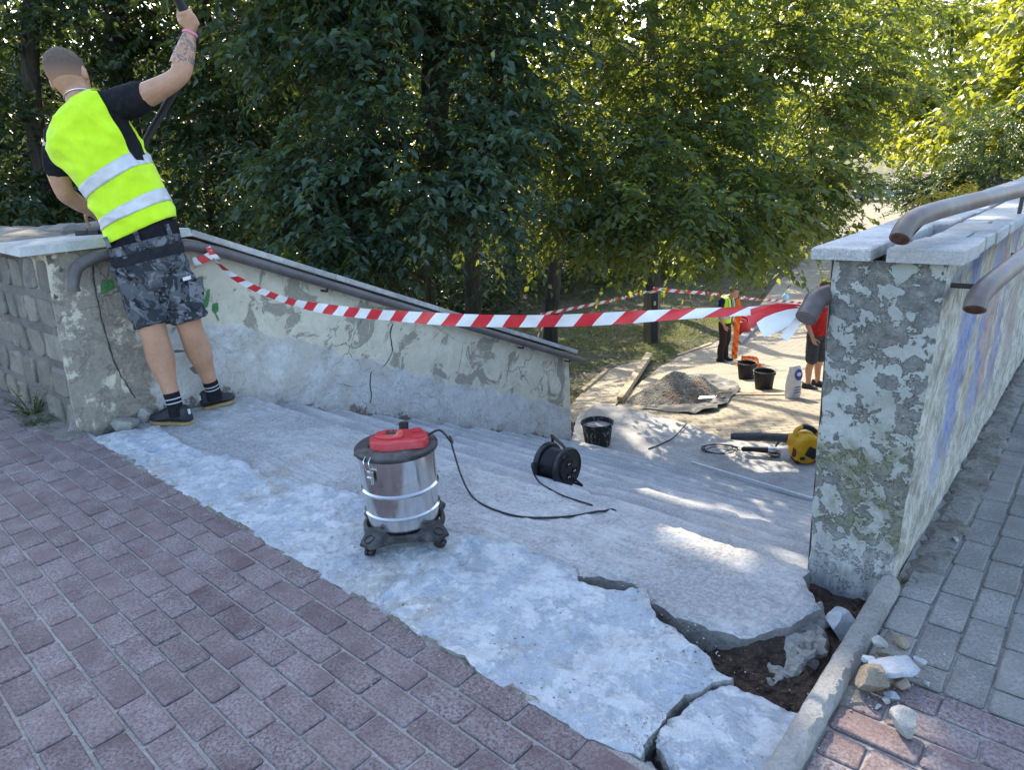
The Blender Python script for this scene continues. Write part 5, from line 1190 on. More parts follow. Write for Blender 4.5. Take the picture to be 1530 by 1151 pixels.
# the hose he holds: stiff handle, then ribbed hose down behind him to the nozzle lying on the coping
HS = thing('vacuum_hose', D(130, 347, 4.0), 'black ribbed vacuum hose held up in the worker\'s right hand', 'hose')
plain('hose_black', (.020, .020, .022), .5, 0, .4, .3, 30, .1)
mb = MB(); mb.tube([hp-hd_*.075, hp-hd_*.07, hp+hd_*.05, hp+hd_*.052, hp+hd_*.12, hp+hd_*.45], [.020, .0215, .0215, .024, .024, .022], 16); mb.build('handle', 'hose_black', HS, True)
q = spline([hp-hd_*.07, D(287,66,S0+.07), D(280,105,S0+.10), D(262,134,S0+.12), D(240,172,S0+.14), D(219,210,S0+.17), D(200,262,S0+.22), D(182,318,S0+.27), D(165,343,S0+.28), D(147,349,S0+.27)], 60)
mb = MB(); mb.tube(q, [.0175+(.0022 if i % 2 else 0) for i in range(len(q))], 10); mb.build('ribbed_hose', 'hose_black', HS, False)
nz0, nz1 = D(149,348.5,S0+.27), D(116,349.5,S0+.27); mb = MB(); mb.tube([nz0, nz0.lerp(nz1, .5), nz0.lerp(nz1, .52), nz1], [.020, .020, .024, .025], 14); mb.build('nozzle', 'hose_black', HS, True)

# ---- the two men at the bottom of the stairs
def standing(label, base, face, H, top, vest, legs, shoes_, sleeves=.5, shorts=False, stoop=.0, hairmat='hair'):
    fro = face.normalized(); lat = fro.cross(UP); t = thing('person', base, label, 'person'); k = H/1.75
    P = lambda x, y, z: base+(lat*x+fro*y+UP*z)*k
    hc_ = P(0, .06+stoop*.6, 1.62-stoop*.25); hu = (UP+fro*stoop*1.3).normalized(); hf = (fro-hu*fro.dot(hu)).normalized(); hl = hf.cross(hu)
    mb = MB(); head(mb, hc_, hu, hf, hl, k); limb(mb, [P(0, 0, 1.42), hc_-hu*.08*k], [.06*k, .056*k])
    arms = {}
    for s_ in (-1, 1):
        a = [P(s_*.185, -.01, 1.40), P(s_*.235, -.03, 1.12), P(s_*.235, .08, .88)]; arms[s_] = a
        limb(mb, a, [.055*k, .043*k, .029*k], 12); hand(mb, a[2], (a[2]-a[1]).normalized(), lat*-s_, fro, k, .7)
        l_ = [P(s_*.09, 0, .90), P(s_*.11, .02, .50), P(s_*.115, -.02, .33), P(s_*.12, -.01, .07)]
        limb(mb, l_, [.085*k, .058*k, .056*k, .036*k], 12)
    mb.loft([ring(P(0, y, z), lat, fro, w*k, d*k, 20, 2.2) for z, w, d, y in ((.86, .15, .10, 0), (1.0, .15, .10, 0), (1.2, .16, .11, 0), (1.38, .17, .10, 0), (1.46, .08, .07, 0))])
    union(mb, 'body', 'skin', t, .011, 2); hair(hc_, hu, hf, hl, k, t, .0, 'hair', hairmat)
    mb = MB(); mb.loft([ring(P(0, y, z), lat, fro, w*k, d*k, 24, 2.2) for z, w, d, y in ((.86, .175, .135, .01), (.98, .17, .14, .015), (1.15, .172, .135, .01), (1.32, .185, .13, 0), (1.41, .175, .11, 0), (1.47, .085, .08, 0))])
    for s_ in (-1, 1): a = arms[s_]; limb(mb, [a[0], a[0].lerp(a[1], .45), a[0].lerp(a[1], .45+sleeves*.35)], [.072*k, .068*k, .064*k], 12)
    union(mb, 'shirt', top, t, .012, 2, .010, 9)
    mb = MB(); mb.ball(P(0, 0, .88), (.17*k, .12*k, .12*k), 16, 8, Matrix((lat, fro, UP)).transposed())
    for s_ in (-1, 1):
        l_ = [P(s_*.09, 0, .90), P(s_*.11, .02, .50), P(s_*.115, -.02, .33), P(s_*.12, -.02, .055)]
        if shorts: limb(mb, [l_[0], l_[0].lerp(l_[1], .5), P(s_*.112, .015, .50)], [.105*k, .10*k, .098*k], 12)
        else: limb(mb, l_, [.105*k, .085*k, .078*k, .074*k], 12)
    union(mb, 'shorts' if shorts else 'trousers', legs, t, .012, 2, .010, 8)
    if vest:
        for s_ in (-1, 1):
            rows_ = []
            for z, w, d in ((.90, .195, .155), (1.05, .19, .158), (1.2, .192, .152), (1.32, .196, .142), (1.42, .165, .122), (1.475, .09, .092)):
                rr = []
                for j in range(13):
                    a = R(-90+j*(166/12)) if s_ > 0 else R(270-j*(166/12)); rr.append(P(0, .008, z)+lat*(math.cos(a)*w*k)+fro*(math.sin(a)*d*k))
                rows_.append(rr)
            mb = MB(); V = [p for r_ in rows_ for p in r_]; mb.add(V, [(i*13+j, i*13+j+1, (i+1)*13+j+1, (i+1)*13+j) for i in range(5) for j in range(12)]); vo = mb.build('vest_half', 'hivis', t, True)
            so = vo.modifiers.new('thick', 'SOLIDIFY'); so.thickness = .006
            for z0, z1, w, d in ((1.0, 1.05, .196, .164), (1.15, 1.20, .197, .160)):
                mb = MB(); V = []
                for z in (z0, z1):
                    for j in range(13): a = R(-90+j*(166/12)) if s_ > 0 else R(270-j*(166/12)); V.append(P(0, .008, z)+lat*(math.cos(a)*(w+.004)*k)+fro*(math.sin(a)*(d+.004)*k))
                mb.add(V, [(j, j+1, 13+j+1, 13+j) for j in range(12)]); mb.build('reflective_band', 'reflective', vo, True)
            mb = MB(); 
            V = [P(s_*.115, y, z)+lat*(s_*dx) for dx in (-.02, .02) for y, z in ((.160, 1.0), (.155, 1.2), (.140, 1.34), (.10, 1.46))]; mb.add([v+fro*.010 for v in V], [(i, i+1, 5+i, 4+i) for i in range(3)]); mb.build('reflective_strap', 'reflective', vo, True)
    for s_ in (-1, 1): shoe(t, P(s_*.12, -.10, 0), P(s_*.135, .17, 0), UP, .048*k, .085*k, shoes_, shoes_, False)
    return t, arms
m1 = T(1081, 540, .07)
standing('man in an open yellow vest, navy shirt and brown trousers beside the orange netting', m1, HR*.75-HF*.62, 1.74, 'cloth_navy', True, 'cloth_brown', 'shoe_dark', .6, False, .20)
m2 = T(1215, 579, .07)
standing('man in a red shirt and grey shorts half hidden behind the right pillar', m2, HR*.5-HF*.8, 1.74, 'cloth_red', False, 'cloth_grey', 'shoe_dark', .5, True, .05)
bpy.data.scenes.remove(TMP)
# ------------------------------------------------------------------ tools
n = N('steel_polished'); f = n.noise(7, 4, .6); g = n.noise(60, 4)
n.bsdf(n.ramp(f, [(.3, (.55, .54, .53)), (.7, (.70, .69, .68))]), n.ramp(g, [(.3, .10), (.7, .24)]), n.bump(f, .06, .004), 1.0, .5); MAT['steel_polished'] = n.m
n = N('plastic_dusty'); f = n.noise(12, 5, .65); g = n.noise(80, 3)
n.bsdf(n.mix(n.ramp(f, [(.48, 0), (.72, .55)]), (.022, .022, .024), (.20, .20, .20)), n.ramp(f, [(.3, .38), (.7, .75)]), n.bump(g, .1, .002), spec=.4); MAT['plastic_dusty'] = n.m
n = N('plastic_red'); f = n.noise(14, 5, .65); n.bsdf(n.mix(n.ramp(f, [(.52, 0), (.8, .45)]), (.42, .018, .030), (.42, .20, .20)), .42, None, spec=.45); MAT['plastic_red'] = n.m
plain('plastic_black', (.013, .013, .015), .42, 0, .45, .35, 30, .1)
plain('plastic_grey', (.06, .06, .065), .5, 0, .4, .3, 30, .1)
plain('plastic_yellow', (.72, .36, .008), .42, 0, .45, .15, 20, .05)
plain('cable_black', (.012, .012, .013), .5, 0, .4, .2, 30, 0)
plain('chrome', (.72, .72, .72), .18, 1.0, .5, .1, 30, 0)
plain('alu', (.55, .56, .58), .35, .8, .5, .1, 30, 0); plain('alu_dull', (.66, .68, .70), .5, .2, .5, .1, 30, 0)
# shop vacuum
vb = Z(607, 800, .0); VM = Matrix.Translation((vb.x, vb.y, top_at(vb.x, vb.y)+.012)) @ Matrix.Rotation(R(42), 4, 'Z') @ Matrix.Diagonal((1.0, 1.0, .84, 1))
VC = thing('shop_vacuum', VM.translation, 'steel drum shop vacuum with a red top on the broken slab', 'vacuum cleaner')
RB = .128
def vm(): return MB(VM)
mb = vm(); rb = RB; mb.lathe([(rb*.94, .048), (rb*.955, .10), (rb*.965, .118), (rb*1.01, .123), (rb*1.015, .129), (rb*.97, .135), (rb*.98, .20), (rb*.985, .214), (rb*1.03, .220), (rb*1.035, .226), (rb*.99, .233), (rb*1.0, .36), (rb*1.0, .378)], 64); drum = mb.build('drum', 'steel_polished', VC, True)
mb = vm(); mb.lathe([(rb*1.02, .372), (rb*1.085, .374), (rb*1.10, .381), (rb*1.095, .390), (rb*1.05, .395), (rb*1.0, .397), (rb*.4, .402), (0, .403)], 64); lid = mb.build('lid', 'plastic_dusty', VC, True)
# red motor cover
def rounded(pts, r=.02, n_=5):
    out = []; k = len(pts)
    for i in range(k):
        a, b, c = Vector(pts[i-1]), Vector(pts[i]), Vector(pts[(i+1) % k]); u = (a-b).normalized(); w = (c-b).normalized()
        for j in range(n_+1): t = j/n_; p0 = b+u*r; p1 = b+w*r; out.append(p0.lerp(b, t).lerp(b.lerp(p1, t), t))
    return out
ol = rounded([(-.075, -.055), (-.02, -.082), (.105, -.060), (.112, .0), (.100, .045), (.035, .062), (-.045, .055), (-.088, .0)], .022)
mb = vm(); k = len(ol); rr = [[Vector((p.x*q, p.y*q, z)) for p in ol] for q, z in ((1.04, .394), (1.02, .402), (1.0, .420), (.965, .427), (.90, .4295))]; mb.loft(rr); cov = mb.build('motor_cover', 'plastic_red', lid, True)
mb = vm(); ol2 = rounded([(-.07, -.02), (-.015, -.05), (.035, -.035), (.03, .03), (-.03, .045), (-.07, .02)], .018); mb.loft([[Vector((p.x*q, p.y*q, z)) for p in ol2] for q, z in ((1, .424), (.98, .436), (.92, .4385))]); mb.build('cover_dome', 'plastic_red', cov, True)
mb = vm(); mb.box((-.012, .005, .440), (.034, .028, .006), None, .002); mb.build('switch', 'plastic_black', cov)
mb = vm(); mb.box((-.012, .005, .4440), (.012, .016, .005), Matrix.Rotation(.2, 3, 'X'), .001); mb.build('switch_rocker', 'plastic_grey', cov)
for x, y, r_ in ((.078, -.018, .026), (.068, .034, .020)):
    mb = vm(); mb.lathe([(r_, .4285), (r_, .4330), (r_*.88, .4335), (r_*.85, .4305), (0, .4300)], 24, Matrix.Translation((x, y, 0))); mb.build('filter_ring', 'plastic_red', cov, True)
mb = vm(); mb.tube([(.015, .095, .385), (.015, .105, .415), (.015, .108, .435)], [.017, .017, .018], 16); mb.tube([(.015, .108, .434), (.015, .108, .4355)], .0145, 14); mb.build('hose_port', 'plastic_black', lid, True)
mb = vm(); mb.box((-.083, -.02, .404), (.012, .03, .016), None, .003); mb.build('cover_clip', 'plastic_black', cov)
# latches
for ang in (R(238), R(62)):
    ca, sa = math.cos(ang), math.sin(ang); rot = Matrix.Rotation(ang, 4, 'Z'); L2 = MB(VM @ rot)
    L2.box((rb*1.03+.006, 0, .312), (.008, .026, .052), None, .003); L2.box((rb*1.03+.012, 0, .302), (.006, .020, .030), None, .002); lt = L2.build('latch', 'chrome', VC, True)
    for y in (-.011, .011):
        L3 = MB(VM @ rot); L3.tube([(rb*1.03+.008, y, .325), (rb*1.03+.018, y, .36), (rb*1.13+.004, y, .385), (rb*1.08, y, .397), (rb*1.04, y, .393)], .0022, 6); L3.build('latch_wire', 'chrome', lt, True)
L2 = MB(VM @ Matrix.Rotation(R(150), 4, 'Z')); L2.tube([(rb+.004, -.035, .325), (rb+.03, -.03, .33), (rb+.034, 0, .332), (rb+.03, .03, .33), (rb+.004, .035, .325)], .009, 8); L2.build('handle', 'plastic_black', VC, True)
# wheeled base with four arms
VB = VM @ Matrix.Translation((0, 0, -.004)) @ Matrix.Diagonal((.94, .94, .82, 1))
mb = MB(VM @ Matrix.Diagonal((1, 1, .82, 1))); mb.lathe([(rb*.97, .036), (rb*1.08, .040), (rb*1.11, .050), (rb*1.10, .072), (rb*1.02, .078), (rb*1.005, .076), (rb*1.0, .05)], 48, None, False); bs = mb.build('wheel_base', 'plastic_dusty', VC, True)
for i, ang in enumerate((R(232), R(322), R(52), R(142))):
    rot = Matrix.Rotation(ang, 4, 'Z'); A_ = MB(VB @ rot); x0 = rb*.98
    A_.loft([[Vector((x, y*w, z)) for y, z in ((-1, z0), (-1, z1-.008), (-.7, z1), (.7, z1), (1, z1-.008), (1, z0))] for x, w, z0, z1 in ((x0, .060, .032, .090), (x0+.025, .046, .034, .082), (x0+.055, .034, .036, .068), (x0+.072, .026, .040, .058))])
    arm_ = A_.build('caster_arm', 'plastic_dusty', bs, False)
    C_ = MB(VB @ rot); c0 = Vector((x0+.048, 0, .072)); nn = Vector((.42, 0, .9)).normalized(); e1 = Vector((0, 1, 0)); e2 = nn.cross(e1)
    C_.tube([c0+nn*.002+(e1*math.cos(a)*.017+e2*math.sin(a)*.020) for a in [2*math.pi*q/20 for q in range(21)]], .0022, 6); C_.build('caster_cap', 'plastic_black', arm_, True)
    W_ = MB(VB @ rot); sw_ = Matrix.Translation((x0+.050, 0, .021-.012)) @ Matrix.Rotation(R(90), 4, 'X') @ Matrix.Rotation(R(25), 4, 'Y')
    W_.lathe([(.0, -.016), (.017, -.016), (.0215, -.012), (.0215, -.003), (.016, -.002), (.016, .002), (.0215, .003), (.0215, .012), (.017, .016), (0, .016)], 20, sw_); W_.tube([(x0+.050, 0, .012), (x0+.050, 0, .048)], .010, 8); W_.build('caster', 'plastic_black', arm_, True)
# its flex lying over the steps
fl = [VM @ Vector((.105, .02, .412)), VM @ Vector((.150, .03, .425)), VM @ Vector((.185, .045, .36)), on(676,698,.14), on(690,726,.05), on(706,744), on(730,760), on(765,772), on(800,776), on(850,774), on(890,767), on(902,766)]
e_ = fl[-1]; fl += [e_+Vector((.01, .06, -.02)), e_+Vector((.015, .09, -.10))]
CB = tag(MB().build('x', None) if False else (lambda m: (m.tube(spline(fl, 8), .0042, 8), m.build('power_cable', 'cable_black', None, True))[1])(MB()), 'thin black power cable running from the vacuum over the steps', 'cable')
# cable reel standing one step down
def reel():
    c1 = D(840, 698, 3.05); s_ = 3.05
    f0 = D(847, 700, s_); b0 = D(822, 686, s_+.09); ax = (f0-b0); ax.z = 0; ax.normalize(); ax = (HR*.72-HF*.70).normalized()
    r_ = 32/1040*f0.copy().__sub__(CAM).dot(_fw)
    side = ax.cross(UP).normalized(); t = thing('cable_reel', f0-UP*r_, 'black cable reel standing on a step behind the vacuum', 'cable reel')
    M = Matrix((side, UP, ax)).transposed().to_4x4(); M.translation = f0
    A = MB(M); A.lathe([(0, -.012), (r_*.94, -.012), (r_, -.006), (r_, .006), (r_*.95, .011), (r_*.90, .006), (r_*.62, .006), (r_*.60, .014), (r_*.52, .016), (0, .017)], 40); fl_ = A.build('front_flange', 'plastic_black', t, True)
    A = MB(M); A.lathe([(0, -.13), (r_*.98, -.13), (r_, -.124), (r_, -.112), (r_*.94, -.106), (0, -.106)], 40); A.build('rear_flange', 'plastic_black', t, True)
    A = MB(M); A.lathe([(r_*.74, -.108)]+[(r_*(.74+.05*(i % 2)), -.108+.0064*i) for i in range(1, 15)]+[(r_*.74, -.012)], 30); A.build('cable_coil', 'cable_black', t, True)
    for x, y in ((-.36, -.20), (.06, -.38), (.02, .26)):
        A = MB(M); A.lathe([(r_*.20, .016), (r_*.20, .021), (r_*.16, .022), (r_*.15, .017), (0, .017)], 18, Matrix.Translation((x*r_, y*r_, 0))); sk = A.build('socket', 'plastic_black', fl_, True)
        A = MB(M)
        for dx in (-.05, .05): A.lathe([(.004, .0172), (.004, .0185), (0, .0186)], 8, Matrix.Translation(((x+dx)*r_, y*r_, 0)))
        A.build('socket_contacts', 'chrome', sk)
    A = MB(M); A.lathe([(0, .006), (.010, .006), (.009, .012), (0, .013)], 10, Matrix.Translation((.30*r_, .68*r_, 0))); A.build('winding_knob', 'plastic_grey', fl_, True)
    A = MB(M); zc = -.07; A.tube(spline([(-.55*r_, .2*r_, -.14), (-.60*r_, .95*r_, -.135), (-.42*r_, 1.22*r_, -.125), (-.22*r_, 1.20*r_, -.08), (-.10*r_, .98*r_, -.02), (-.05*r_, .75*r_, -.012)], 5), .0075, 8); A.build('carry_handle', 'plastic_black', t, True)
    for x in (-.7, .7):
        A = MB(M); A.tube([(x*r_*.3, -.4*r_, -.135), (x*r_, -1.05*r_, -.14), (x*r_*1.05, -1.08*r_, .03), (x*r_*.5, -.6*r_, .008)], .0065, 8); A.build('stand_foot', 'plastic_black', t, True)
    return f0, r_
RF, RR_ = reel()
c2 = [RF+Vector((-.07, -.02, -.035)), D(797,692,3.02), D(797,706,3.0), on(806,722), on(822,733), on(840,742), on(862,750), on(885,757)]
tag((lambda m: (m.tube(spline(c2, 8), .0038, 8), m.build('reel_cable', 'cable_black', None, True))[1])(MB()), 'loose black cable end hanging off the cable reel', 'cable')
# buckets
plain('bucket_black', (.018, .018, .019), .6, 0, .35, .3, 20, .1)
n = N('bucket_dirty'); f = n.noise(26, 5, .65, n.co((1, 1, .5))); n.bsdf(n.mix(n.ramp(f, [(.52, 0), (.64, .8)]), (.030, .030, .031), (.30, .30, .30)), .8, None, spec=.25); MAT['bucket_dirty'] = n.m
plain('mortar_grey', (.33, .33, .33), .95, 0, .2, .2, 25, .6)
def bucket(label, p, r_, h, mat, fill=None, group=None):
    t = thing('bucket', p, label, 'bucket', group); M = Matrix.Translation(p)
    A = MB(M); A.lathe([(0, .004), (r_*.78, .0), (r_*.80, .01), (r_*.97, h*.92), (r_*1.04, h*.925), (r_*1.05, h*.99), (r_*1.0, h), (r_*.95, h*.985), (r_*.77, .02), (0, .018)], 36, None, False); A.build('pail', mat, t, True)
    A = MB(M); A.tube([(r_*1.03*math.cos(a), r_*1.03*math.sin(a)*.98, h*.93-.00+.03*math.sin(a)*-1) for a in [math.pi*i/14-math.pi for i in range(15)]], .0035, 6); A.build('bail', 'iron_dark', t, True)
    for s_ in (-1, 1): A = MB(M); A.box((s_*r_*1.04, 0, h*.90), (.014, .03, .04), None, .004); A.build('bail_lug', mat, t)
    if fill: A = MB(M); A.lathe([(r_*.93, h*.80), (r_*.5, h*.83), (0, h*.82)], 24); A.build('contents', fill, t, True)
    return t
pb = Z(893, 664, ZL+.005); bucket('mortar-smeared grey bucket at the foot of the stair wall', pb, .168, .26, 'bucket_dirty', 'mortar_grey')
q1 = T(1115, 566, .085); q2 = T(1141, 581, .085)
bucket('black bucket with a paper label standing on the board', q1, .165, .30, 'bucket_black', None, 'black buckets on the board')
bucket('empty black bucket in front on the board, nearest the cement bag', q2, .165, .30, 'bucket_black', None, 'black buckets on the board')
mb = MB(); p = q1+(HR*.55-HF*.83)*.158+UP*.16; mb.box(p, (.035, .004, .10), Matrix.Rotation(YAW+R(34), 3, 'Z')); o = mb.build('paper_label', 'white_cloth'); o.parent = [x for x in COL.objects if x.get('label', '').startswith('black bucket with')][0]; o.matrix_parent_inverse = BASE[o.parent].inverted()
# yellow leaf blower
def blower():
    p = T(1199, 690, 0); p = Z(1200, 688, ZL+.012); t = thing('leaf_blower', p, 'yellow leaf blower with a long black tube on the landing', 'leaf blower')
    s_ = (p-CAM).dot(_fw)/1040; M = Matrix((HR, HF, UP)).transposed().to_4x4(); M.translation = p
    A = MB(M); rs_ = []
    for y, r_, cx, cz in ((-.10, .10, .0, .135), (-.085, .128, .0, .135), (-.04, .145, 0, .14), (.03, .145, 0, .14), (.08, .125, 0, .14), (.095, .09, 0, .14)):
        rs_.append([Vector((cx+r_*math.cos(a)*(1.0), y, cz+r_*math.sin(a)*1.08)) for a in [2*math.pi*i/28 for i in range(28)]])
    A.loft(rs_); b_ = A.build('housing', 'plastic_yellow', t, True)
    A = MB(M); A.tube(spline([(-.10, -.02, .26), (-.09, 0, .31), (-.03, 0, .345), (.05, 0, .33), (.11, 0, .27), (.135, 0, .20)], 5), .022, 10); A.build('handle', 'plastic_yellow', t, True)
    A = MB(M); A.tube(spline([(-.03, 0, .348), (.02, 0, .343), (.07, 0, .318), (.10, 0, .288)], 5), .0255, 10); A.build('grip', 'plastic_black', t, True)
    A = MB(M); A.tube([(-.09, .01, .215), (-.16, .022, .228), (-.165, .023, .229)], [.07, .052, .05], 16); A.build('outlet', 'plastic_yellow', t, True)
    A = MB(M); A.tube([(-.14, .02, .225), (-.20, .03, .235), (-.40, .06, .245), (-.405, .06, .245), (-.64, .10, .25), (-.68, .11, .25)], [.045, .042, .040, .045, .036, .030], 16); A.build('blow_tube', 'plastic_grey', t, True)
    A = MB(M); A.box((.03, -.115, .12), (.10, .03, .10), Matrix.Rotation(.5, 3, 'Y'), .012); A.build('battery_pack', 'plastic_black', t)
    A = MB(M); A.box((.0, .0, .012), (.20, .15, .024), None, .008); A.build('foot', 'plastic_black', t)
    A = MB(M); A.box((-.06, -.118, .07), (.045, .012, .028), None, .003); A.build('badge', 'plastic_black', b_)
    A = MB(M); A.lathe([(.05, 0), (.052, .012), (.03, .016), (0, .017)], 20, Matrix.Translation((-.12, -.06, .12)) @ Matrix.Rotation(R(-90), 4, 'Y')); A.build('side_knob', 'rust', t, True)
blower()
def grinder():
    p = Z(1152, 680, ZL+.012); t = thing('angle_grinder', p, 'black and grey angle grinder lying beside the blower tube', 'angle grinder'); d = (HR*.95-HF*.3).normalized(); l_ = UP.cross(d)
    M = Matrix((d, l_, UP)).transposed().to_4x4(); M.translation = p
    A = MB(M); A.tube([(-.28, 0, .045), (-.26, 0, .05), (-.16, 0, .05), (-.05, 0, .05), (-.03, 0, .052)], [.024, .030, .026, .033, .034], 14); A.build('motor_body', 'plastic_black', t, True)
    A = MB(M); A.tube([(-.03, 0, .052), (.03, 0, .052), (.055, 0, .05)], [.034, .038, .022], 14); A.build('gear_head', 'alu', t, True)
    A = MB(M); A.lathe([(0, .010), (.062, .010), (.062, .014), (.02, .018), (.015, .04), (0, .04)], 28, Matrix.Translation((.03, 0, 0))); A.build('disc', 'plastic_black', t, True)
    A = MB(M); A.tube([(.03, .02, .07), (.05, .06, .085), (.08, .13, .095)], [.009, .013, .014], 10); A.build('side_handle', 'plastic_black', t, True)
    A = MB(M); A.lathe([(.068, .02), (.070, .026), (.070, .034)], 14, Matrix.Translation((.03, 0, 0)), False); A.build('disc_guard', 'alu', t, True)
    q = [M @ Vector((-.28, 0, .045))]; rs = random.Random(4)
    for i in range(30): a = i*.85; q.append(M @ Vector((-.45+.14*math.cos(a)*(1+.4*rs.random())-.002*i, .03+.12*math.sin(a), .012+.02*rs.random()+(.07 if i in (5, 6, 14) else 0))))
    A = MB(); A.tube(spline(q, 5), .0042, 6); A.build('flex', 'cable_black', t, True)
grinder()
# aluminium straightedge on the last step
a_, b_ = Z(1034,695, ZL+RI+.004), Z(1214,750, ZL+RI+.004); d_ = b_-a_; mb = MB(); mb.box((a_+b_)/2+UP*.02, (d_.length, .022, .03), Matrix.Rotation(math.atan2(d_.y, d_.x), 3, 'Z'), .003)
tag(mb.build('straightedge', 'alu_dull'), 'long aluminium straightedge lying on the edge of the last step', 'straightedge')
lc = [Z(969,671,ZL+.01), Z(985,665,ZL+.01), Z(1005,655,ZL+.01), Z(1020,640,ZL+.02), Z(1026,633,ZL+.03)]
tag((lambda m: (m.tube(spline(lc, 6), .007, 6), m.build('landing_cable', 'cable_black', None, True))[1])(MB()), 'short black cable lying across the landing towards the path', 'cable')
# cement bag
n = N('bag_paper'); f = n.noise(10, 4); n.bsdf(n.ramp(f, [(.3, (.58, .56, .52)), (.7, (.72, .70, .66))]), .8, n.bump(f, .5, .02)); MAT['bag_paper'] = n.m
plain('print_blue', (.045, .085, .34), .7, 0, .2, .2, 20, 0); plain('print_red', (.45, .08, .06), .7, 0, .2, .2, 20, 0)
bg = T(1184, 594, .075); t = thing('cement_bag', bg, 'upright white paper bag with a blue round print by the red-shirted man', 'bag')
fd = (HR*.35-HF*.94).normalized(); ld = UP.cross(fd); mb = MB(); rs_ = []
for z, w, d, o in ((0, .15, .075, 0), (.05, .165, .095, 0), (.2, .16, .09, .0), (.35, .15, .075, .01), (.43, .14, .05, .015), (.47, .125, .02, .02), (.485, .11, .008, .025)): rs_.append(ring(bg+UP*z+fd*o, ld, fd, w*.72, d*.8, 28, 3.2))
mb.loft(rs_); mb.build('bag_body', 'bag_paper', t, True)
def disc(c, r1, r2, nm, mt, z=.0):
    mb = MB(); k = 20; V = [c+ld*(r1*math.cos(a))+(UP*.97+fd*-.1)*(r2*math.sin(a))+fd*z for a in [2*math.pi*i/k for i in range(k)]]; mb.add(V, [tuple(range(k))]); mb.build(nm, mt, t)
disc(bg+UP*.36+fd*.078+ld*.02, .068, .085, 'blue_print', 'print_blue'); disc(bg+UP*.37+fd*.082+ld*.02, .042, .03, 'white_print', 'white_cloth'); disc(bg+UP*.345+fd*.084+ld*.02, .03, .01, 'red_print', 'print_red')
for z in (.10, .14, .18): disc(bg+UP*z+fd*.088, .07, .007, 'print_line', 'print_blue')
mb = MB(); 
for k in range(3): mb.box(bg+UP*(.40+.03*k)-ld*.10+fd*.02, (.03-.006*k, .03, .07), Matrix.Rotation(YAW, 3, 'Z'), .008)
mb.build('folded_corner', 'bag_paper', t)
# water bottle on the path
plain('bottle_blue', (.35, .55, .62), .15, 0, .6, .1, 20, 0); plain('cap_green', (.10, .35, .12), .4, 0, .4, .1, 20, 0)
wb = T(1173, 458, .07); k = (wb-CAM).dot(_fw)/1040; t = thing('water_bottle', wb, 'large pale blue water bottle beyond the bunched tape', 'bottle'); A = MB(Matrix.Translation(wb)); r_, h_ = 5*k, 21*k
A.lathe([(0, 0), (r_*.9, 0), (r_, h_*.05), (r_*.95, h_*.4), (r_, h_*.45), (r_, h_*.72), (r_*.6, h_*.88), (r_*.35, h_*.92), (r_*.35, h_*.96)], 20); A.build('bottle_body', 'bottle_blue', t, True); A = MB(Matrix.Translation(wb)); A.lathe([(r_*.4, h_*.95), (r_*.4, h_), (0, h_*1.005)], 12); A.build('cap', 'cap_green', t, True)
# ------------------------------------------------------------------ barrier tape
plain('tape_red', (.62, .025, .035), .38, 0, .5, .1, 20, 0); plain('tape_white', (.78, .78, .78), .38, 0, .5, .06, 20, 0)
n = N('net_orange'); f = n.noise(60, 3); n.bsdf(n.ramp(f, [(.3, (.75, .12, .015)), (.7, (.95, .22, .03))]), .6, None, spec=.3); MAT['net_orange'] = n.m
def ribbon(name, path, w, updir, pitch, label, slant=.6, parent=None, widths=None, twist=None, group=None, phase=0):
    P = [Vector(p) for p in path]; mb = MB(); s_ = [0]
    for a, b in zip(P, P[1:]): s_.append(s_[-1]+(b-a).length)
    def at(s):
        s = max(0, min(s_[-1], s)); i = 0
        while i < len(s_)-2 and s_[i+1] < s: i += 1
        u = (s-s_[i])/max(1e-9, s_[i+1]-s_[i]); p = P[i].lerp(P[i+1], u); f = s/s_[-1]
        ww = w if widths is None else w*np.interp(f, *widths); tw = 0 if twist is None else np.interp(f, *twist)
        t = (P[i+1]-P[i]).normalized(); up = (Vector(updir)-t*Vector(updir).dot(t)).normalized(); up = Matrix.Rotation(tw, 3, t) @ up
        return p, up*ww
    N_ = int(s_[-1]/pitch)+2
    for k in range(-1, N_):
        mb.cur = (k+phase) % 2; m = 5; V = []
        for j in range(m+1):
            s = (k+j/m)*pitch
            pa, ua = at(s+slant*pitch*.5); pb, ub = at(s-slant*pitch*.5); pm, um = at(s)
            cz = .004*math.sin(s*31)
            V += [pa+ua*.5, pm+um.cross(Vector((1, 0, 0)))*0+Vector((0, cz, 0)), pb-ub*.5]
        mb.add(V, [q for j in range(m) for q in ((3*j, 3*j+3, 3*j+4, 3*j+1), (3*j+1, 3*j+4, 3*j+5, 3*j+2))])
    o = mb.build(name, ['tape_red', 'tape_white'], parent, True, False)
    if label: tag(o, label, 'barrier tape', group)
    return o
A_, B_ = Vector((rx+.01, 1.93, .84)), Y(1200, 463, 2.0); nv = (B_-A_).cross(UP).normalized()
def on_plane(u, v):
    d = ray(u, v); k = (A_-CAM).dot(nv)/d.dot(nv); return CAM+d*k
tp = [on_plane(u, v) for u, v in ((303,372),(322,390),(350,414),(395,437),(450,455),(520,466),(600,473),(680,478),(760,480),(850,479),(930,475),(1010,470),(1090,466),(1160,463),(1198,462))]
MT = ribbon('barrier_tape', spline(tp, 5), .054, (0, 0, 1), .085, None, .75, None, ((0, .06, .16, .3, .75, .9, 1), (.5, .55, .75, .92, 1.0, .6, .4)), ((0, .05, .1, .18, .27, .35, .46, .55, .66, .75, .85, 1), (.6, .2, -.5, .1, .35, -.1, .25, -.15, .2, .45, -.1, -.4)))
tag(MT, 'red and white barrier tape stretched across the top of the stairs', 'barrier tape')
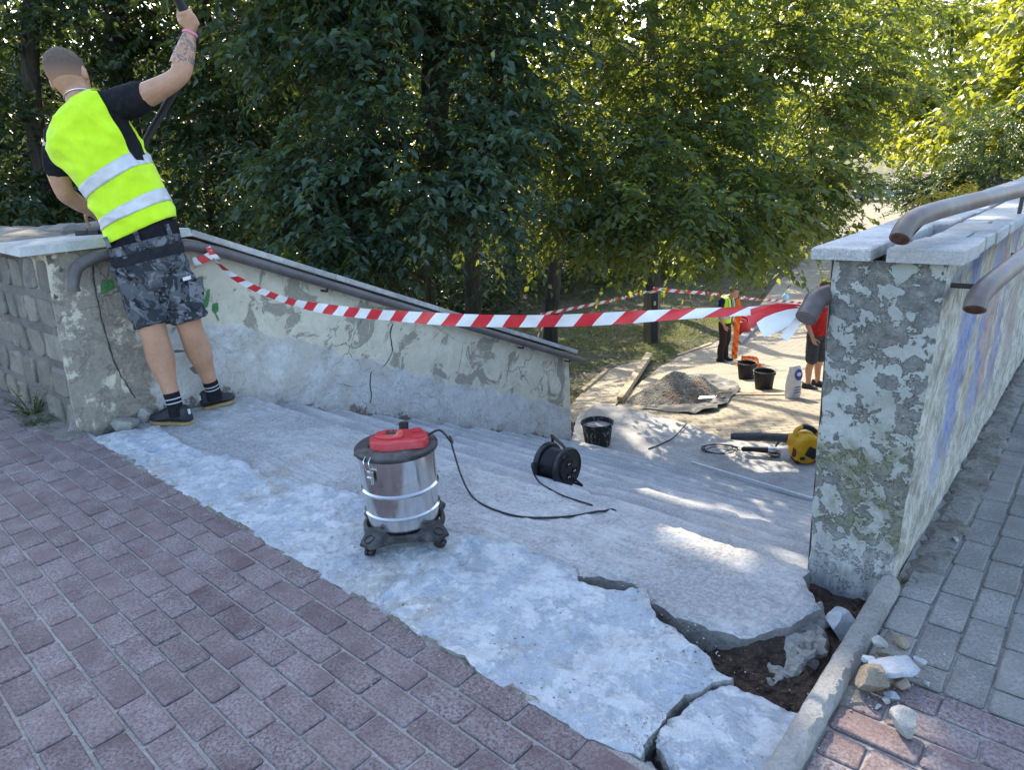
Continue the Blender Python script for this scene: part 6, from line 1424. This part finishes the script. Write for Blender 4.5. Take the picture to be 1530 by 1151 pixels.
# knot at the handrail
mb = MB(); 
ribbon('tape_knot', spline([A_+Vector((-.02, .03, .03)), A_+Vector((.03, .0, .005)), A_+Vector((.015, -.05, -.02)), A_+Vector((-.01, -.10, -.03))], 4), .045, (0, 0, 1), .05, None, .4, MT)
ribbon('tape_knot', spline([A_+Vector((.03, -.02, .045)), A_+Vector((.034, .0, .0)), A_+Vector((.02, .03, -.03)), A_+Vector((-.02, .03, -.04))], 4), .03, (0, 1, 0), .05, None, .4, MT)
# bunched loose ends at the right rail
for pts, w_, pt_, ph in (([(1202,462),(1188,463),(1165,466),(1142,472),(1120,481)], .040, .30, 0), ([(1203,464),(1186,471),(1168,478),(1150,486),(1136,493)], .058, .155, 1), ([(1203,466),(1194,476),(1186,487),(1178,498),(1171,507)], .030, .105, 1), ([(1204,460),(1180,458),(1150,462),(1122,468)], .030, .26, 0)):
    q = [Y(u, v, 1.985-.010*i-.006*ph) for i, (u, v) in enumerate(pts)]; ribbon('tape_end', spline(q, 5), w_, (0, 0, 1), pt_, None, .15, MT, ((0, .25, .7, 1), (.30, .7, 1.0, .8)), ((0, .5, 1), (.4, -.2, .3)), None, ph)
# far tapes
bo = T(974, 512); def_top = lambda u, v, p: D(u, v, p.dot(HF))
sB = bo.dot(HF)
f1 = [D(808,470,sB-1.2), D(850,462,sB-.8), D(900,452,sB-.4), D(940,443,sB-.1), D(966,436,sB-.02)]
ribbon('barrier_tape', spline(f1, 5), .075, (0, 0, 1), .16, 'barrier tape running from the bollard left towards the trees')
f2 = [D(976,431,sB-.02), D(1010,435,sB+.1), D(1050,438,sB+.3), D(1100,444,sB+.6), D(1115,445,sB+.8)]
ribbon('barrier_tape', spline(f2, 5), .085, (0, 0, 1), .16, 'barrier tape running from the bollard right behind the vested man')
f3 = [D(1115,446,sB+.8), D(1160,449,sB+1.5), D(1200,453,sB+2), D(1260,458,sB+3)]
ribbon('barrier_tape', spline(f3, 5), .06, (0, 0, 1), .16, 'far barrier tape across the path behind the water bottle')
f4 = [D(801,508,s2-.9), D(808,494,s2-.8), D(818,480,s2-.5)]
ribbon('barrier_tape', spline(f4, 5), .05, (0, 0, 1), .10, 'short tape end tied low round the forked tree')
# wooden bollard with a plate
n = N('post_wood'); f = n.noise(20, 5, .65, n.co((1, 1, .15))); n.bsdf(n.ramp(f, [(.3, (.10, .075, .045)), (.7, (.27, .21, .13))]), .85, n.bump(f, .5, .02)); MAT['post_wood'] = n.m
plain('post_dark', (.018, .019, .022), .7, 0, .3, .3, 30, .2); plain('plate_tan', (.42, .34, .20), .6, 0, .3, .1, 30, 0)
t = thing('bollard', bo, 'square timber bollard with a dark face and small plate at the lawn edge', 'bollard'); kb = (bo-CAM).dot(_fw)/1040
hb = 78*kb; wbp = 22*kb; rot = Matrix.Rotation(YAW+R(28), 3, 'Z'); mb = MB(); mb.box(bo+UP*(hb/2-.03), (wbp*.8, wbp*.8, hb), rot, .012); mb.build('post', 'post_wood', t)
fx = rot @ Vector((-1, 0, 0)); fy = rot @ Vector((0, -1, 0)); mb = MB(); mb.box(bo+UP*(hb/2-.02)+fy*(wbp*.40+.004)-(rot @ Vector((1, 0, 0)))*wbp*.12, (wbp*.56, .012, hb*.98), rot, .003); pd = mb.build('dark_board', 'post_dark', t)
mb = MB(); mb.box(bo+UP*hb*.78+fy*(wbp*.40+.013)-(rot @ Vector((1, 0, 0)))*wbp*.12, (.065, .006, .11), rot, .002); mb.build('plate', 'plate_tan', pd)
# orange netting roll held upright, and its heap
nb = T(1096, 538, .07); kn = (nb-CAM).dot(_fw)/1040; sN = nb.dot(HF)
t = thing('safety_net', nb, 'strip of orange safety netting hanging upright beside the vested man', 'netting')
P = [D(1103,448,sN-.05), D(1102,470,sN-.06), D(1100,500,sN-.06), D(1098,520,sN-.05), D(1097,536,sN-.03)]; q = spline(P, 6); mb = MB(); V = []
for i, p in enumerate(q):
    w_ = 4.2*kn*(1 if i > 3 else .7); V += [p-HR*w_+HF*.02*math.sin(i*1.3), p+HF*.03*math.cos(i*1.7), p+HR*w_-HF*.02*math.sin(i*1.1)]
mb.add(V, [f for i in range(len(q)-1) for f in ((3*i, 3*i+1, 3*i+4, 3*i+3), (3*i+1, 3*i+2, 3*i+5, 3*i+4))]); o = mb.build('net_strip', 'net_orange', t, False); so = o.modifiers.new('t', 'SOLIDIFY'); so.thickness = .012
mb = MB(); mb.tube([D(1104,436,sN-.02), D(1098,539,sN-.0)], .012, 8); mb.build('stake', 'post_wood', t, True)
def crumple(name, label, cat, c, r_, h_, mat, seed, k=9):
    rs = random.Random(seed); mb = MB()
    for i in range(k):
        a = rs.uniform(0, 6.28); d = rs.uniform(0, .75)*r_; p = c+Vector((math.cos(a)*d, math.sin(a)*d, rs.uniform(0, .5)*h_)); u = Vector((rs.gauss(0, 1), rs.gauss(0, 1), rs.gauss(0, .5))).normalized(); w = u.orthogonal().normalized(); s_ = r_*rs.uniform(.35, .6)
        m = 5; V = [p+u*((x/(m-1)-.5)*s_*2)+w*((y/(m-1)-.5)*s_*1.2)+u.cross(w)*(s_*.35*noise.noise(Vector((x*.8, y*.8, i*3.1+seed)))) for x in range(m) for y in range(m)]
        V = [Vector((v.x, v.y, max(v.z, c.z+.004))) for v in V]; mb.add(V, [(x*m+y, x*m+y+1, (x+1)*m+y+1, (x+1)*m+y) for x in range(m-1) for y in range(m-1)])
    o = mb.build(name, mat, None, True); so = o.modifiers.new('t', 'SOLIDIFY'); so.thickness = .006; return tag(o, label, cat)
crumple('safety_net', 'crumpled heap of orange netting behind the black buckets', 'netting', T(1118, 545, .08), .28, .22, 'net_orange', 3, 11)
crumple('net_scrap', 'small orange netting scrap right of the heap', 'netting', T(1134, 548, .08), .14, .12, 'net_orange', 8, 5)
# two red canisters behind the man
plain('can_red', (.60, .030, .025), .45, 0, .4, .15, 20, .05)
for i, (u, v, lab) in enumerate(((1110,500,'round red plastic canister in front, beside the vested man'), (1118,492,'round red plastic canister behind the other one'))):
    p = T(u, v, .03); k = (p-CAM).dot(_fw)/1040; t = thing('canister', p, lab, 'canister', 'red canisters by the path'); A = MB(Matrix.Translation(p)); r_, h_ = 11*k, 22*k
    A.lathe([(0, 0), (r_*.8, 0), (r_, h_*.15), (r_, h_*.7), (r_*.8, h_*.92), (r_*.3, h_), (r_*.25, h_*1.06), (0, h_*1.06)], 24); A.build('tank', 'can_red', t, True)
    A = MB(Matrix.Translation(p)); A.tube(spline([(-r_*.6, 0, h_*.9), (-r_*.4, 0, h_*1.2), (r_*.4, 0, h_*1.2), (r_*.6, 0, h_*.9)], 4), r_*.12, 8); A.build('grip', 'can_red', t, True)
# board under the buckets, kerb boards of the paths
plain('ply', (.34, .28, .20), .85, 0, .2, .25, 12, .2); plain('timber', (.36, .29, .19), .85, 0, .2, .3, 8, .3)
def board(label, pts, up, th, mat, cat='board', name='board'):
    P = [T(u, v, up) for u, v in pts]; k = len(P); mb = MB(); mb.add([p for p in P]+[p+UP*th for p in P], [tuple(range(k))[::-1], tuple(range(k, 2*k))]+[(i, (i+1) % k, k+(i+1) % k, k+i) for i in range(k)]); return tag(mb.build(name, mat), label, cat)
board('flat plywood board lying under the black buckets', [(1098,591),(1172,591),(1200,570),(1108,565)], .071, .014, 'ply')
board('long timber edging board beside the sand heap', [(922,602),(930,604),(975,534),(966,532)], .06, .10, 'timber')
board('thin timber edging along the lawn left of the vested man', [(1012,533),(1014,535),(1064,517),(1062,515)], .02, .07, 'timber')
board('pale kerb plank on the left edge of the side path', [(868,588),(872,590),(909,558),(905,556)], .06, .08, 'timber')
board('grey kerb board along the path beyond the vested man', [(1100,513),(1108,518),(1136,488),(1128,484)], .03, .11, 'kerb_concrete')
# ------------------------------------------------------------------ sand heap on its tarpaulin
n = N('gravel_sand'); p = n.co(); f = n.noise(30, 6, .75); g = n.vor(38); b = n.noise(2.2, 4, .6)
c = n.ramp(f, [(.3, (.17, .165, .15)), (.7, (.38, .36, .325))]); c = n.mix(n.ramp(g, [(.10, .9), (.22, 0)]), c, (.50, .48, .44)); c = n.mix(n.math('MULTIPLY', n.ramp(b, [(.52, 0), (.62, 1)]), .65), c, (.22, .14, .075))
n.bsdf(c, .95, n.bump(n.math('ADD', f, g), 1.0, .05)); MAT['gravel_sand'] = n.m
plain('tarp', (.055, .056, .052), .6, 0, .35, .35, 10, .3)
sc_ = T(1015, 602, .08); ks = (sc_-CAM).dot(_fw)/1040; sr = 72*ks
tp_ol = [T(u, v, .075).xy for u, v in ((962,612),(1000,616),(1040,620),(1072,614),(1090,600),(1104,585),(1096,570),(1060,562),(1030,560),(1000,572),(968,590))]
tag(sheet('tarpaulin', ragged([tuple(p) for p in tp_ol], .10, .06, 4), lambda x, y: zt(x, y)+.085+.05*abs(fb(x, y, 0, 3.2))+.10*max(0, fb(x, y, 6, 1.7))*min(1, max(0, ((x-sc_.x)**2+(y-sc_.y)**2)**.5/sr-.55)*2.2), .05, .012, 'tarp', None, .0), 'grey tarpaulin rumpled round the heap of sand', 'tarpaulin')
pk = T(1012, 600, .08); pk2 = pk+HF*.28
def heap(x, y):
    d = Vector((x-pk2.x, y-pk2.y, 0)); a = d.dot(HR); b = d.dot(HF); rr = math.sqrt((a/1.0)**2+(b/.95)**2)
    h = .40*max(0, 1-rr/sr)**.9+.16*max(0, 1-math.hypot(a-.5, b-.1)/.75)
    return zt(x, y)+.07+h*(1+.10*fb(x, y, 0, 3))+.018*fb(x, y, 4, 16)
ol = [(pk2.x+HR.x*math.cos(a)*sr*1.06+HF.x*math.sin(a)*sr*1.0, pk2.y+HR.y*math.cos(a)*sr*1.06+HF.y*math.sin(a)*sr*1.0) for a in [2*math.pi*i/40 for i in range(40)]]
tag(sheet('sand_heap', ragged(ol, .08, .06, 4), heap, .035, .04, 'gravel_sand', None, 0), 'heap of gravelly sand with a brown crest on the tarpaulin', 'sand heap')
tr = D(1068, 590, sc_.dot(HF)-.35); tr.z = zt(tr.x, tr.y)+.20; t = thing('trowel', tr, 'plasterer\'s trowel with a wooden handle lying on the tarpaulin', 'trowel'); d_ = (HR*.8-HF*.35+UP*.12).normalized(); l_ = UP.cross(d_).normalized()
mb = MB(); mb.add([tr-d_*.22-l_*.06, tr-d_*.22+l_*.06, tr+d_*.02+l_*.05, tr+d_*.02-l_*.05]+[p+UP*.006 for p in (tr-d_*.22-l_*.06, tr-d_*.22+l_*.06, tr+d_*.02+l_*.05, tr+d_*.02-l_*.05)], [(3,2,1,0),(4,5,6,7),(0,1,5,4),(1,2,6,5),(2,3,7,6),(3,0,4,7)]); mb.build('blade', 'alu', t)
mb = MB(); mb.tube([tr+d_*.0, tr+d_*.03+UP*.05, tr+d_*.06+UP*.055, tr+d_*.24+UP*.06], [.008, .009, .018, .020], 10); mb.build('grip', 'timber', t, True)
# ------------------------------------------------------------------ rubble by the kerb
RK = [((1256,950),(.062,.050,.045),'rock_blue','large bluish stone lying in the hole by the pillar',-.115,1),
 ((1303,1034),(.040,.034,.030),'rock_brown','largest brown stone in the rubble pile by the kerb',0,2),
 ((1342,1006),(.043,.032,.010),'rock_blue','flat bluish slab of render on top of the rubble pile',.026,3),
 ((1375,990),(.018,.010,.006),'rock_blue','thin bluish flake on the right of the rubble pile',.014,4),
 ((1311,966),(.020,.016,.013),'rock_pale','pale rounded stone at the top of the rubble pile, on the kerb',.030,5),
 ((1318,980),(.018,.014,.012),'rock_brown','small brown stone below the pale rounded one',.016,6),
 ((1349,1030),(.019,.016,.013),'rock_brown','brown stone under the right end of the flat slab',0,7),
 ((1346,968),(.017,.014,.010),'rock_brown','brown stone behind the flat slab in the rubble pile',0,8),
 ((1349,1092),(.030,.026,.024),'rock_pale','white angular rock lying alone in front of the rubble',0,9),
 ((1333,1046),(.016,.010,.008),'rock_blue','narrow bluish chip in front of the rubble pile',0,10),
 ((1322,1050),(.008,.007,.006),'rock_pale','small white pebble, upper of the two by the rubble',0,11),
 ((1312,1058),(.009,.006,.005),'rock_pale','small white pebble, lower of the two by the rubble',0,12),
 ((1384,1024),(.007,.006,.005),'rock_blue','little grey pebble alone right of the rubble pile',0,13),
 ((1296,990),(.022,.010,.008),'rock_blue','bluish splinter lying on the kerb beside the rubble',.032,14),
 ((1327,1022),(.012,.010,.009),'rock_brown','small dark stone in the middle of the rubble pile',0,15),
 ((1428,808),(.012,.009,.005),'rock_pale','white flake of paint lying by the foot of the right wall',0,16)]
for (u, v), r_, mt, lab, z, sd in RK:
    r_ = tuple(q*{1: 1.15, 2: 1.15, 3: 2.0, 9: 1.25}.get(sd, 1.4) for q in r_); p = Z(u, v, z); o = lump('rock', (p.x, p.y, z-.002), r_, mt, None, 100+sd, .8, 3); tag(o, lab, 'rock', 'broken stones by the right kerb')
# grit scattered on slab edges, kerb and right pavement
def scatter(name, spots, rmin, rmax, mat, seed, label, cat):
    rs = random.Random(seed); mb = MB()
    for x, y, z in spots:
        r_ = rs.uniform(rmin, rmax)*rs.random()**.7+rmin*.5; V = [Vector((rs.gauss(0, 1), rs.gauss(0, 1), rs.gauss(0, .7))).normalized()*r_ for _ in range(6)]
        pts = [Vector((r_, 0, 0)), Vector((-r_*.9, .2*r_, 0)), Vector((0, r_*.8, 0)), Vector((.1*r_, -r_*.9, 0)), Vector((0, 0, r_*.7)), Vector((0, 0, -r_*.6))]; rot = Matrix.Rotation(rs.uniform(0, 6.28), 3, 'Z') @ Matrix.Rotation(rs.uniform(-.6, .6), 3, 'X')
        pts = [rot @ Vector((p.x*rs.uniform(.6, 1.1), p.y*rs.uniform(.6, 1.1), p.z*rs.uniform(.5, 1.1)))+Vector((x, y, z)) for p in pts]; mb.add(pts, [(0,2,4),(2,1,4),(1,3,4),(3,0,4),(2,0,5),(1,2,5),(3,1,5),(0,3,5)])
    return tag(mb.build(name, mat), label, cat, None, 'stuff')
rs = random.Random(5); sp = []
for pl_, k_ in ((pz(back_edge), 420), (pz(crackA), 130), (pz(blkB), 120)):
    for _ in range(k_):
        i = rs.randrange(len(pl_)-1); f_ = rs.random(); x = pl_[i][0]+(pl_[i+1][0]-pl_[i][0])*f_+rs.gauss(0, .02); y = pl_[i][1]+(pl_[i+1][1]-pl_[i][1])*f_+rs.gauss(0, .022); sp.append((x, y, max(top_at(x, y), -.10)+.001))
for _ in range(260): x = rs.uniform(-3.9, -.7); sp.append((x, 1.012-(x+.7)*.02+rs.gauss(0, .02), .004))
for _ in range(120): sp.append((rs.gauss(-.24, .07), rs.gauss(1.55, .16), .004))
for _ in range(150): y = rs.uniform(1.9, 4.5); sp.append((-.335+abs(rs.gauss(0, .03)), y, .003))
for _ in range(140): x = rs.uniform(-3.9, -.6); sp.append((x, rs.uniform(.1, 1.0), .003))
scatter('grit', sp, .0012, .0048, 'rock_pale', 6, 'pale grit scattered along the slab edge and pavement joints', 'grit')
sp = [(rs.uniform(-.60, -.40), rs.uniform(1.42, 1.96), -.108) for _ in range(70)]+[(rs.uniform(-1.02, -.6), rs.uniform(1.5, 1.62), -.10) for _ in range(40)]
scatter('rubble_bits', sp, .003, .010, 'rock_brown', 7, 'small stones in the soil of the hole', 'rubble')
# ------------------------------------------------------------------ weeds and grass
m_leaf('weed_green', (.045, .085, .022), (.10, .15, .05), (.2, .26, .05), .3, .6)
m_leaf('weed_dry', (.10, .09, .035), (.20, .17, .08), (.2, .18, .06), .25, .7)
m_leaf('grass_blade', (.035, .065, .014), (.13, .18, .04), (.30, .36, .05), .35, .6)
def weed(label, base, n_, h, spread, seed, name='weed', mat='weed_green', size=.020):
    rs = np.random.RandomState(seed); t = thing(name, base, label, 'plant'); S = n_
    ang = rs.uniform(0, 6.28, S); P = np.array(base)[None]+np.stack([np.cos(ang)*rs.random_sample(S)*spread*.25, np.sin(ang)*rs.random_sample(S)*spread*.25, np.zeros(S)], 1)
    Dv = np.stack([np.cos(ang)*spread, np.sin(ang)*spread, np.full(S, h)*(.5+rs.random_sample(S))], 1); ln = np.linalg.norm(Dv, axis=1, keepdims=True); Dv /= ln
    global OPEN; keep = OPEN; OPEN = []
    V, F, ti = leaf_arrays(P, Dv, float(ln.mean()), 16, size, rs, .25, .35); OPEN = keep; np_mesh('leaves', V, F, mat, t, ti)
    V, F = twig_arrays(P, Dv, float(ln.mean()), rs, .25, .0018); np_mesh('stems', V, F, mat, t)
pw = Z(46, 640, 0); pw = Vector((-4.72, 1.02, 0)); weed('sprawling green weed at the foot of the rubble stone wall', pw, 30, .20, .16, 1); 
weed('low weed tuft on the pavement right of the sprawling weed', Vector((-4.45, .97, 0)), 14, .05, .11, 2)
for i, (u, v, lab) in enumerate(((1352,868,'dry weed in the corner at the right pillar foot'), (1478,614,'weed at the foot of the right wall near the frame edge'), (1487,668,'flat weed in a joint of the grey pavement'))): weed(lab, Z(u, v, 0), 5, .006, .014, 10+i, 'weed', 'weed_dry', .010)
gp = Z(1031, 634, ZL); gp.z = zt(gp.x, gp.y)+.07; weed('little green sprig at the edge of the landing', gp, 8, .10, .05, 20)
# lawn grass and fallen leaves
rs = np.random.RandomState(9); M_ = 26000; u_ = rs.uniform(640, 1130, M_); v_ = 390+(rs.random_sample(M_)**1.2)*190
pts = []
lawn_poly = [tuple(T(u, v).xy) for u, v in ((640,392),(1180,392),(1130,455),(1100,488),(1060,512),(1010,530),(985,545),(966,530),(925,543),(905,553),(868,585),(848,606),(840,640),(780,620),(640,520))]
A = np.array([D(600, 500, 8.0)[:2], ]); 
gx = rs.uniform(-1, 1, M_*2); ss = 7.5+rs.random_sample(M_*2)**.8*16; lat_ = rs.uniform(-3.2, 6.0, M_*2)*(ss/14)
Pxy = np.stack([HF.x*ss+HR.x*lat_, HF.y*ss+HR.y*lat_], 1); Pxy = Pxy[inpoly(Pxy, lawn_poly)]
dens = np.array([noise.noise(Vector((p[0]*.55, p[1]*.55, 0))) for p in Pxy]); Pxy = Pxy[dens+rs.normal(0, .15, len(dens)) > -.05]
zz_ = np.array([zt(a, b) for a, b in Pxy]); S = len(Pxy); hh = (.05+.09*rs.random_sample(S))[:, None]; a_ = rs.uniform(0, 6.28, S); sd = np.stack([np.cos(a_), np.sin(a_), 0*a_], 1)*.007; ln_ = np.stack([np.cos(a_+1.3), np.sin(a_+1.3), 0*a_], 1)*hh*.45
P0 = np.concatenate([Pxy, zz_[:, None]], 1); up_ = np.array([0, 0, 1.0]); V = np.stack([P0-sd, P0+sd, P0+ln_+up_*hh], 1).reshape(-1, 3); i_ = np.arange(S)*3
o = np_mesh('grass', V, np.stack([i_, i_+1, i_+2], 1), 'grass_blade', None, np.repeat(rs.random_sample(S), 3)); tag(o, 'patchy short grass on the shaded lawn', 'grass', None, 'stuff')
M_ = 9000; ss = 7.5+rs.random_sample(M_)**.8*20; lat_ = rs.uniform(-3.2, 6.5, M_)*(ss/14); Pxy = np.stack([HF.x*ss+HR.x*lat_, HF.y*ss+HR.y*lat_], 1)
inl = inpoly(Pxy, lawn_poly) | (rs.random_sample(M_) < .05); Pxy = Pxy[inl]; S = len(Pxy); zz_ = np.array([zt(a, b)+.02 for a, b in Pxy]); a_ = rs.uniform(0, 6.28, S); L_ = .05*(.6+.7*rs.random_sample(S))[:, None]
d1 = np.stack([np.cos(a_), np.sin(a_), rs.normal(0, .3, S)], 1)*L_; d2 = np.stack([-np.sin(a_), np.cos(a_), rs.normal(0, .3, S)], 1)*L_*.5; P0 = np.concatenate([Pxy, zz_[:, None]+.01], 1)
V = np.stack([P0-d1, P0+d2, P0+d1, P0-d2], 1).reshape(-1, 3); i_ = np.arange(S)*4; o = np_mesh('leaf_litter', V, np.concatenate([np.stack([i_, i_+1, i_+2], 1), np.stack([i_, i_+2, i_+3], 1)]), 'leaf_litter', None, np.repeat(rs.random_sample(S), 4)); tag(o, 'dry fallen leaves scattered over the lawn', 'leaves', None, 'stuff')
# ------------------------------------------------------------------ far right: sunlit paving and two parked cars
fp = lowpoly('far_paving', [(1240,352),(1262,330),(1300,300),(1335,262),(1380,246),(1420,238),(1480,238),(1480,262),(1420,300),(1380,352)], .05, 'path_pavers', 2.0, .1)
plain('car_blue', (.22, .30, .42), .3, .3, .5, .1, 20, 0); plain('car_dark', (.015, .018, .024), .25, .3, .5, .1, 20, 0); plain('car_glass', (.03, .04, .05), .08, 0, .6, .1, 20, 0); plain('tyre', (.015, .015, .015), .85, 0, .2, .1, 20, 0); plain('lamp_red', (.45, .02, .02), .3, 0, .5, .1, 20, 0)
def car(label, u, v, s, paint, yaw):
    p = D(u, v, s); p.z = zt(p.x, p.y)+.03; t = thing('parked_car', p, label, 'car', 'cars parked beyond the trees'); M = Matrix.Translation(p) @ Matrix.Rotation(yaw, 4, 'Z')
    body = [(-2.1, .32), (-2.15, .62), (-2.02, .86), (-1.3, .92), (1.15, .95), (1.95, .82), (2.12, .60), (2.1, .32)]; A = MB(M)
    A.loft([[Vector((x, y*w, z)) for x, z in body] for y, w in ((-1, .80), (-1, .88), (1, .88), (1, .80))]); A.build('body', paint, t, False)
    A = MB(M); cab = [(-1.75, .90), (-1.15, 1.40), (-.4, 1.47), (.45, 1.42), (1.25, .93)]; A.loft([[Vector((x*(.97 if abs(w) > .7 else 1), w*(.86 if z > 1.2 else 1), z)) for x, z in cab] for w in (-.80, .80)]); cb_ = A.build('cabin', 'car_glass', t)
    A = MB(M); A.loft([[Vector((x, w, z+.012)) for x, z in ((-1.2, 1.385), (-.4, 1.465), (.5, 1.415), (.48, 1.38), (-.4, 1.43), (-1.18, 1.35))] for w in (-.68, .68)]); A.build('roof', paint, t)
    for x in (-1.3, 1.35):
        for y in (-.80, .80):
            A = MB(M); A.lathe([(.0, -.10), (.30, -.10), (.32, -.06), (.32, .06), (.30, .10), (0, .10)], 20, Matrix.Translation((x, y, .32)) @ Matrix.Rotation(R(90), 4, 'X')); w_ = A.build('wheel', 'tyre', t, True)
            A = MB(M); A.lathe([(0, -.105), (.19, -.105), (.20, -.10)], 14, Matrix.Translation((x, y, .32)) @ Matrix.Rotation(R(90 if y > 0 else -90), 4, 'X')); A.build('rim', 'alu', w_, True)
    for y in (-.62, .62):
        A = MB(M); A.box((2.08, y, .66), (.10, .30, .14), None, .03); A.build('headlight', 'alu', t); A = MB(M); A.box((-2.10, y, .70), (.08, .26, .16), None, .02); A.build('tail_light', 'lamp_red', t)
car('pale blue car parked beyond the trees, glimpsed through leaves', 1318, 262, 62, 'car_blue', YAW+R(-20))
car('dark car parked right of the pale blue one beyond the trees', 1436, 258, 70, 'car_dark', YAW+R(35))
